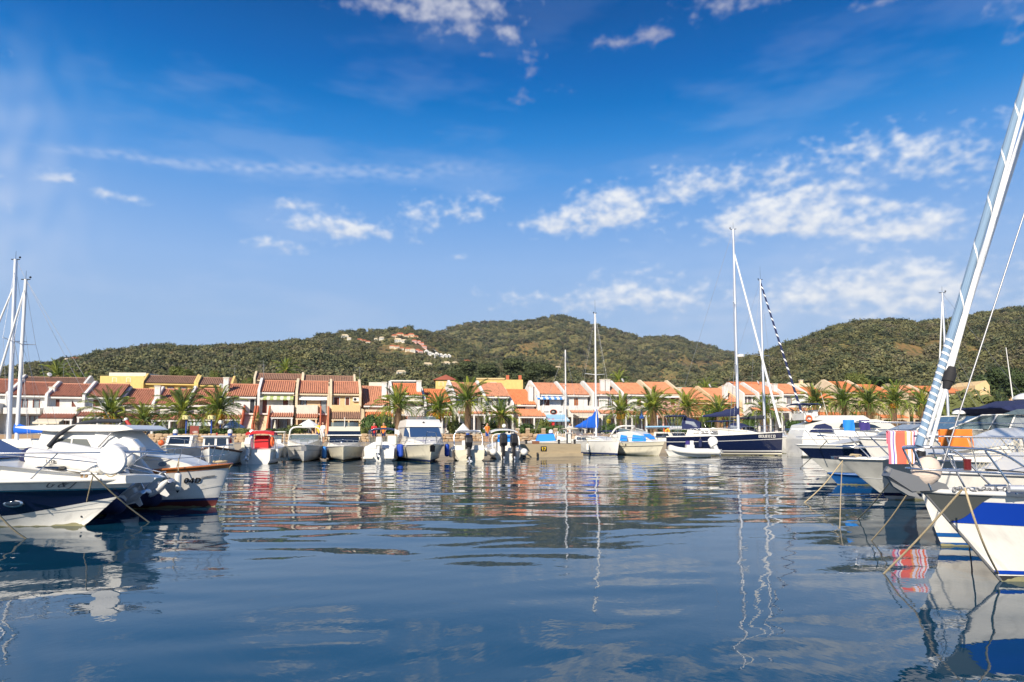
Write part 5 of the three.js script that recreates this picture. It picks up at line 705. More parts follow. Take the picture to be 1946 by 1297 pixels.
{ // cruiser with blue covers
  const t = boat('motor_cruiser', 'cream hulled cruiser with two bright blue window covers', 1252, 867, -60, farG), h = hullOf({ L: 7.4, B: 2.6, Hb: 1.2, Hs: 1.0, rake: 0.75, wf: 0.6 }); buildHull(t, h, { hull: M.cream, bands: [['hull_line', M.black, (q) => h.hs(q) - 0.38, (q) => h.hs(q) - 0.33]] }); for (const s of [-1, 1]) for (const a of [0.45, 0.6]) part(t, 'porthole', ball(0, 0, 0, 0.1, 0.08, 0.03, 10).translate(h.x(a, 0.8), 0.86, s * (h.z(a, 0.86) + 0.01)), M.black);
  const w = (x, y) => 1.15 - Math.max(0, x + 2.6) * 0.36 - 0.3 * (y - 1.1); part(t, 'cabin', prism([[-0.3, 1.15], [-1.6, 1.75], [-2.6, 2.02], [-3.8, 2.0], [-5.2, 1.5], [-6.6, 1.1]], w), M.white); for (const [x0, x1] of [[-0.9, -2.2], [-2.6, -3.6]]) sideWins(t, 'window_cover', [[x0, 1.18], [Math.min(x0, x0 - 0.15), 1.62], [x1, 1.72], [x1, 1.18]], w, M.skyCloth, 0.02); part(t, 'front_cover', panel([[-0.75, 1.3, 0.3], [-0.75, 1.3, -0.3], [-1.5, 1.72, -0.4], [-1.5, 1.72, 0.4]].map(([x, y, z]) => [x + 0.08, y + 0.06, z])), M.skyCloth);
  part(t, 'radar_arch', tube([[-5.2, 1.2, -1.1], [-4.4, 2.2, -0.95], [-3.9, 2.42, -0.8], [-3.8, 2.46, 0], [-3.9, 2.42, 0.8], [-4.4, 2.2, 0.95], [-5.2, 1.2, 1.1]], 0.08, 8, true), M.white); part(t, 'windscreen', [-1, 1].map((s) => panel([[-2.6, 2.0, s * 0.85], [-3.9, 1.98, s * 0.95], [-4.0, 2.3, s * 0.9], [-3.1, 2.2, s * 0.8]])), M.tint); part(t, 'screen_frame', tube([[-4.0, 2.3, -0.9], [-2.6, 2.1, -0.7], [-2.6, 2.1, 0.7], [-4.0, 2.3, 0.9]], 0.025), M.white); bimini(t, -6.8, -5, 2.1, 1.0, M.navyCloth, { base: 1.2 }); fender(t, [-5.6, 0.6, -1.35], 0.4, 0.12); railing(t, h, 0.5, 0.4, [0.6, 0.8]);
}
{ // inflatable tender alongside the navy yacht
  const t = boat('inflatable_dinghy', 'white inflatable dinghy with white outboard beside the navy yacht', 1272, 869, 176, farG), h = hullOf({ L: 3.1, B: 1.2, Hb: 0.55, Hs: 0.45, rake: 0.3 }); buildHull(t, h); for (const s of [-1, 1]) part(t, 'tube', capTube([[-3.6, 0.42, s * 0.72], [-2, 0.44, s * 0.76], [-0.7, 0.55, s * 0.5], [-0.1, 0.72, 0]], 0.23), M.white); outboard(t, -3.3, 0.75, 0, 0.95, 0.45, M.white, M.tubeGrey); part(t, 'seat', cbox(-1.9, -1.3, 0.55, 0.95, -0.4, 0.4, 0.05), M.white);
  const u = boat('cabin_boat', 'white cabin boat with blue and white sun roof behind the inflatable dinghy', 1318, 862, -62, farG), k = hullOf({ L: 6.4, B: 2.4, Hb: 1.2, Hs: 1 }); buildHull(u, k); const w = (x, y) => 1.0 - 0.15 * (y - 1); part(u, 'cabin', prism([[-1.4, 1.1], [-2.2, 1.9], [-4.4, 1.95], [-4.6, 1]], w), M.white); sideWins(u, 'side_window', [[-2.1, 1.4], [-2.4, 1.8], [-4.1, 1.8], [-4.1, 1.4]], w, M.glass); part(u, 'front_window', panel([[-1.6, 1.35, -0.8], [-1.6, 1.35, 0.8], [-2.1, 1.85, 0.75], [-2.1, 1.85, -0.75]].map(([x, y, z]) => [x + 0.04, y, z])), M.glass); bimini(u, -5.4, -1.9, 2.5, 1.15, M.whiteCloth, { base: 1.2, skirt: 0.2 }); part(u, 'roof_trim', [-1, 1].map((s) => panel([[-5.4, 2.4, s * 1.16], [-1.9, 2.4, s * 1.16], [-1.9, 2.52, s * 1.1], [-5.4, 2.52, s * 1.1]])), M.awnBlue);
  const c = at(1307, 838, 57); cloth('beach_towel', 'dark blue towel hung on the rail behind the inflatable dinghy', 'towel', c, 0.35, 0.7, M.purpleCloth); cloth('beach_towel', 'white towel hung beside the dark blue one', 'towel', at(1315, 838, 56.9), 0.3, 0.75, M.whiteCloth);
}
{ // navy sailing yacht
  const t = boat('sailing_yacht', 'navy hulled sailing yacht with white stripes and navy sail cover', 1486, 866.5, -18, farG, 'sailboat'), h = hullOf({ L: 9.2, B: 3.4, Hb: 1.95, Hs: 1.55, rake: 0.12, round: true, pb: 1.9, qb: 0.9, sw: 0.84, sp: 1.6 });
  buildHull(t, h, { hull: M.navy, rail: M.white, rr: 0.05, bands: [['sheer_line', M.white, (q) => h.hs(q) * 0.72 - 0.03, (q) => h.hs(q) * 0.72 + 0.01], ['boot_stripe', M.white, cst(0.34), cst(0.42)], ['waterline_stripe', M.cream, cst(0.1), cst(0.22)]] });
  const w = (x, y) => 1.25 - Math.max(0, x + 4.6) * 0.25 - 0.3 * (y - 1.7); part(t, 'coachroof', prism([[-1.6, 1.82], [-2.6, 2.1], [-5.2, 2.28], [-7.4, 2.26], [-7.6, 1.6]], w), M.white); for (const [a, b] of [[-5, -5.6], [-5.75, -6.35], [-6.5, -7.1]]) sideWins(t, 'cabin_window', [[a, 1.86], [a, 2.06], [b, 2.08], [b, 1.86]], w, M.glass); for (const s of [-1, 1]) part(t, 'hull_window', ball(0, 0, 0, 0.26, 0.09, 0.03, 14).translate(h.x(0.42, 1.2), 1.24, s * (h.z(0.42, 1.24) + 0.015)), M.chrome);
  mastRig(t, h, { mx: -3.35, H: 19.4, base: 2, r: 0.13, boom: 2.9, boomY: 3.35, cover: M.navyCloth, ch: 1.0, boomRise: -0.05, furl: M.mastWhite, fr: 0.11, ff: 0.9, spread: [0.32, 0.62], whip: 0.6 }); part(t, 'radar', new THREE.CylinderGeometry(0.28, 0.28, 0.2, 16).translate(-3.0, 8.4, 0.1), M.white);
  // sprayhood with clear panes, bimini
  part(t, 'sprayhood', surf((a, b) => { const an = a * Math.PI; return V(-6.4 - 1.5 * b, 2.2 + (0.55 + 0.4 * Math.sin(b * 1.57)) * Math.sin(an) * 1.1, Math.cos(an) * 1.25); }, 16, 6), M.navyCloth); part(t, 'sprayhood_window', [-1, 1].map((s) => panel([[-6.6, 2.35, s * 1.22], [-7.6, 2.35, s * 1.22], [-7.6, 2.9, s * 1.02], [-6.9, 2.8, s * 1.02]])), M.clearPane); bimini(t, -9.3, -7.6, 3.4, 1.4, M.navyCloth, { base: 1.7 }); railing(t, h, 0.05, 0.6, [0.1, 0.25, 0.4, 0.55, 0.7, 0.85], { r: 0.012, mid: [0.5], fwd: 0 });
  onHull(t, '~~~~~~~~', 0.22, h, 0.87, 1.6, 1, M.white); fender(t, h.P(0.3, 1.0, 1, 0.15), 0.45, 0.15, M.navyCloth); part(t, 'anchor', [cbox(-0.1, 0.35, 1.9, 1.98, -0.06, 0.06, 0.02), cbox(0.25, 0.4, 1.7, 1.96, -0.14, 0.14, 0.02)], M.galv);
}
{ // yacht with spiral forestay behind
  const t = boat('sailing_yacht', 'white sailing yacht with navy and white spiral forestay and clear sprayhood', 1532, 863, -58, farG, 'sailboat'), h = hullOf({ L: 11, B: 3.4, Hb: 1.6, Hs: 1.3, rake: 0.4, round: true }); buildHull(t, h); const w = (x, y) => 1.2 - Math.max(0, x + 4.6) * 0.25; part(t, 'coachroof', prism([[-1.8, 1.5], [-2.8, 1.85], [-7, 1.95], [-7.2, 1.3]], w), M.white); mastRig(t, h, { mx: -4.3, H: 16.6, base: 1.8, r: 0.13, boom: 4, boomY: 3.2, cover: M.greyCloth, ch: 0.5, furl: M.navyCloth, spiral: M.mastWhite, fr: 0.12, ff: 0.985, turns: 18, sw: 0.2, spread: [0.5], whip: 1.3 }); part(t, 'sprayhood', surf((a, b) => { const an = a * Math.PI; return V(-6.2 - 1.6 * b, 1.9 + (0.6 + 0.4 * Math.sin(b * 1.57)) * Math.sin(an), Math.cos(an) * 1.2); }, 16, 6), M.navyCloth); part(t, 'sprayhood_window', [-1, 1].map((s) => panel([[-6.4, 2.05, s * 1.17], [-7.5, 2.05, s * 1.17], [-7.5, 2.6, s * 0.98], [-6.7, 2.5, s * 0.98]])), M.clearPane); bimini(t, -10.6, -8.4, 3.1, 1.4, M.navyCloth, { base: 1.5 }); railing(t, h, 0.1, 0.6, [0.3, 0.5, 0.7, 0.85], { r: 0.012, mid: [0.5], fwd: 0 });
}

// ---------- near boats, left side ----------
const L1 = 'boats at the left pontoon', R1 = 'boats at the right pontoon';
{ // cruiser with navy band and script name
  const t = boat('motor_cruiser', 'white cruiser bow with navy hull band, script lettering and oval porthole', 160, 1000, 0, L1), h = hullOf({ L: 10.5, B: 3.3, Hb: 1.0, Hs: 1.02, rake: 1.1, pb: 2.0, qb: 0.8, wf: 0.42, chine: 0.66, flare: 1.2, sp: 1.2 });
  const nlo = (q) => lerp(-0.35, 0.62, Math.pow(q, 3)), nhi = cst(0.78);
  buildHull(t, h, { rail: M.white, rr: 0.045, bands: [['navy_band', M.navy, nlo, nhi], ['chrome_strip', M.chrome, (q) => 0.775, (q) => 0.81], ['spray_rail', M.white, (q) => nlo(q) - 0.07, (q) => nlo(q)], ['lower_strake', M.white, (q) => 0.04 + 0.34 * Math.pow(q, 3.5), (q) => 0.065 + 0.35 * Math.pow(q, 3.5)]] });
  const port = part(t, 'porthole', ball(0, 0, 0, 0.19, 0.085, 0.03, 18), M.chrome); const pp = h.P(0.85, 0.53, 1, 0.02); port.position.copy(pp); port.rotation.y = 0.2; part(port, 'porthole_glass', ball(0, 0, 0.012, 0.15, 0.06, 0.025, 16), M.glass);
  part(t, 'bow_platform', prism([[0.2, 1.0], [0.25, 1.09], [1.45, 1.07], [1.58, 1.02], [1.5, 0.93], [0.6, 0.9]], (x) => 0.34 - 0.12 * Math.max(0, x - 0.4)), M.white);
  // deck house far left, windscreen, sun pad
  const w = (x, y) => 1.25 - Math.max(0, x + 2.3) * 0.5 - 0.2 * (y - 1); part(t, 'foredeck_cabin', prism([[0.4, 1.02], [-0.5, 1.18], [-1.6, 1.34], [-2.6, 1.5], [-2.8, 0.95]], w), M.white); part(t, 'deck_house', prism([[-1.9, 1.36], [-3.0, 1.95], [-5.5, 2.1], [-7, 1.9], [-7.4, 1.0], [-2.2, 1.0]], w), M.white); part(t, 'windscreen', panel([[-1.85, 1.4, -0.9], [-1.85, 1.4, 0.9], [-2.9, 1.92, 0.85], [-2.9, 1.92, -0.85]].map(([x, y, z]) => [x + 0.05, y + 0.04, z])), std(0.1, 0.13, 0.24, 0.3)); sideWins(t, 'side_window', [[-2.4, 1.5], [-3.1, 1.86], [-5.4, 1.95], [-5.6, 1.5]], w, M.glass);
  part(t, 'deck_hatch', [cbox(-0.95, -0.45, 1.2, 1.25, -0.25, 0.25, 0.02), cbox(-0.92, -0.48, 1.25, 1.262, -0.22, 0.22, 0.005)], M.glass); for (const s of [-1, 1]) part(t, 'side_cleat', [rod([-1.2, 1.1, s * 1.28], [-0.95, 1.1, s * 1.26], 0.015), rod([-1.08, 1.03, s * 1.27], [-1.08, 1.1, s * 1.27], 0.015)], M.chrome); part(t, 'hull_drain', ball(...h.P(0.975, 0.2, 1, 0.004).toArray(), 0.02), M.black);
  railing(t, h, 0.35, 0.56, [0.62, 0.75, 0.86, 0.95], { r: 0.013, fwd: 0.42, over: 0.5, mid: [] }); part(t, 'slanted_rail', [-1, 1].map((s) => tube([h.sheer(0.8, s, 0.1, 0.55), h.sheer(0.93, s, 0.1, 0.36).add(V(0.2, 0, 0)), V(1.5, 1.12, s * 0.16)], 0.013, 6, true)), M.chrome);
  // script name: slanted light lettering
  onHull(t, 'G & J', 0.13, h, 0.905, 0.9, 1, std(0.1, 0.1, 0.11, 0.4), 0.014, serif, 0.35);
  part(t, 'deck_cleat', [cbox(0.02, 0.26, 1.1, 1.13, 0.22, 0.26, 0.01), rod([0.09, 1.03, 0.24], [0.09, 1.11, 0.24], 0.015), rod([0.19, 1.03, 0.24], [0.19, 1.11, 0.24], 0.015)], M.chrome);
  for (let i = 0; i < 3; i++) part(t, 'fender_basket', [rod([-2.2 + i * 0.28, 1.3, 0.95], [-2.2 + i * 0.28, 1.3, 0.55], 0.1, 0.1, 10), ball(-2.2 + i * 0.28, 1.3, 0.97, 0.1, 0.1, 0.06)], i == 1 ? M.fender : M.navyCloth);
  const d = at(213, 876, 13.9), disc = part(null, 'round_buoy_cover', [new THREE.CylinderGeometry(0.26, 0.26, 0.1, 30).rotateX(Math.PI / 2), new THREE.TorusGeometry(0.235, 0.05, 8, 30)], M.whiteCloth); disc.position.copy(d); disc.rotation.y = 0.12; tag(disc, 'round white cloth cover of a lifebuoy on the pulpit of the navy banded cruiser', 'lifebuoy'); part(disc, 'lashing', tube([[-0.1, -0.27, 0.03], [0, -0.32, 0.05], [0.1, -0.27, 0.03]], 0.012, 5, true), M.rope);
}
{ // tender on the foredeck
  const a = at(60, 868, 15.2), b = at(192, 889, 14.6), t = thing('inflatable_tender', 'folded white inflatable tender with dark end caps lying on the cruiser foredeck', 'dinghy', [a.x, a.y - 0.2, a.z]), d = b.clone().sub(a);
  const mk = (o, r, name) => part(t, name, merge([rod([o.x, 0.2 + o.y, o.z], [d.x + o.x, d.y + 0.2 + o.y, d.z + o.z], r, r * 0.75, 18), ball(o.x, 0.2 + o.y, o.z, r * 0.9, r, r), ball(d.x + o.x, d.y + 0.2 + o.y, d.z + o.z, r * 0.7, r * 0.75, r * 0.75)]), M.white);
  mk(V(0, 0, 0), 0.2, 'near_tube'); mk(V(0.35, 0.14, -0.42), 0.18, 'far_tube'); part(t, 'end_cap', ball(-0.04, 0.2, 0, 0.2, 0.205, 0.205), M.navyCloth); part(t, 'floor_sheet', panel([[0.1, 0.3, -0.1], [d.x, d.y + 0.27, d.z - 0.1], [d.x + 0.3, d.y + 0.36, d.z - 0.4], [0.4, 0.42, -0.42]], 0.02), M.tubeGrey); part(t, 'valve_patch', ball(0.25, 0.18, 0.19, 0.07, 0.05, 0.02), M.navyCloth); const n = part(t, 'print', text('~~~~~~~', 0.07, 0.004), M.black); n.position.set(d.x * 0.42, d.y * 0.42 + 0.19, d.z * 0.42 + 0.195); n.rotation.set(0, 0, Math.atan2(d.y, d.x)); part(t, 'rub_strip', rod([0, 0.05, 0.17], [d.x, d.y + 0.07, d.z + 0.13], 0.02, 0.02, 6), M.tubeGrey); for (const q of [0.15, 0.8]) part(t, 'chock', cbox(d.x * q - 0.1, d.x * q + 0.1, d.y * q - 0.25, d.y * q + 0.03, d.z * q - 0.4, d.z * q + 0.1, 0.02), M.teak);
}
{ // rib with tilted white outboards
  const t = boat('rigid_inflatable', 'navy tubed inflatable with tilted white outboards between the two near left boats', 226, 976, 180, L1), h = hullOf({ L: 4.6, B: 1.5, Hb: 0.5, Hs: 0.45, rake: 0.3 }); byStern(t, 4.6); buildHull(t, h, { hull: M.navy, deck: M.tubeGrey }); for (const s of [-1, 1]) part(t, 'tube', capTube([[-5.0, 0.27, s * 0.82], [-3, 0.28, s * 0.86], [-1, 0.36, s * 0.6], [0, 0.46, 0]], 0.2), M.navyCloth); outboard(t, -4.7, 0.92, 0.18, 1.05, 0.75, M.white, M.tubeGrey, 0.12); outboard(t, -4.7, 0.85, -0.5, 0.95, 0.6, M.white, M.tubeGrey, -0.15); part(t, 'transom_board', cbox(-4.75, -4.6, 0.2, 0.85, -0.7, 0.7, 0.02), M.white); part(t, 'seat', cbox(-3.2, -2.6, 0.45, 0.9, -0.4, 0.4, 0.05), M.white); part(t, 'steel_frame', [tube([[-4.4, 0.5, -0.6], [-4.2, 1.25, -0.55], [-4.15, 1.3, 0.55], [-4.4, 0.5, 0.6]], 0.02), rod([-4.2, 1.0, -0.57], [-4.2, 1.0, 0.57], 0.015)], M.chrome);
}
{ // wooden trimmed pilot boat
  const t = boat('pilot_cruiser', 'white cruiser with varnished wooden rub rail, hardtop and red bottom paint', 408, 963, 1, L1), h = hullOf({ L: 7.6, B: 2.7, Hb: 1.13, Hs: 0.9, rake: 0.42, round: false, pb: 2.3, qb: 0.75, sp: 3.2, wf: 0.62, chine: 0.25, flare: 1.1, draft: 0.5 });
  buildHull(t, h, { rail: M.varnish, rr: 0.03, bands: [['wooden_rub_rail', M.varnish, (q) => h.hs(q) - 0.1, (q) => h.hs(q) + 0.01], ['bottom_paint', M.antifoul, cst(-0.05), (q) => 0.13 + 0.04 * q], ['boot_stripe', M.boot, (q) => 0.13 + 0.04 * q, (q) => 0.19 + 0.05 * q], ['spray_strake', M.white, (q) => 0.24 + 0.32 * Math.pow(q, 5), (q) => 0.28 + 0.34 * Math.pow(q, 5)]] });
  const w = (x, y) => 0.98 - Math.max(0, x + 1.6) * 0.36 - 0.16 * (y - 1.1); part(t, 'foredeck_cabin', prism([[-0.25, 1.02], [-0.5, 1.16], [-1.0, 1.32], [-1.5, 1.38], [-2.2, 1.4], [-2.3, 0.9]], w), M.white); for (const x of [-1.05, -1.75]) sideWins(t, 'porthole', [0, 1, 2, 3, 4, 5, 6, 7].map((i) => [x + 0.1 * Math.cos(i * 0.785), 1.16 + 0.06 * Math.sin(i * 0.785)]), w, M.glass);
  part(t, 'deck_house', prism([[-2.05, 1.38], [-2.6, 2.02], [-4.1, 2.05], [-4.4, 0.9], [-2.2, 0.9]], w), M.white); part(t, 'windscreen_cover', [panel([[-1.75, 1.38, -0.84], [-1.75, 1.38, 0.84], [-2.45, 2.03, 0.78], [-2.45, 2.03, -0.78]]), ...[-1, 1].map((s) => panel([[-1.75, 1.38, s * 0.84], [-2.75, 1.36, s * 0.96], [-2.75, 2.03, s * 0.86], [-2.45, 2.03, s * 0.78]]))], M.whiteCloth); sideWins(t, 'side_window', [[-2.75, 1.5], [-2.95, 1.8], [-3.7, 1.82], [-3.95, 1.5]], w, std(0.12, 0.13, 0.12, 0.25)); sideWins(t, 'window_divider', [[-3.3, 1.5], [-3.3, 1.82], [-3.34, 1.82], [-3.34, 1.5]], w, M.white, 0.018);
  part(t, 'hardtop', prism([[-1.75, 2.05], [-2.0, 2.16], [-2.8, 2.18], [-4.0, 2.16], [-4.7, 2.12], [-4.7, 2.09], [-3.8, 2.0], [-2.2, 2.0]], (x) => 1.0 - 0.12 * Math.max(0, x + 2.4)), M.white); part(t, 'folded_bimini', tube([[-3.85, 1.62, 0.98], [-3.55, 1.95, 0.98], [-3.15, 2.17, 0.95], [-2.7, 2.26, 0.9], [-2.1, 2.26, 0.85]], 0.05, 10, true), M.greyCloth); part(t, 'bimini_strut', [-1, 1].map((s) => rod([-2.1, 2.24, s * 0.85], [-2.6, 1.6, s * 0.98], 0.022)), M.wire);
  railing(t, h, 0.2, 0.52, [0.35, 0.5, 0.63, 0.76, 0.87, 0.95], { r: 0.012, fwd: 0.1, over: 0.12, mid: [0.5] });
  onHull(t, '15', 0.14, h, 0.845, 0.72, 1, M.black); onHull(t, '04D', 0.14, h, 0.915, 0.72, 1, M.black);
  for (const k of [0, 1]) part(t, 'number_line', rod(h.P(0.935, 0.8 - k * 0.035, 1, 0.012), h.P(0.97, 0.84 - k * 0.035, 1, 0.012), 0.006, 0.006, 4), M.black);
  const fq = h.sheer(0.87, 1, -0.12); fender(t, [fq.x, 0.72, fq.z + 0.02], 0.3, 0.085, M.fender, M.rubber); part(t, 'coiled_rope', new THREE.TorusGeometry(0.16, 0.03, 6, 20).rotateX(Math.PI / 2).translate(0.1, 1.19, 0), M.rope); part(t, 'life_ring', new THREE.TorusGeometry(0.16, 0.05, 8, 18).translate(-2.2, 1.3, 0.98), M.white);
}
{ // red davit arm behind
  const a = at(257, 832, 24), t = thing('davit_crane', 'red painted davit arm rising behind the white hardtop', 'crane', [a.x, 0.55, a.z]); part(t, 'post', rod([0.25, 0, 0], [0.22, 1.3, 0], 0.09, 0.09), M.redPaint); part(t, 'arm', rod([0.22, 1.25, 0], [-0.36, 2.05, 0], 0.09, 0.06), M.redPaint); part(t, 'pulley', ball(-0.36, 2.06, 0, 0.07), M.white); part(t, 'winch', cbox(-0.12, 0.02, 1.7, 1.82, -0.1, 0.1, 0.02), M.white); t.position.y = 0.35;
  const q = struct('pontoon', bx(a.x - 1.2, a.x + 1.4, -0.3, 0.35, a.z - 0.8, a.z + 0.8), M.paving);
}
{ // two sailing boats far left
  const t = boat('sailboat', 'white sailboat with thick grey mast and white furled forestay at the left pontoon', -10, 886, 180, L1, 'sailboat'), h = hullOf({ L: 9, B: 2.9, Hb: 1.3, Hs: 1.1, rake: 0.6, round: true }); t.position.x -= 2.2; buildHull(t, h, { deck: M.tubeGrey }); mastRig(t, h, { mx: -2.9, H: 12.2, base: 1.3, r: 0.14, furl: M.mastWhite, fr: 0.08, ff: 0.87, spread: [0.55], back: -0.2 }); part(t, 'coachroof', prism([[-2, 1.25], [-2.6, 1.55], [-5.5, 1.6], [-5.7, 1.1]], () => 0.9), M.white);
  const u = boat('sailboat', 'white sailboat with blue boom cover beside the thick grey mast', -30, 889, 180, L1, 'sailboat'), k = hullOf({ L: 8, B: 2.7, Hb: 1.25, Hs: 1.05, rake: 0.5, round: true }); buildHull(u, k, { deck: M.tubeGrey }); mastRig(u, k, { mx: -1.7, H: 10.6, base: 1.3, r: 0.11, m: M.mastWhite, boom: 2.7, boomY: 1.95, cover: M.blueCloth, ch: 0.62, furl: M.mastWhite, fr: 0.08, ff: 0.96, spread: [0.6] }); part(u, 'coachroof', prism([[-1.5, 1.2], [-2.1, 1.5], [-5, 1.55], [-5.2, 1.05]], () => 0.85), M.white);
}

// ---------- near boats, right side ----------
{ // near yacht, blue band
  const t = boat('sailing_yacht', 'white yacht bow with broad blue hull band, steel pulpit and furled blue sail', 1905, 1106, 180, R1, 'sailboat'), h = hullOf({ L: 10.5, B: 3.3, Hb: 1.2, Hs: 1.1, rake: 1.0, round: true, pb: 1.7, qb: 0.95, draft: 0.5, sp: 2 });
  buildHull(t, h, { rail: M.tubeGrey, rr: 0.035, deck: M.white, bands: [['blue_band', M.royal, (q) => h.hs(q) - 0.42, (q) => h.hs(q) - 0.12], ['bottom_paint', M.rubber, cst(-0.05), cst(0.08)], ['boot_stripe', M.royal, cst(0.1), cst(0.15)]] });
  part(t, 'bow_plate', strip(h, (q) => h.hs(q) - 0.4 * sst(0.93, 1, q), (q) => h.hs(q) + 0.004, 0.012, 3, 0.93, 1), std(0.16, 0.17, 0.16, 0.35, { metalness: 0.6 })); part(t, 'stem_band', tube([[0.02, 0.02, 0], [0.5, 0.6, 0], [1.0, 1.2, 0]], 0.02, 6, true), M.galv);
  // stemhead with roller and anchor
  part(t, 'bow_roller', prism([[0.7, 1.22], [0.75, 1.3], [1.45, 1.5], [1.5, 1.4], [1.2, 1.2]], () => 0.1), M.galv); const an = part(t, 'anchor', [prism([[1.05, 1.36], [1.5, 1.58], [1.55, 1.5], [1.1, 1.28]], () => 0.035), prism([[1.3, 1.42], [1.47, 1.53], [1.53, 1.42], [1.42, 1.22], [1.18, 1.06], [0.98, 1.02], [1.12, 1.2]], (x) => 0.025 + 0.12 * clamp((1.5 - x) * 1.6)), rod([0.85, 1.3, 0], [1.2, 1.38, 0], 0.03, 0.03, 8)], M.galv); an.scale.setScalar(0.74); an.position.set(0.36, 0.36, 0); part(an, 'anchor_lashing', [new THREE.TorusGeometry(0.11, 0.014, 6, 14).rotateY(1.57).translate(1.1, 1.26, 0), new THREE.TorusGeometry(0.12, 0.014, 6, 14).rotateY(1.4).translate(1.02, 1.24, 0)], M.rope);
  // pulpit
  const pw = 0.42; part(t, 'pulpit_top_rail', tube([[-0.35, 1.22, -0.62], [0.25, 1.72, -0.46], [0.62, 1.78, -0.36], [1.1, 1.79, -0.2], [1.22, 1.77, 0], [1.1, 1.79, 0.2], [0.62, 1.78, 0.36], [0.25, 1.72, 0.46], [-0.35, 1.22, 0.62]], 0.016, 8, true, 70), M.chrome); part(t, 'pulpit_mid_rail', tube([[0.0, 1.45, -0.52], [0.7, 1.48, -0.34], [1.15, 1.5, -0.12], [1.15, 1.5, 0.12], [0.7, 1.48, 0.34], [0.0, 1.45, 0.52]], 0.013, 8, true, 50), M.chrome); for (const s of [-1, 1]) { part(t, 'pulpit_leg', rod([0.95, 1.22, s * 0.1], [1.18, 1.78, s * 0.12], 0.016), M.chrome); part(t, 'pulpit_leg', rod([0.1, 1.2, s * 0.5], [0.42, 1.75, s * 0.42], 0.014), M.chrome); part(t, 'navigation_light', [rod([0.62, 1.5, s * 0.36], [0.62, 1.62, s * 0.36], 0.045, 0.045, 12), rod([0.62, 1.62, s * 0.36], [0.62, 1.64, s * 0.36], 0.05, 0.05, 12)], s < 0 ? std(0.12, 0.01, 0.01, 0.2) : std(0.01, 0.1, 0.04, 0.2)); }
  // furled sail on the forestay with beige drum bag, second white pole
  t.updateMatrixWorld(true); const inv = t.matrixWorld.clone().invert(), loc = (px, py, z = 9.15) => at(px, py, z).applyMatrix4(inv), l0 = loc(1751, 832), l1 = loc(1937, 200), a = l0.clone().lerp(l1, -0.09), b = l0.clone().lerp(l1, 2.1), dd = b.clone().sub(a), P = (k, o = 0) => a.clone().addScaledVector(dd, k).add(V(o, 0, 0)); const sailM = std(0.2, 0.3, 0.42, 0.9, { bumpMap: clothTex, bumpScale: 0.012 }); const f = part(t, 'furled_genoa', rod(P(0.03), P(0.95), 0.052, 0.054, 14), sailM); part(f, 'tight_lashing', helix(P(0.035), P(0.17), 0.055, 0.056, 15, 0.03), M.mastWhite); part(f, 'loose_lashing', helix(P(0.17), P(0.95), 0.056, 0.058, 12, 0.045), M.mastWhite); part(t, 'drum_bag', surf((u, v) => { const an = u * 6.2832, r = [0.05, 0.12, 0.17, 0.18, 0.165, 0.14, 0.08][Math.round(v * 6)] * (1 + 0.05 * Math.sin(an * 3 + v * 5)); return V(0.98 - v * 0.06 + Math.cos(an) * r, 1.24 + v * 0.42, Math.sin(an) * r); }, 20, 6), M.beigeCloth);
  const p0 = loc(1769, 848, 9.05), p1 = loc(1944, 206, 9.05), pa = p0.clone(), pb = p0.clone().lerp(p1, 2.1); part(t, 'white_pole', rod(pa, pb, 0.024, 0.024, 10), M.mastWhite); part(t, 'pole_boot', [rod(pa.clone().lerp(pb, 0.078), pa.clone().lerp(pb, 0.088), 0.045, 0.065, 14), rod(pa.clone().lerp(pb, 0.088), pa.clone().lerp(pb, 0.1), 0.075, 0.075, 14), rod(pa.clone().lerp(pb, 0.1), pa.clone().lerp(pb, 0.108), 0.065, 0.045, 14)], M.rubber);
  mastRig(t, h, { mx: -3.6, H: 13, base: 1.4, r: 0.09, spread: [0.5] }); part(t, 'coachroof', prism([[-1.6, 1.2], [-2.2, 1.5], [-6, 1.6], [-6.2, 1.1]], () => 0.9), M.white); part(t, 'spare_spar', rod([0.2, 1.27, -0.5], [-3, 1.27, -1.2], 0.05, 0.05, 12), M.alu);
  part(t, 'anchor_chain', Array.from({ length: 34 }, (_, i) => new THREE.TorusGeometry(0.028, 0.009, 5, 8).rotateX(i % 2 * 1.57).translate(0.7 - i * 0.042, 1.235 + 0.01 * Math.sin(i), -0.2 - i * 0.007 + 0.03 * Math.sin(i * 0.7))), M.galv); part(t, 'windlass', [rod([-0.95, 1.2, 0.1], [-0.95, 1.4, 0.1], 0.1, 0.08, 14), cbox(-1.15, -0.75, 1.18, 1.25, -0.1, 0.3, 0.02)], M.chrome);
  const c1 = h.sheer(0.94, -1, 0.08, 0.05); part(t, 'cleat', [rod([c1.x - 0.14, c1.y + 0.05, c1.z], [c1.x + 0.14, c1.y + 0.05, c1.z], 0.014), rod([c1.x, c1.y - 0.06, c1.z], [c1.x, c1.y + 0.05, c1.z], 0.016)], M.chrome);
}
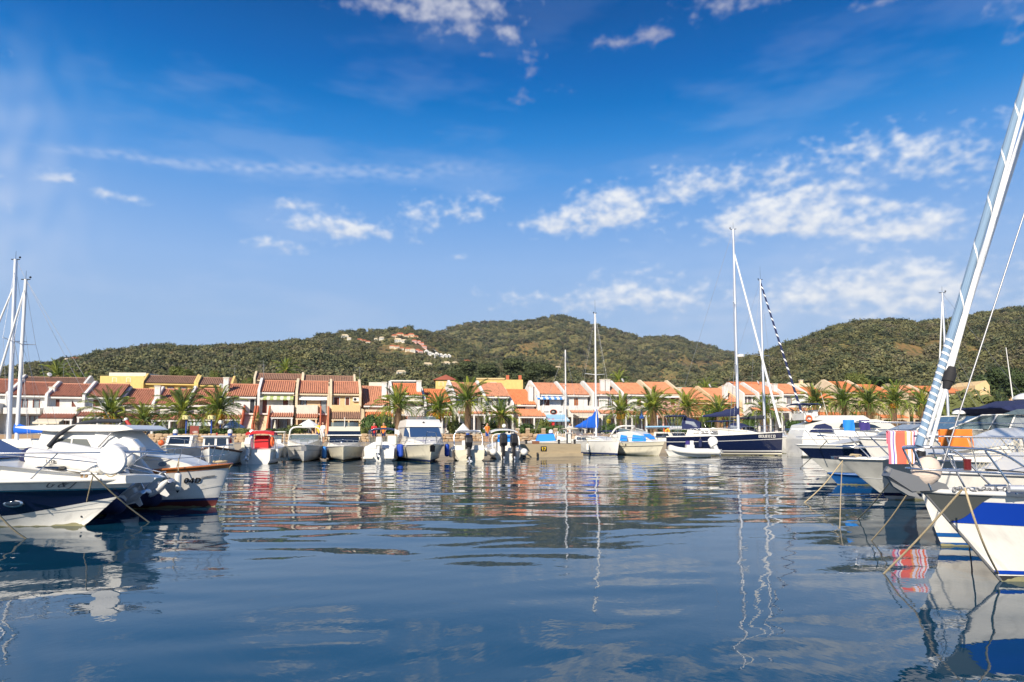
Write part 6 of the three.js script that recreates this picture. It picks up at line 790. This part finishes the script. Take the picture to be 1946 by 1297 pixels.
{ // second yacht behind with blue lines and netting
  const t = boat('sailing_yacht', 'white yacht with two thin blue waterline stripes and cream netting on its lifelines', 1790, 1038, 180, R1, 'sailboat'), h = hullOf({ L: 10, B: 3.2, Hb: 1.3, Hs: 1.2, rake: 0.45, round: true, pb: 1.9 });
  buildHull(t, h, { rail: M.tubeGrey, bands: [['boot_stripe', M.blueHull, cst(0.16), cst(0.23)], ['waterline_stripe', M.blueHull, cst(0.0), cst(0.06)]] }); railing(t, h, 0.1, 0.62, [0.3, 0.45, 0.6, 0.74, 0.86, 0.95], { r: 0.013, fwd: 0.05, mid: [0.5] }); part(t, 'coachroof', prism([[-1.4, 1.3], [-2, 1.6], [-6, 1.7], [-6.2, 1.2]], () => 0.95), M.white);
  for (const s of [-1, 1]) { const g = []; for (let i = 0; i <= 56; i++) for (const k of [-1, 1]) { const q0 = lerp(0.3, 0.86, i / 56), q1 = clamp(q0 + k * 0.05, 0.3, 0.88); g.push(rod(h.sheer(q0, s, 0.09, 0.05), h.sheer(q1, s, 0.09, 0.6), 0.004, 0.004, 3)); } part(t, 'net', g, M.creamCloth); }
  mastRig(t, h, { mx: -3.4, H: 12.5, base: 1.5, r: 0.08, spread: [0.5], furl: M.mastWhite, fr: 0.07 });
}
{ // grey white cruiser with towels
  const t = boat('motor_cruiser', 'pale grey hulled cruiser with high steel rail and navy waterline stripe', 1690, 951, 180, R1), h = hullOf({ L: 9.6, B: 3.3, Hb: 1.22, Hs: 1.1, rake: 1.5, pb: 2.1, qb: 0.75, wf: 0.5, chine: 0.4, flare: 1.5, sp: 1.6 }); buildHull(t, h, { hull: M.greyhull, bands: [['boot_stripe', M.navy, cst(0.13), cst(0.22)], ['chine_line', M.tubeGrey, (q) => 0.4 + 0.25 * Math.pow(q, 3), (q) => 0.42 + 0.255 * Math.pow(q, 3)]] });
  railing(t, h, 0.25, 0.66, [0.5, 0.64, 0.78, 0.9], { r: 0.018, fwd: 0.55, over: 0.25, mid: [0.52] }); const w = (x, y) => 1.2 - Math.max(0, x + 1.6) * 0.42 - 0.1 * (y - 1); part(t, 'foredeck_cabin', prism([[0.1, 1.2], [-1.2, 1.42], [-2.6, 1.6], [-3, 1.1]], w), M.white); part(t, 'deck_house', prism([[-2.6, 1.6], [-4, 2.1], [-6.5, 2.1], [-6.8, 1.1], [-2.8, 1.1]], w), M.white); sideWins(t, 'side_window', [[-3.2, 1.7], [-4, 2.0], [-6, 2.0], [-6, 1.7]], w, M.glass); part(t, 'bow_rope_coil', [0, 1, 2].map((i) => new THREE.TorusGeometry(0.1 + i * 0.025, 0.016, 5, 16).rotateX(1.4).translate(0.95 - i * 0.04, 1.27 + i * 0.015, 0.1)), M.rope); part(t, 'bow_roller', prism([[0.9, 1.2], [1.0, 1.28], [1.62, 1.27], [1.6, 1.2]], () => 0.09), M.chrome);
  const stripes = tex(256, (u) => { const S = [[0, 0.08, '#e8788a'], [0.08, 0.16, '#d8d3ea'], [0.16, 0.19, '#6a4fb0'], [0.19, 0.24, '#f0e2dc'], [0.24, 0.52, '#ee6a55'], [0.52, 0.58, '#f6a25c'], [0.58, 0.68, '#e8dff0'], [0.68, 0.73, '#f19a54'], [0.73, 0.78, '#e2d6ec'], [0.78, 0.82, '#e0566a'], [0.82, 0.9, '#ece4ee'], [0.9, 0.95, '#f0713e'], [0.95, 1.01, '#d8cfe6']], s = S.find((q) => u >= q[0] && u < q[1]), c = new THREE.Color(s[2]).convertLinearToSRGB(); return [c.r, c.g, c.b]; }, true);
  cloth('beach_towel', 'red, orange and lilac striped towel on the steel rail of the pale grey cruiser', 'towel', at(1717, 819, 18.3), 0.88, 0.88, std(1, 1, 1, 0.9, { map: stripes, bumpMap: clothTex, bumpScale: 0.006 })); cloth('beach_towel', 'plain orange towel on the steel rail', 'towel', at(1816, 815.5, 17.9), 0.86, 0.5, M.orangeCloth);
}
{ // small blue boat
  const t = boat('rowing_boat', 'low bright blue boat under the pale grey cruiser bow', 1592, 921, 180, R1), h = hullOf({ L: 4, B: 1.5, Hb: 0.42, Hs: 0.3, rake: 0.35, pb: 2.3 }); buildHull(t, h, { hull: M.blueHull, rail: M.blueHull, deck: M.tubeGrey }); part(t, 'thwart', cbox(-2, -1.7, 0.34, 0.4, -0.6, 0.6, 0.01), M.teak);
}
{ // navy banded cruiser
  const t = boat('motor_cruiser', 'white cruiser with navy topsides below a white sheer, towels on its rail', 1573, 899, 180, R1), h = hullOf({ L: 10, B: 3.4, Hb: 1.36, Hs: 1.3, rake: 1.5, pb: 2.1, qb: 0.75, wf: 0.5, flare: 1.5, sp: 1.5 }); buildHull(t, h, { hull: M.greyhull, bands: [['navy_band', M.navy, (q) => lerp(0.3, 0.72, q * q), (q) => h.hs(q) - 0.16], ['white_sheer', M.white, (q) => h.hs(q) - 0.16, (q) => h.hs(q)]] });
  railing(t, h, 0.25, 0.75, [0.5, 0.64, 0.78, 0.9], { r: 0.016, fwd: 0.5, over: 0.3, mid: [0.5] }); const w = (x, y) => 1.25 - Math.max(0, x + 1.8) * 0.42 - 0.1 * (y - 1.2); part(t, 'foredeck_cabin', prism([[0, 1.34], [-1.4, 1.62], [-3, 1.8], [-3.3, 1.2]], w), M.white); for (const x of [-1.2, -2]) sideWins(t, 'porthole', [0, 1, 2, 3, 4, 5].map((i) => [x + 0.11 * Math.cos(i * 1.047), 1.46 + 0.07 * Math.sin(i * 1.047)]), w, M.glass); part(t, 'deck_house', prism([[-3, 1.8], [-4.4, 2.3], [-7, 2.3], [-7.3, 1.2], [-3.2, 1.2]], w), M.white); part(t, 'windscreen', panel([[-3, 1.82, -1], [-3, 1.82, 1], [-4.3, 2.28, 0.95], [-4.3, 2.28, -0.95]].map(([x, y, z]) => [x + 0.04, y + 0.06, z])), M.glass);
  cloth('beach_towel', 'bright blue towel on the rail of the navy topsided cruiser', 'towel', at(1613, 798, 31), 0.5, 0.5, M.skyCloth); cloth('beach_towel', 'dark violet towel beside the bright blue one', 'towel', at(1643, 799, 31), 0.46, 0.46, M.purpleCloth);
}
{ // white motor yacht behind, bow to the right
  const t = boat('motor_yacht', 'large white motor yacht with curved black and blue windows and navy sun roof', 1762, 868, 0, R1), h = hullOf({ L: 10.6, B: 3.8, Hb: 1.7, Hs: 1.4, rake: 1.2 }); buildHull(t, h); const w = (x, y) => 1.5 - Math.max(0, x + 4.2) * 0.3 - 0.15 * (y - 1.6); part(t, 'superstructure', prism([[-1.2, 1.68], [-2.4, 2.0], [-3.6, 2.75], [-4.6, 2.95], [-8.6, 2.9], [-10.2, 2.5], [-10.6, 1.4], [-2, 1.4]], w), M.white);
  sideWins(t, 'saloon_window', [[-4.3, 2.25], [-4.8, 2.5], [-5.6, 2.68], [-6.6, 2.7], [-7.4, 2.6], [-7.6, 2.3]], w, M.glass); sideWins(t, 'aft_window', [[-8.0, 1.95], [-8.2, 2.4], [-8.7, 2.62], [-9.4, 2.5], [-10, 1.95]], w, M.navyCloth); part(t, 'flybridge', prism([[-5, 2.9], [-5.6, 3.25], [-9, 3.25], [-9.6, 2.85]], () => 1.3), M.tubeGrey); bimini(t, -10.6, -8.8, 4.25, 1.3, M.navyCloth, { base: 2.9 }); part(t, 'radar_mast', [cbox(-9.2, -8.8, 3.2, 3.7, -0.5, 0.5, 0.05)], M.white); railing(t, h, 0.4, 0.6, [0.55, 0.7, 0.85], { mid: [0.5] }); part(t, 'antenna', rod([-7.4, 3.2, -0.9], [-7.9, 5.2, -0.9], 0.02, 0.012), M.white); part(t, 'life_ring', new THREE.TorusGeometry(0.22, 0.06, 8, 16).translate(-9.9, 3.0, 1.32), M.orangePaint); part(t, 'lockers', [cbox(-10.2, -9.4, 2.9, 3.45, -1.2, 1.2, 0.05)], M.white);
}
{ // open cruiser with navy canopy, far right
  const t = boat('motor_cruiser', 'white sports cruiser with glazed windscreen and high navy canopy', 1700, 928, 180, R1), h = hullOf({ L: 11, B: 3.6, Hb: 1.75, Hs: 1.6, rake: 1.2 }); buildHull(t, h); const w = (x, y) => 1.45 - Math.max(0, x + 1.9) * 0.4 - 0.1 * (y - 1.7);
  part(t, 'foredeck_cabin', prism([[-0.2, 1.7], [-1.0, 1.92], [-1.8, 2.05], [-2.4, 2.05], [-6, 2.0], [-6.2, 1.5]], w), M.white); const ws = (x, y) => 1.36 - 0.35 * (y - 2.05) - Math.max(0, x + 2.3) * 0.5;
  sideWins(t, 'windscreen_pane', [[-1.5, 2.08], [-2.45, 2.52], [-2.9, 2.55], [-2.5, 2.08]], ws, M.tint); sideWins(t, 'windscreen_pane', [[-2.56, 2.08], [-2.98, 2.55], [-3.5, 2.54], [-3.15, 2.08]], ws, M.tint); sideWins(t, 'windscreen_pane', [[-3.24, 2.08], [-3.6, 2.53], [-4.6, 2.45], [-4.2, 2.08]], ws, M.clearPane); part(t, 'front_pane', panel([[-1.5, 2.08, -0.9], [-1.5, 2.08, 0.9], [-2.45, 2.52, 1.1], [-2.45, 2.52, -1.1]]), M.tint); part(t, 'screen_frame', [-1, 1].map((s) => tube([[-1.45, 2.07, s * 0.95], [-2.45, 2.55, s * 1.16], [-3.5, 2.58, s * 1.19], [-4.7, 2.5, s * 1.22]], 0.025, 6)), M.white); for (const s of [-1, 1]) { part(t, 'screen_pillar', rod([-2.52, 2.07, s * 1.3], [-2.95, 2.57, s * 1.19], 0.03), M.white); part(t, 'screen_pillar', rod([-3.2, 2.07, s * 1.37], [-3.56, 2.57, s * 1.2], 0.03), M.white); }
  part(t, 'canopy', prism([[-3.2, 2.72], [-3.0, 2.8], [-3.15, 2.86], [-4.0, 2.92], [-4.6, 3.12], [-8, 3.2], [-8.6, 2.0], [-4.2, 2.05], [-3.9, 2.55]], (x, y) => 1.36 - 0.3 * Math.max(0, y - 2.6)), M.navyCloth); sideWins(t, 'canopy_window', [[-3.0, 2.58], [-3.5, 2.74], [-3.9, 2.76], [-3.95, 2.56]], (x, y) => 1.37 - 0.3 * Math.max(0, y - 2.6), M.tint); sideWins(t, 'canopy_window', [[-3.75, 2.58], [-4.4, 2.92], [-6.2, 2.92], [-6.2, 2.56]], (x, y) => 1.37 - 0.3 * Math.max(0, y - 2.6), std(0.16, 0.26, 0.26, 0.15)); part(t, 'radar_dome', new THREE.SphereGeometry(0.22, 16, 8, 0, 6.3, 0, 1.57).scale(1, 0.7, 1).translate(-2.55, 2.62, 0.2), M.white); part(t, 'hardtop_dome', new THREE.SphereGeometry(0.5, 16, 8, 0, 6.3, 0, 1.57).scale(1, 0.5, 1).translate(-5.2, 3.15, 0.3), M.white); part(t, 'whip_antenna', rod([-4.9, 3.15, 0.7], [-4.75, 5.1, 0.7], 0.022, 0.012), M.white); railing(t, h, 0.4, 0.6, [0.55, 0.7, 0.85], { mid: [0.5] });
  const u = boat('sailboat', 'white sailboat showing a slim mast behind the glazed sports cruiser', 1832, 871, 180, R1, 'sailboat'), k = hullOf({ L: 9, B: 2.9, Hb: 1.3, Hs: 1.1, rake: 0.5, round: true }); u.position.x -= 1.6; buildHull(u, k); mastRig(u, k, { mx: -0.6, H: 12.6, base: 1.3, r: 0.1, m: M.alu, furl: M.mastWhite, fr: 0.07, ff: 0.98, spread: [0.55] }); part(u, 'coachroof', prism([[-1, 1.25], [-1.6, 1.6], [-5, 1.6], [-5.2, 1.1]], () => 0.9), M.white);
}

// ---------- mooring ropes ----------
const rp = (l, px, py, Z, wx, wy, r = 0.013, sag = 0.05) => rope(l, [at(px, py, Z), onWater(wx, wy, -0.1)], r, sag);
rp('taut mooring rope from the script lettered cruiser bow down to the water', 172, 899, 14.1, 292, 1000, 0.014); rp('slack rope hanging down the script lettered cruiser hull', 176, 905, 13.9, 154, 1003, 0.012, -0.05); rp('taut mooring rope crossing below the oval porthole', -10, 972, 12.5, 62, 1033, 0.017); rp('mooring rope from the varnished bow tip', 440, 884, 18.3, 388, 958, 0.013);
rp('mooring rope from the navy topsided cruiser bow', 1572, 838, 31.5, 1518, 893, 0.02); rp('weedy mooring rope from the pale grey cruiser bow', 1602, 876, 19.4, 1522, 962, 0.016, 0.1); rp('slack rope hanging from the pale grey cruiser bow', 1601, 880, 19.2, 1596, 1018, 0.012, -0.1); rp('mooring rope below the pale grey hull, upper of two', 1702, 903, 12.2, 1626, 992, 0.012); rp('mooring rope below the anchor, lower of two', 1730, 932, 11.6, 1650, 1035, 0.012);
rp('long taut rope from the blue banded yacht bow', 1828, 932, 8.62, 1668, 1103, 0.014, 0.03); rope('slack rope down the blue banded hull into the water', [at(1834, 928, 8.62), at(1846, 968, 8.5), at(1868, 1030, 8.6), onWater(1908, 1110, -0.1)], 0.014); rp('rope dropping from the bow plate of the blue banded yacht', 1852, 1020, 9.3, 1842, 1046, 0.012, 0);

// ---------- things on quay and terrace ----------
{ const p = row(sOf(1033, -43.2).s, yOf(1033, 853, -43.2), -43.21), t = thing('berth_sign', 'black berth plate with yellow 17 on the stone pier', 'sign', [p.x, p.y, p.z], TA); part(t, 'plate', cbox(-0.24, 0.24, -0.19, 0.19, -0.01, 0.03, 0.008), M.black); part(t, 'numeral', text('17', 0.26, 0.012).translate(0, 0, 0.03), M.yellow); }
for (const [px, l] of [[996, 'black rubber bumper at the left corner of the stone pier'], [1021, 'black rubber bumper below the berth plate']]) { const t = rowGroup('pier_bumper', l, 'bumper', sOf(px, -43.4).s, 0.05, -43.42, 'rubber bumpers on the pier'); part(t, 'rubber_block', cbox(-0.06, 0.06, 0, 0.3, -0.05, 0.06, 0.015), M.rubber); part(t, 'bolt', ball(0, 0.22, 0.065, 0.02), M.galv); }
for (const px of [1000, 1062, 1092]) { const t = rowGroup('mooring_bollard', 'iron mooring bollard ' + { 1000: 'at the left end of the pier', 1062: 'in the middle of the pier', 1092: 'beside the white service cabinet' }[px], 'bollard', sOf(px, -42.8).s, 1.0, -42.8, 'bollards on the pier'); part(t, 'post', rod([0, 0, 0], [0, 0.28, 0], 0.09, 0.08, 12), M.rubber); part(t, 'cap', ball(0, 0.3, 0, 0.13, 0.06, 0.13), M.rubber); }
{ const t = rowGroup('wooden_box', 'small brown wooden box on the stone pier edge', 'box', sOf(1018, -42.6).s, 1.0, -42.6); part(t, 'case', cbox(-0.26, 0.26, 0, 0.2, -0.16, 0.16, 0.015), M.wood); part(t, 'lid', cbox(-0.28, 0.28, 0.2, 0.24, -0.18, 0.18, 0.01), shutterWood); }
const ped = (l, px, d, c) => { const t = rowGroup('service_pedestal', l, 'pedestal', sOf(px, d).s, 1.0, d, 'water and power pedestals on the quay'); part(t, 'column', rod([0, 0, 0], [0, 0.85, 0], 0.17, 0.17, 14), c ?? M.bluePaint); part(t, 'cap', [rod([0, 0.85, 0], [0, 0.98, 0], 0.2, 0.2, 14), new THREE.SphereGeometry(0.2, 14, 8, 0, 6.3, 0, 1.57).translate(0, 0.98, 0)], M.white); part(t, 'socket', cbox(-0.08, 0.08, 0.4, 0.6, 0.15, 0.2, 0.01), M.tubeGrey); };
ped('blue pedestal with white cap left of the wheelhouse boat', 333, -33); ped('blue pedestal with white cap right of the wheelhouse boat', 437, -33); ped('blue pedestal with white cap behind the red cover', 478, -32.5); ped('blue pedestal with white cap behind the single black outboard', 889, -33.5); ped('blue pedestal with white cap behind the blue covered day boat', 1047, -36);
{ const t = rowGroup('service_cabinet', 'white service cabinet with grey frame on the pier', 'cabinet', sOf(1081, -41.5).s, 1.0, -41.5); part(t, 'case', cbox(-0.17, 0.17, 0, 0.82, -0.15, 0.15, 0.02), M.greyCloth); part(t, 'front_panel', cbox(-0.13, 0.13, 0.05, 0.77, 0.15, 0.17, 0.008), M.white); part(t, 'roof', cbox(-0.2, 0.2, 0.82, 0.9, -0.18, 0.18, 0.03), M.white); }
const post = (l, px) => { const d = -25.5, y0 = 1.0, t = rowGroup('sign_post', l, 'sign post', sOf(px, d).s, y0, d, 'blue posts with yellow signs'), H = yOf(px, 796, d) - y0; part(t, 'pole', rod([0, 0, 0], [0, H, 0], 0.06, 0.06, 10), M.bluePaint); part(t, 'sign_drum', new THREE.CylinderGeometry(0.34, 0.34, 0.36, 20).translate(0, H + 0.12, 0), std(0.68, 0.62, 0.28, 0.6)); part(t, 'lettering', [text('L', 0.22).translate(-0.12, H + 0.12, 0.34), text('~~', 0.18).translate(0.14, H + 0.12, 0.31)], M.black); };
post('blue post with yellow lettered drum before the palm crown', 353); post('blue post with yellow lettered drum left of the fruiting palm', 401);
const lamp = (l, px, gy, d = -20, m = M.bluePaint) => { const t = rowGroup('globe_lamp', l, 'street lamp', sOf(px, d).s, TER, d, 'globe lamps along the terrace'), H = yOf(px, gy, d) - TER; part(t, 'pole', [rod([0, 0, 0], [0, H - 0.15, 0], 0.05, 0.04, 8), rod([0, 0, 0], [0, 0.25, 0], 0.1, 0.08, 8)], m); part(t, 'globe', ball(0, H, 0, 0.24, 0.24, 0.24, 16), phy(0.8, 0.8, 0.74, 0.3)); };
lamp('white globe lamp on dark blue post beside the blue parasol', 418, 803); lamp('low globe lamp before the white stair hedge', 428, 818, -21); lamp('cream globe lamp below the drooping palm', 958, 810, -23); lamp('globe lamp behind the navy yacht', 1304, 803, -15);
{ const t = rowGroup('lamp_post', 'tall dark lamp post with lantern in the palm left of the stairs', 'street lamp', sOf(353.5, -16).s, TER, -16), H = yOf(353, 762, -16) - TER; part(t, 'pole', rod([0, 0, 0], [0, H, 0], 0.06, 0.045, 8), M.black); part(t, 'lantern', [cbox(-0.16, 0.16, H - 0.15, H + 0.25, -0.16, 0.16, 0.03), new THREE.ConeGeometry(0.28, 0.18, 6).translate(0, H + 0.34, 0)], M.black); }
const parasol = (l, px, ty, wpx, d, m, closed) => { const q = sOf(px, d), t = rowGroup('parasol', l, 'parasol', q.s, TER, d, 'parasols on the terrace'), H = EYE + (820 - ty) * q.Z / 1304 - TER, R = wpx * q.Z / 1304 / 2; part(t, 'pole', rod([0, 0, 0], [0, H, 0], 0.035), M.mastWhite); part(t, 'canopy', closed ? new THREE.ConeGeometry(0.28, 1.3, 10).translate(0, H - 0.6, 0) : surf((a, b) => { const an = a * 6.2832, r = b * R * (1 - 0.03 * Math.cos(an * 8)); return V(Math.cos(an) * r, H - 0.75 * Math.pow(b, 1.1) - (b > 0.95 ? 0.12 : 0), Math.sin(an) * r); }, 32, 10), m); part(t, 'base', rod([0, 0, 0], [0, 0.12, 0], 0.3, 0.28, 12), M.concrete); };
parasol('wide pale blue parasol beside the fruiting palm', 442, 798.5, 44, -16, std(0.5, 0.6, 0.75, 0.9)); parasol('closed beige parasol before the dark doorway', 522, 799, 12, -17, M.creamCloth, true); parasol('wide white parasol behind the radar arch cruiser', 586, 797, 44, -18, M.whiteCloth); parasol('closed bright blue parasol before the white house', 1220, 776, 10, -17, M.blueCloth, true); parasol('white and lilac parasol behind the blue sail cover', 1122, 797, 26, -16, std(0.62, 0.64, 0.76, 0.9)); parasol('white parasol on the far left terrace', 880, 805, 26, -24, M.whiteCloth); parasol('small white parasol before the stone porch', 925, 808, 24, -22, M.whiteCloth);
{ const t = rowGroup('kiosk_board', 'dark red notice board with white lettering beside the hedge', 'sign', sOf(369, -26).s, TER - 0.3, -26); part(t, 'board', cbox(-0.38, 0.38, 0.1, 1.1, -0.04, 0.04, 0.01), std(0.24, 0.05, 0.035, 0.7)); part(t, 'lettering', text('~~~~', 0.16).translate(0.08, 0.55, 0.045), M.white); part(t, 'leg', [rod([-0.3, 0, 0], [-0.3, 0.2, 0], 0.03), rod([0.3, 0, 0], [0.3, 0.2, 0], 0.03)], M.wood); }
{ const t = rowGroup('rubber_ring', 'yellow and orange swim rings hung on the hedge', 'swim ring', sOf(1266, -23).s, TER, -23); part(t, 'outer_ring', new THREE.TorusGeometry(0.3, 0.1, 8, 20).translate(0, 0.55, 0), M.orangePaint); part(t, 'inner_ring', new THREE.TorusGeometry(0.22, 0.1, 8, 20).translate(0.12, 0.3, 0.1), M.yellow); }
{ const t = rowGroup('beach_ball', 'yellow ball hanging beside the white house stair', 'ball', sOf(1157, -17).s, yOf(1157, 801, -17) - 0.3, -17); part(t, 'skin', ball(0, 0.3, 0, 0.3, 0.3, 0.3, 16), M.yellow); part(t, 'cord', rod([0, 0.6, 0], [0, 1.1, 0], 0.012), M.rope); part(t, 'hanger_pole', rod([0.02, -1.2, -0.3], [0.02, 1.15, -0.3], 0.03), M.mastWhite); part(t, 'hanger_arm', rod([0.02, 1.1, -0.3], [0, 1.1, 0], 0.02), M.mastWhite); }
// stone gate pillars at the wall
for (const [px, l] of [[985, 'stone gate pillar left of the pier hedge'], [1005, 'second stone gate pillar beside the pier hedge'], [1035, 'stone gate pillar behind the blue covered day boat'], [1058, 'stone gate pillar left of the sailing dinghy']]) { const t = rowGroup('gate_pillar', l, 'pillar', sOf(px, -27).s, TER, -26.6, 'stone pillars on the terrace wall'); for (let i = 0; i < 4; i++) part(t, 'stone', cbox(-0.2 + 0.02 * (i % 2), 0.2 - 0.015 * (i % 3), i * 0.16, i * 0.16 + 0.15, -0.2, 0.2 - 0.02 * (i % 2), 0.025), stone[i % 4]); }

// ---------- people ----------
function sdfMesh(bones, lo, hi, cell) { // continuous surface round tapered bones by marching tetrahedra-free grid: simple surface nets
  const N = [0, 1, 2].map((k) => Math.ceil((hi[k] - lo[k]) / cell)), id = (x, y, z) => (z * (N[1] + 1) + y) * (N[0] + 1) + x, D = new Float32Array((N[0] + 1) * (N[1] + 1) * (N[2] + 1));
  const f = (x, y, z) => { let d = 9; for (const [a, b, r0, r1] of bones) { const bx0 = b[0] - a[0], by = b[1] - a[1], bz = b[2] - a[2], t = clamp(((x - a[0]) * bx0 + (y - a[1]) * by + (z - a[2]) * bz) / (bx0 * bx0 + by * by + bz * bz + 1e-9)), q = Math.hypot(x - a[0] - bx0 * t, y - a[1] - by * t, z - a[2] - bz * t) - lerp(r0, r1, t), k = 0.035, h = clamp(0.5 + 0.5 * (d - q) / k); d = lerp(d, q, h) - k * h * (1 - h); } return d; };
  for (let z = 0; z <= N[2]; z++) for (let y = 0; y <= N[1]; y++) for (let x = 0; x <= N[0]; x++) D[id(x, y, z)] = f(lo[0] + x * cell, lo[1] + y * cell, lo[2] + z * cell);
  const pos = [], cellId = new Map(), idx = [];
  for (let z = 0; z < N[2]; z++) for (let y = 0; y < N[1]; y++) for (let x = 0; x < N[0]; x++) { let s = V(0, 0, 0), n = 0; for (const [a, b] of [[0, 1], [2, 3], [4, 5], [6, 7], [0, 2], [1, 3], [4, 6], [5, 7], [0, 4], [1, 5], [2, 6], [3, 7]]) { const A = [x + (a & 1), y + (a >> 1 & 1), z + (a >> 2)], B = [x + (b & 1), y + (b >> 1 & 1), z + (b >> 2)], da = D[id(...A)], db = D[id(...B)]; if ((da < 0) !== (db < 0)) { const t = da / (da - db); s.add(V(...A).lerp(V(...B), t)); n++; } } if (n) { s.multiplyScalar(cell / n); cellId.set(id(x, y, z), pos.length / 3); pos.push(lo[0] + s.x, lo[1] + s.y, lo[2] + s.z); } }
  const quad = (a, b, c, d, flip) => { if ([a, b, c, d].some((q) => q === undefined)) return; flip ? idx.push(a, b, c, a, c, d) : idx.push(a, c, b, a, d, c); };
  for (let z = 1; z < N[2]; z++) for (let y = 1; y < N[1]; y++) for (let x = 1; x < N[0]; x++) { const s = D[id(x, y, z)] < 0, g = (a, b, c) => cellId.get(id(a, b, c)); if (s !== D[id(x + 1, y, z)] < 0) quad(g(x, y, z), g(x, y - 1, z), g(x, y - 1, z - 1), g(x, y, z - 1), !s); if (s !== D[id(x, y + 1, z)] < 0) quad(g(x, y, z), g(x, y, z - 1), g(x - 1, y, z - 1), g(x - 1, y, z), !s); if (s !== D[id(x, y, z + 1)] < 0) quad(g(x, y, z), g(x - 1, y, z), g(x - 1, y - 1, z), g(x, y - 1, z), !s); }
  return raw(pos, idx);
}
const skin = std(0.45, 0.24, 0.15, 0.6), hair = std(0.03, 0.02, 0.015, 0.8);
function person(label, p, turn, shirt, shorts, sit) {
  const t = thing('person', label, 'person', [p.x, p.y, p.z], turn, 'people on the quay'), hip = sit ? 0.5 : 0.9, kz = sit ? 0.42 : 0.02, ky = sit ? 0.5 : 0.48, fz = sit ? 0.44 : 0, b = [], arm = [];
  for (const s of [-1, 1]) { b.push([[s * 0.1, hip, 0], [s * 0.11, ky, kz], 0.085, 0.055], [[s * 0.11, ky, kz], [s * 0.11, 0.08, fz], 0.055, 0.04], [[s * 0.11, 0.045, fz - 0.04], [s * 0.12, 0.035, fz + 0.15], 0.04, 0.03]); const sh = [s * 0.19, hip + 0.52, 0], el = [s * 0.25, hip + 0.24, 0.02], ha = [s * 0.22, hip + 0.06, 0.14]; arm.push([sh, el, 0.052, 0.042], [el, ha, 0.04, 0.03]); for (let k = 0; k < 4; k++) arm.push([ha, [ha[0] + s * 0.015 * (k - 1.5), ha[1] - 0.07, ha[2] + 0.05 - 0.01 * k], 0.018, 0.012]); arm.push([ha, [ha[0] - s * 0.03, ha[1] - 0.03, ha[2] + 0.05], 0.015, 0.012]); }
  const torso = [[[0, hip + 0.02, 0], [0, hip + 0.26, 0.01], 0.13, 0.12], [[0, hip + 0.26, 0.01], [0, hip + 0.46, 0], 0.12, 0.14], [[-0.13, hip + 0.5, 0], [0.13, hip + 0.5, 0], 0.08, 0.08]];
  part(t, 'body', sdfMesh([...b, ...arm, ...torso, [[0, hip + 0.52, 0], [0, hip + 0.64, 0.01], 0.055, 0.055], [[0, hip + 0.72, 0.02], [0, hip + 0.79, 0.01], 0.085, 0.1], [[0, hip + 0.71, 0.09], [0, hip + 0.74, 0.125], 0.02, 0.015], [[-0.1, hip + 0.75, 0], [0.1, hip + 0.75, 0], 0.025, 0.025]], [-0.42, -0.02, -0.3], [0.42, hip + 0.95, 0.72], 0.022), skin);
  part(t, 'shirt', sdfMesh([...torso.map(([a, c, r0, r1]) => [a, c, r0 + 0.016, r1 + 0.016]), ...arm.filter((_, i) => i % 7 === 0).map(([a, c, r0, r1]) => [a, a.map((q, k) => lerp(q, c[k], 0.6)), r0 + 0.02, r1 + 0.026])], [-0.42, hip - 0.2, -0.3], [0.42, hip + 0.7, 0.35], 0.022), shirt);
  part(t, 'shorts', sdfMesh([...[-1, 1].map((s) => [[s * 0.1, hip, 0], [s * 0.108, lerp(hip, ky, 0.75), kz * 0.75], 0.105, 0.085]), [[-0.06, hip + 0.03, 0], [0.06, hip + 0.03, 0], 0.12, 0.12]], [-0.35, 0.1, -0.3], [0.35, hip + 0.2, 0.7], 0.022), shorts);
  part(t, 'hair', sdfMesh([[[0, hip + 0.8, -0.015], [0, hip + 0.76, -0.05], 0.108, 0.085]], [-0.25, hip + 0.55, -0.25], [0.25, hip + 1.0, 0.2], 0.02), hair); return t;
}
const onQuay = (px, d) => row(sOf(px, d).s, 1.0, d);
person('person in yellow shirt and violet shorts on the quay', onQuay(605.5, -34), 0.4, M.yellow, M.purpleCloth); person('person in white shirt beside the one in yellow', onQuay(613.5, -34.3), -0.5, M.whiteCloth, M.tubeGrey); person('person in red shirt behind the navy bimini boat', onQuay(711, -30), 0.2, M.redCloth, M.navyCloth); person('person in orange shirt on the quay behind the navy bimini boat', onQuay(729, -30.5), -0.3, M.orangeCloth, M.navyCloth); person('person in grey shirt on the quay beside the pier', onQuay(1083, -31), 0.1, M.tubeGrey, M.navyCloth); person('person in orange shirt walking behind the twin outboard boat', onQuay(926, -31), 0.6, M.orangeCloth, M.bluePaint);

// distant air
scene.fog = new THREE.FogExp2(new THREE.Color().setRGB(0.72, 0.82, 1), 0.00005);
renderer.render(scene, camera);
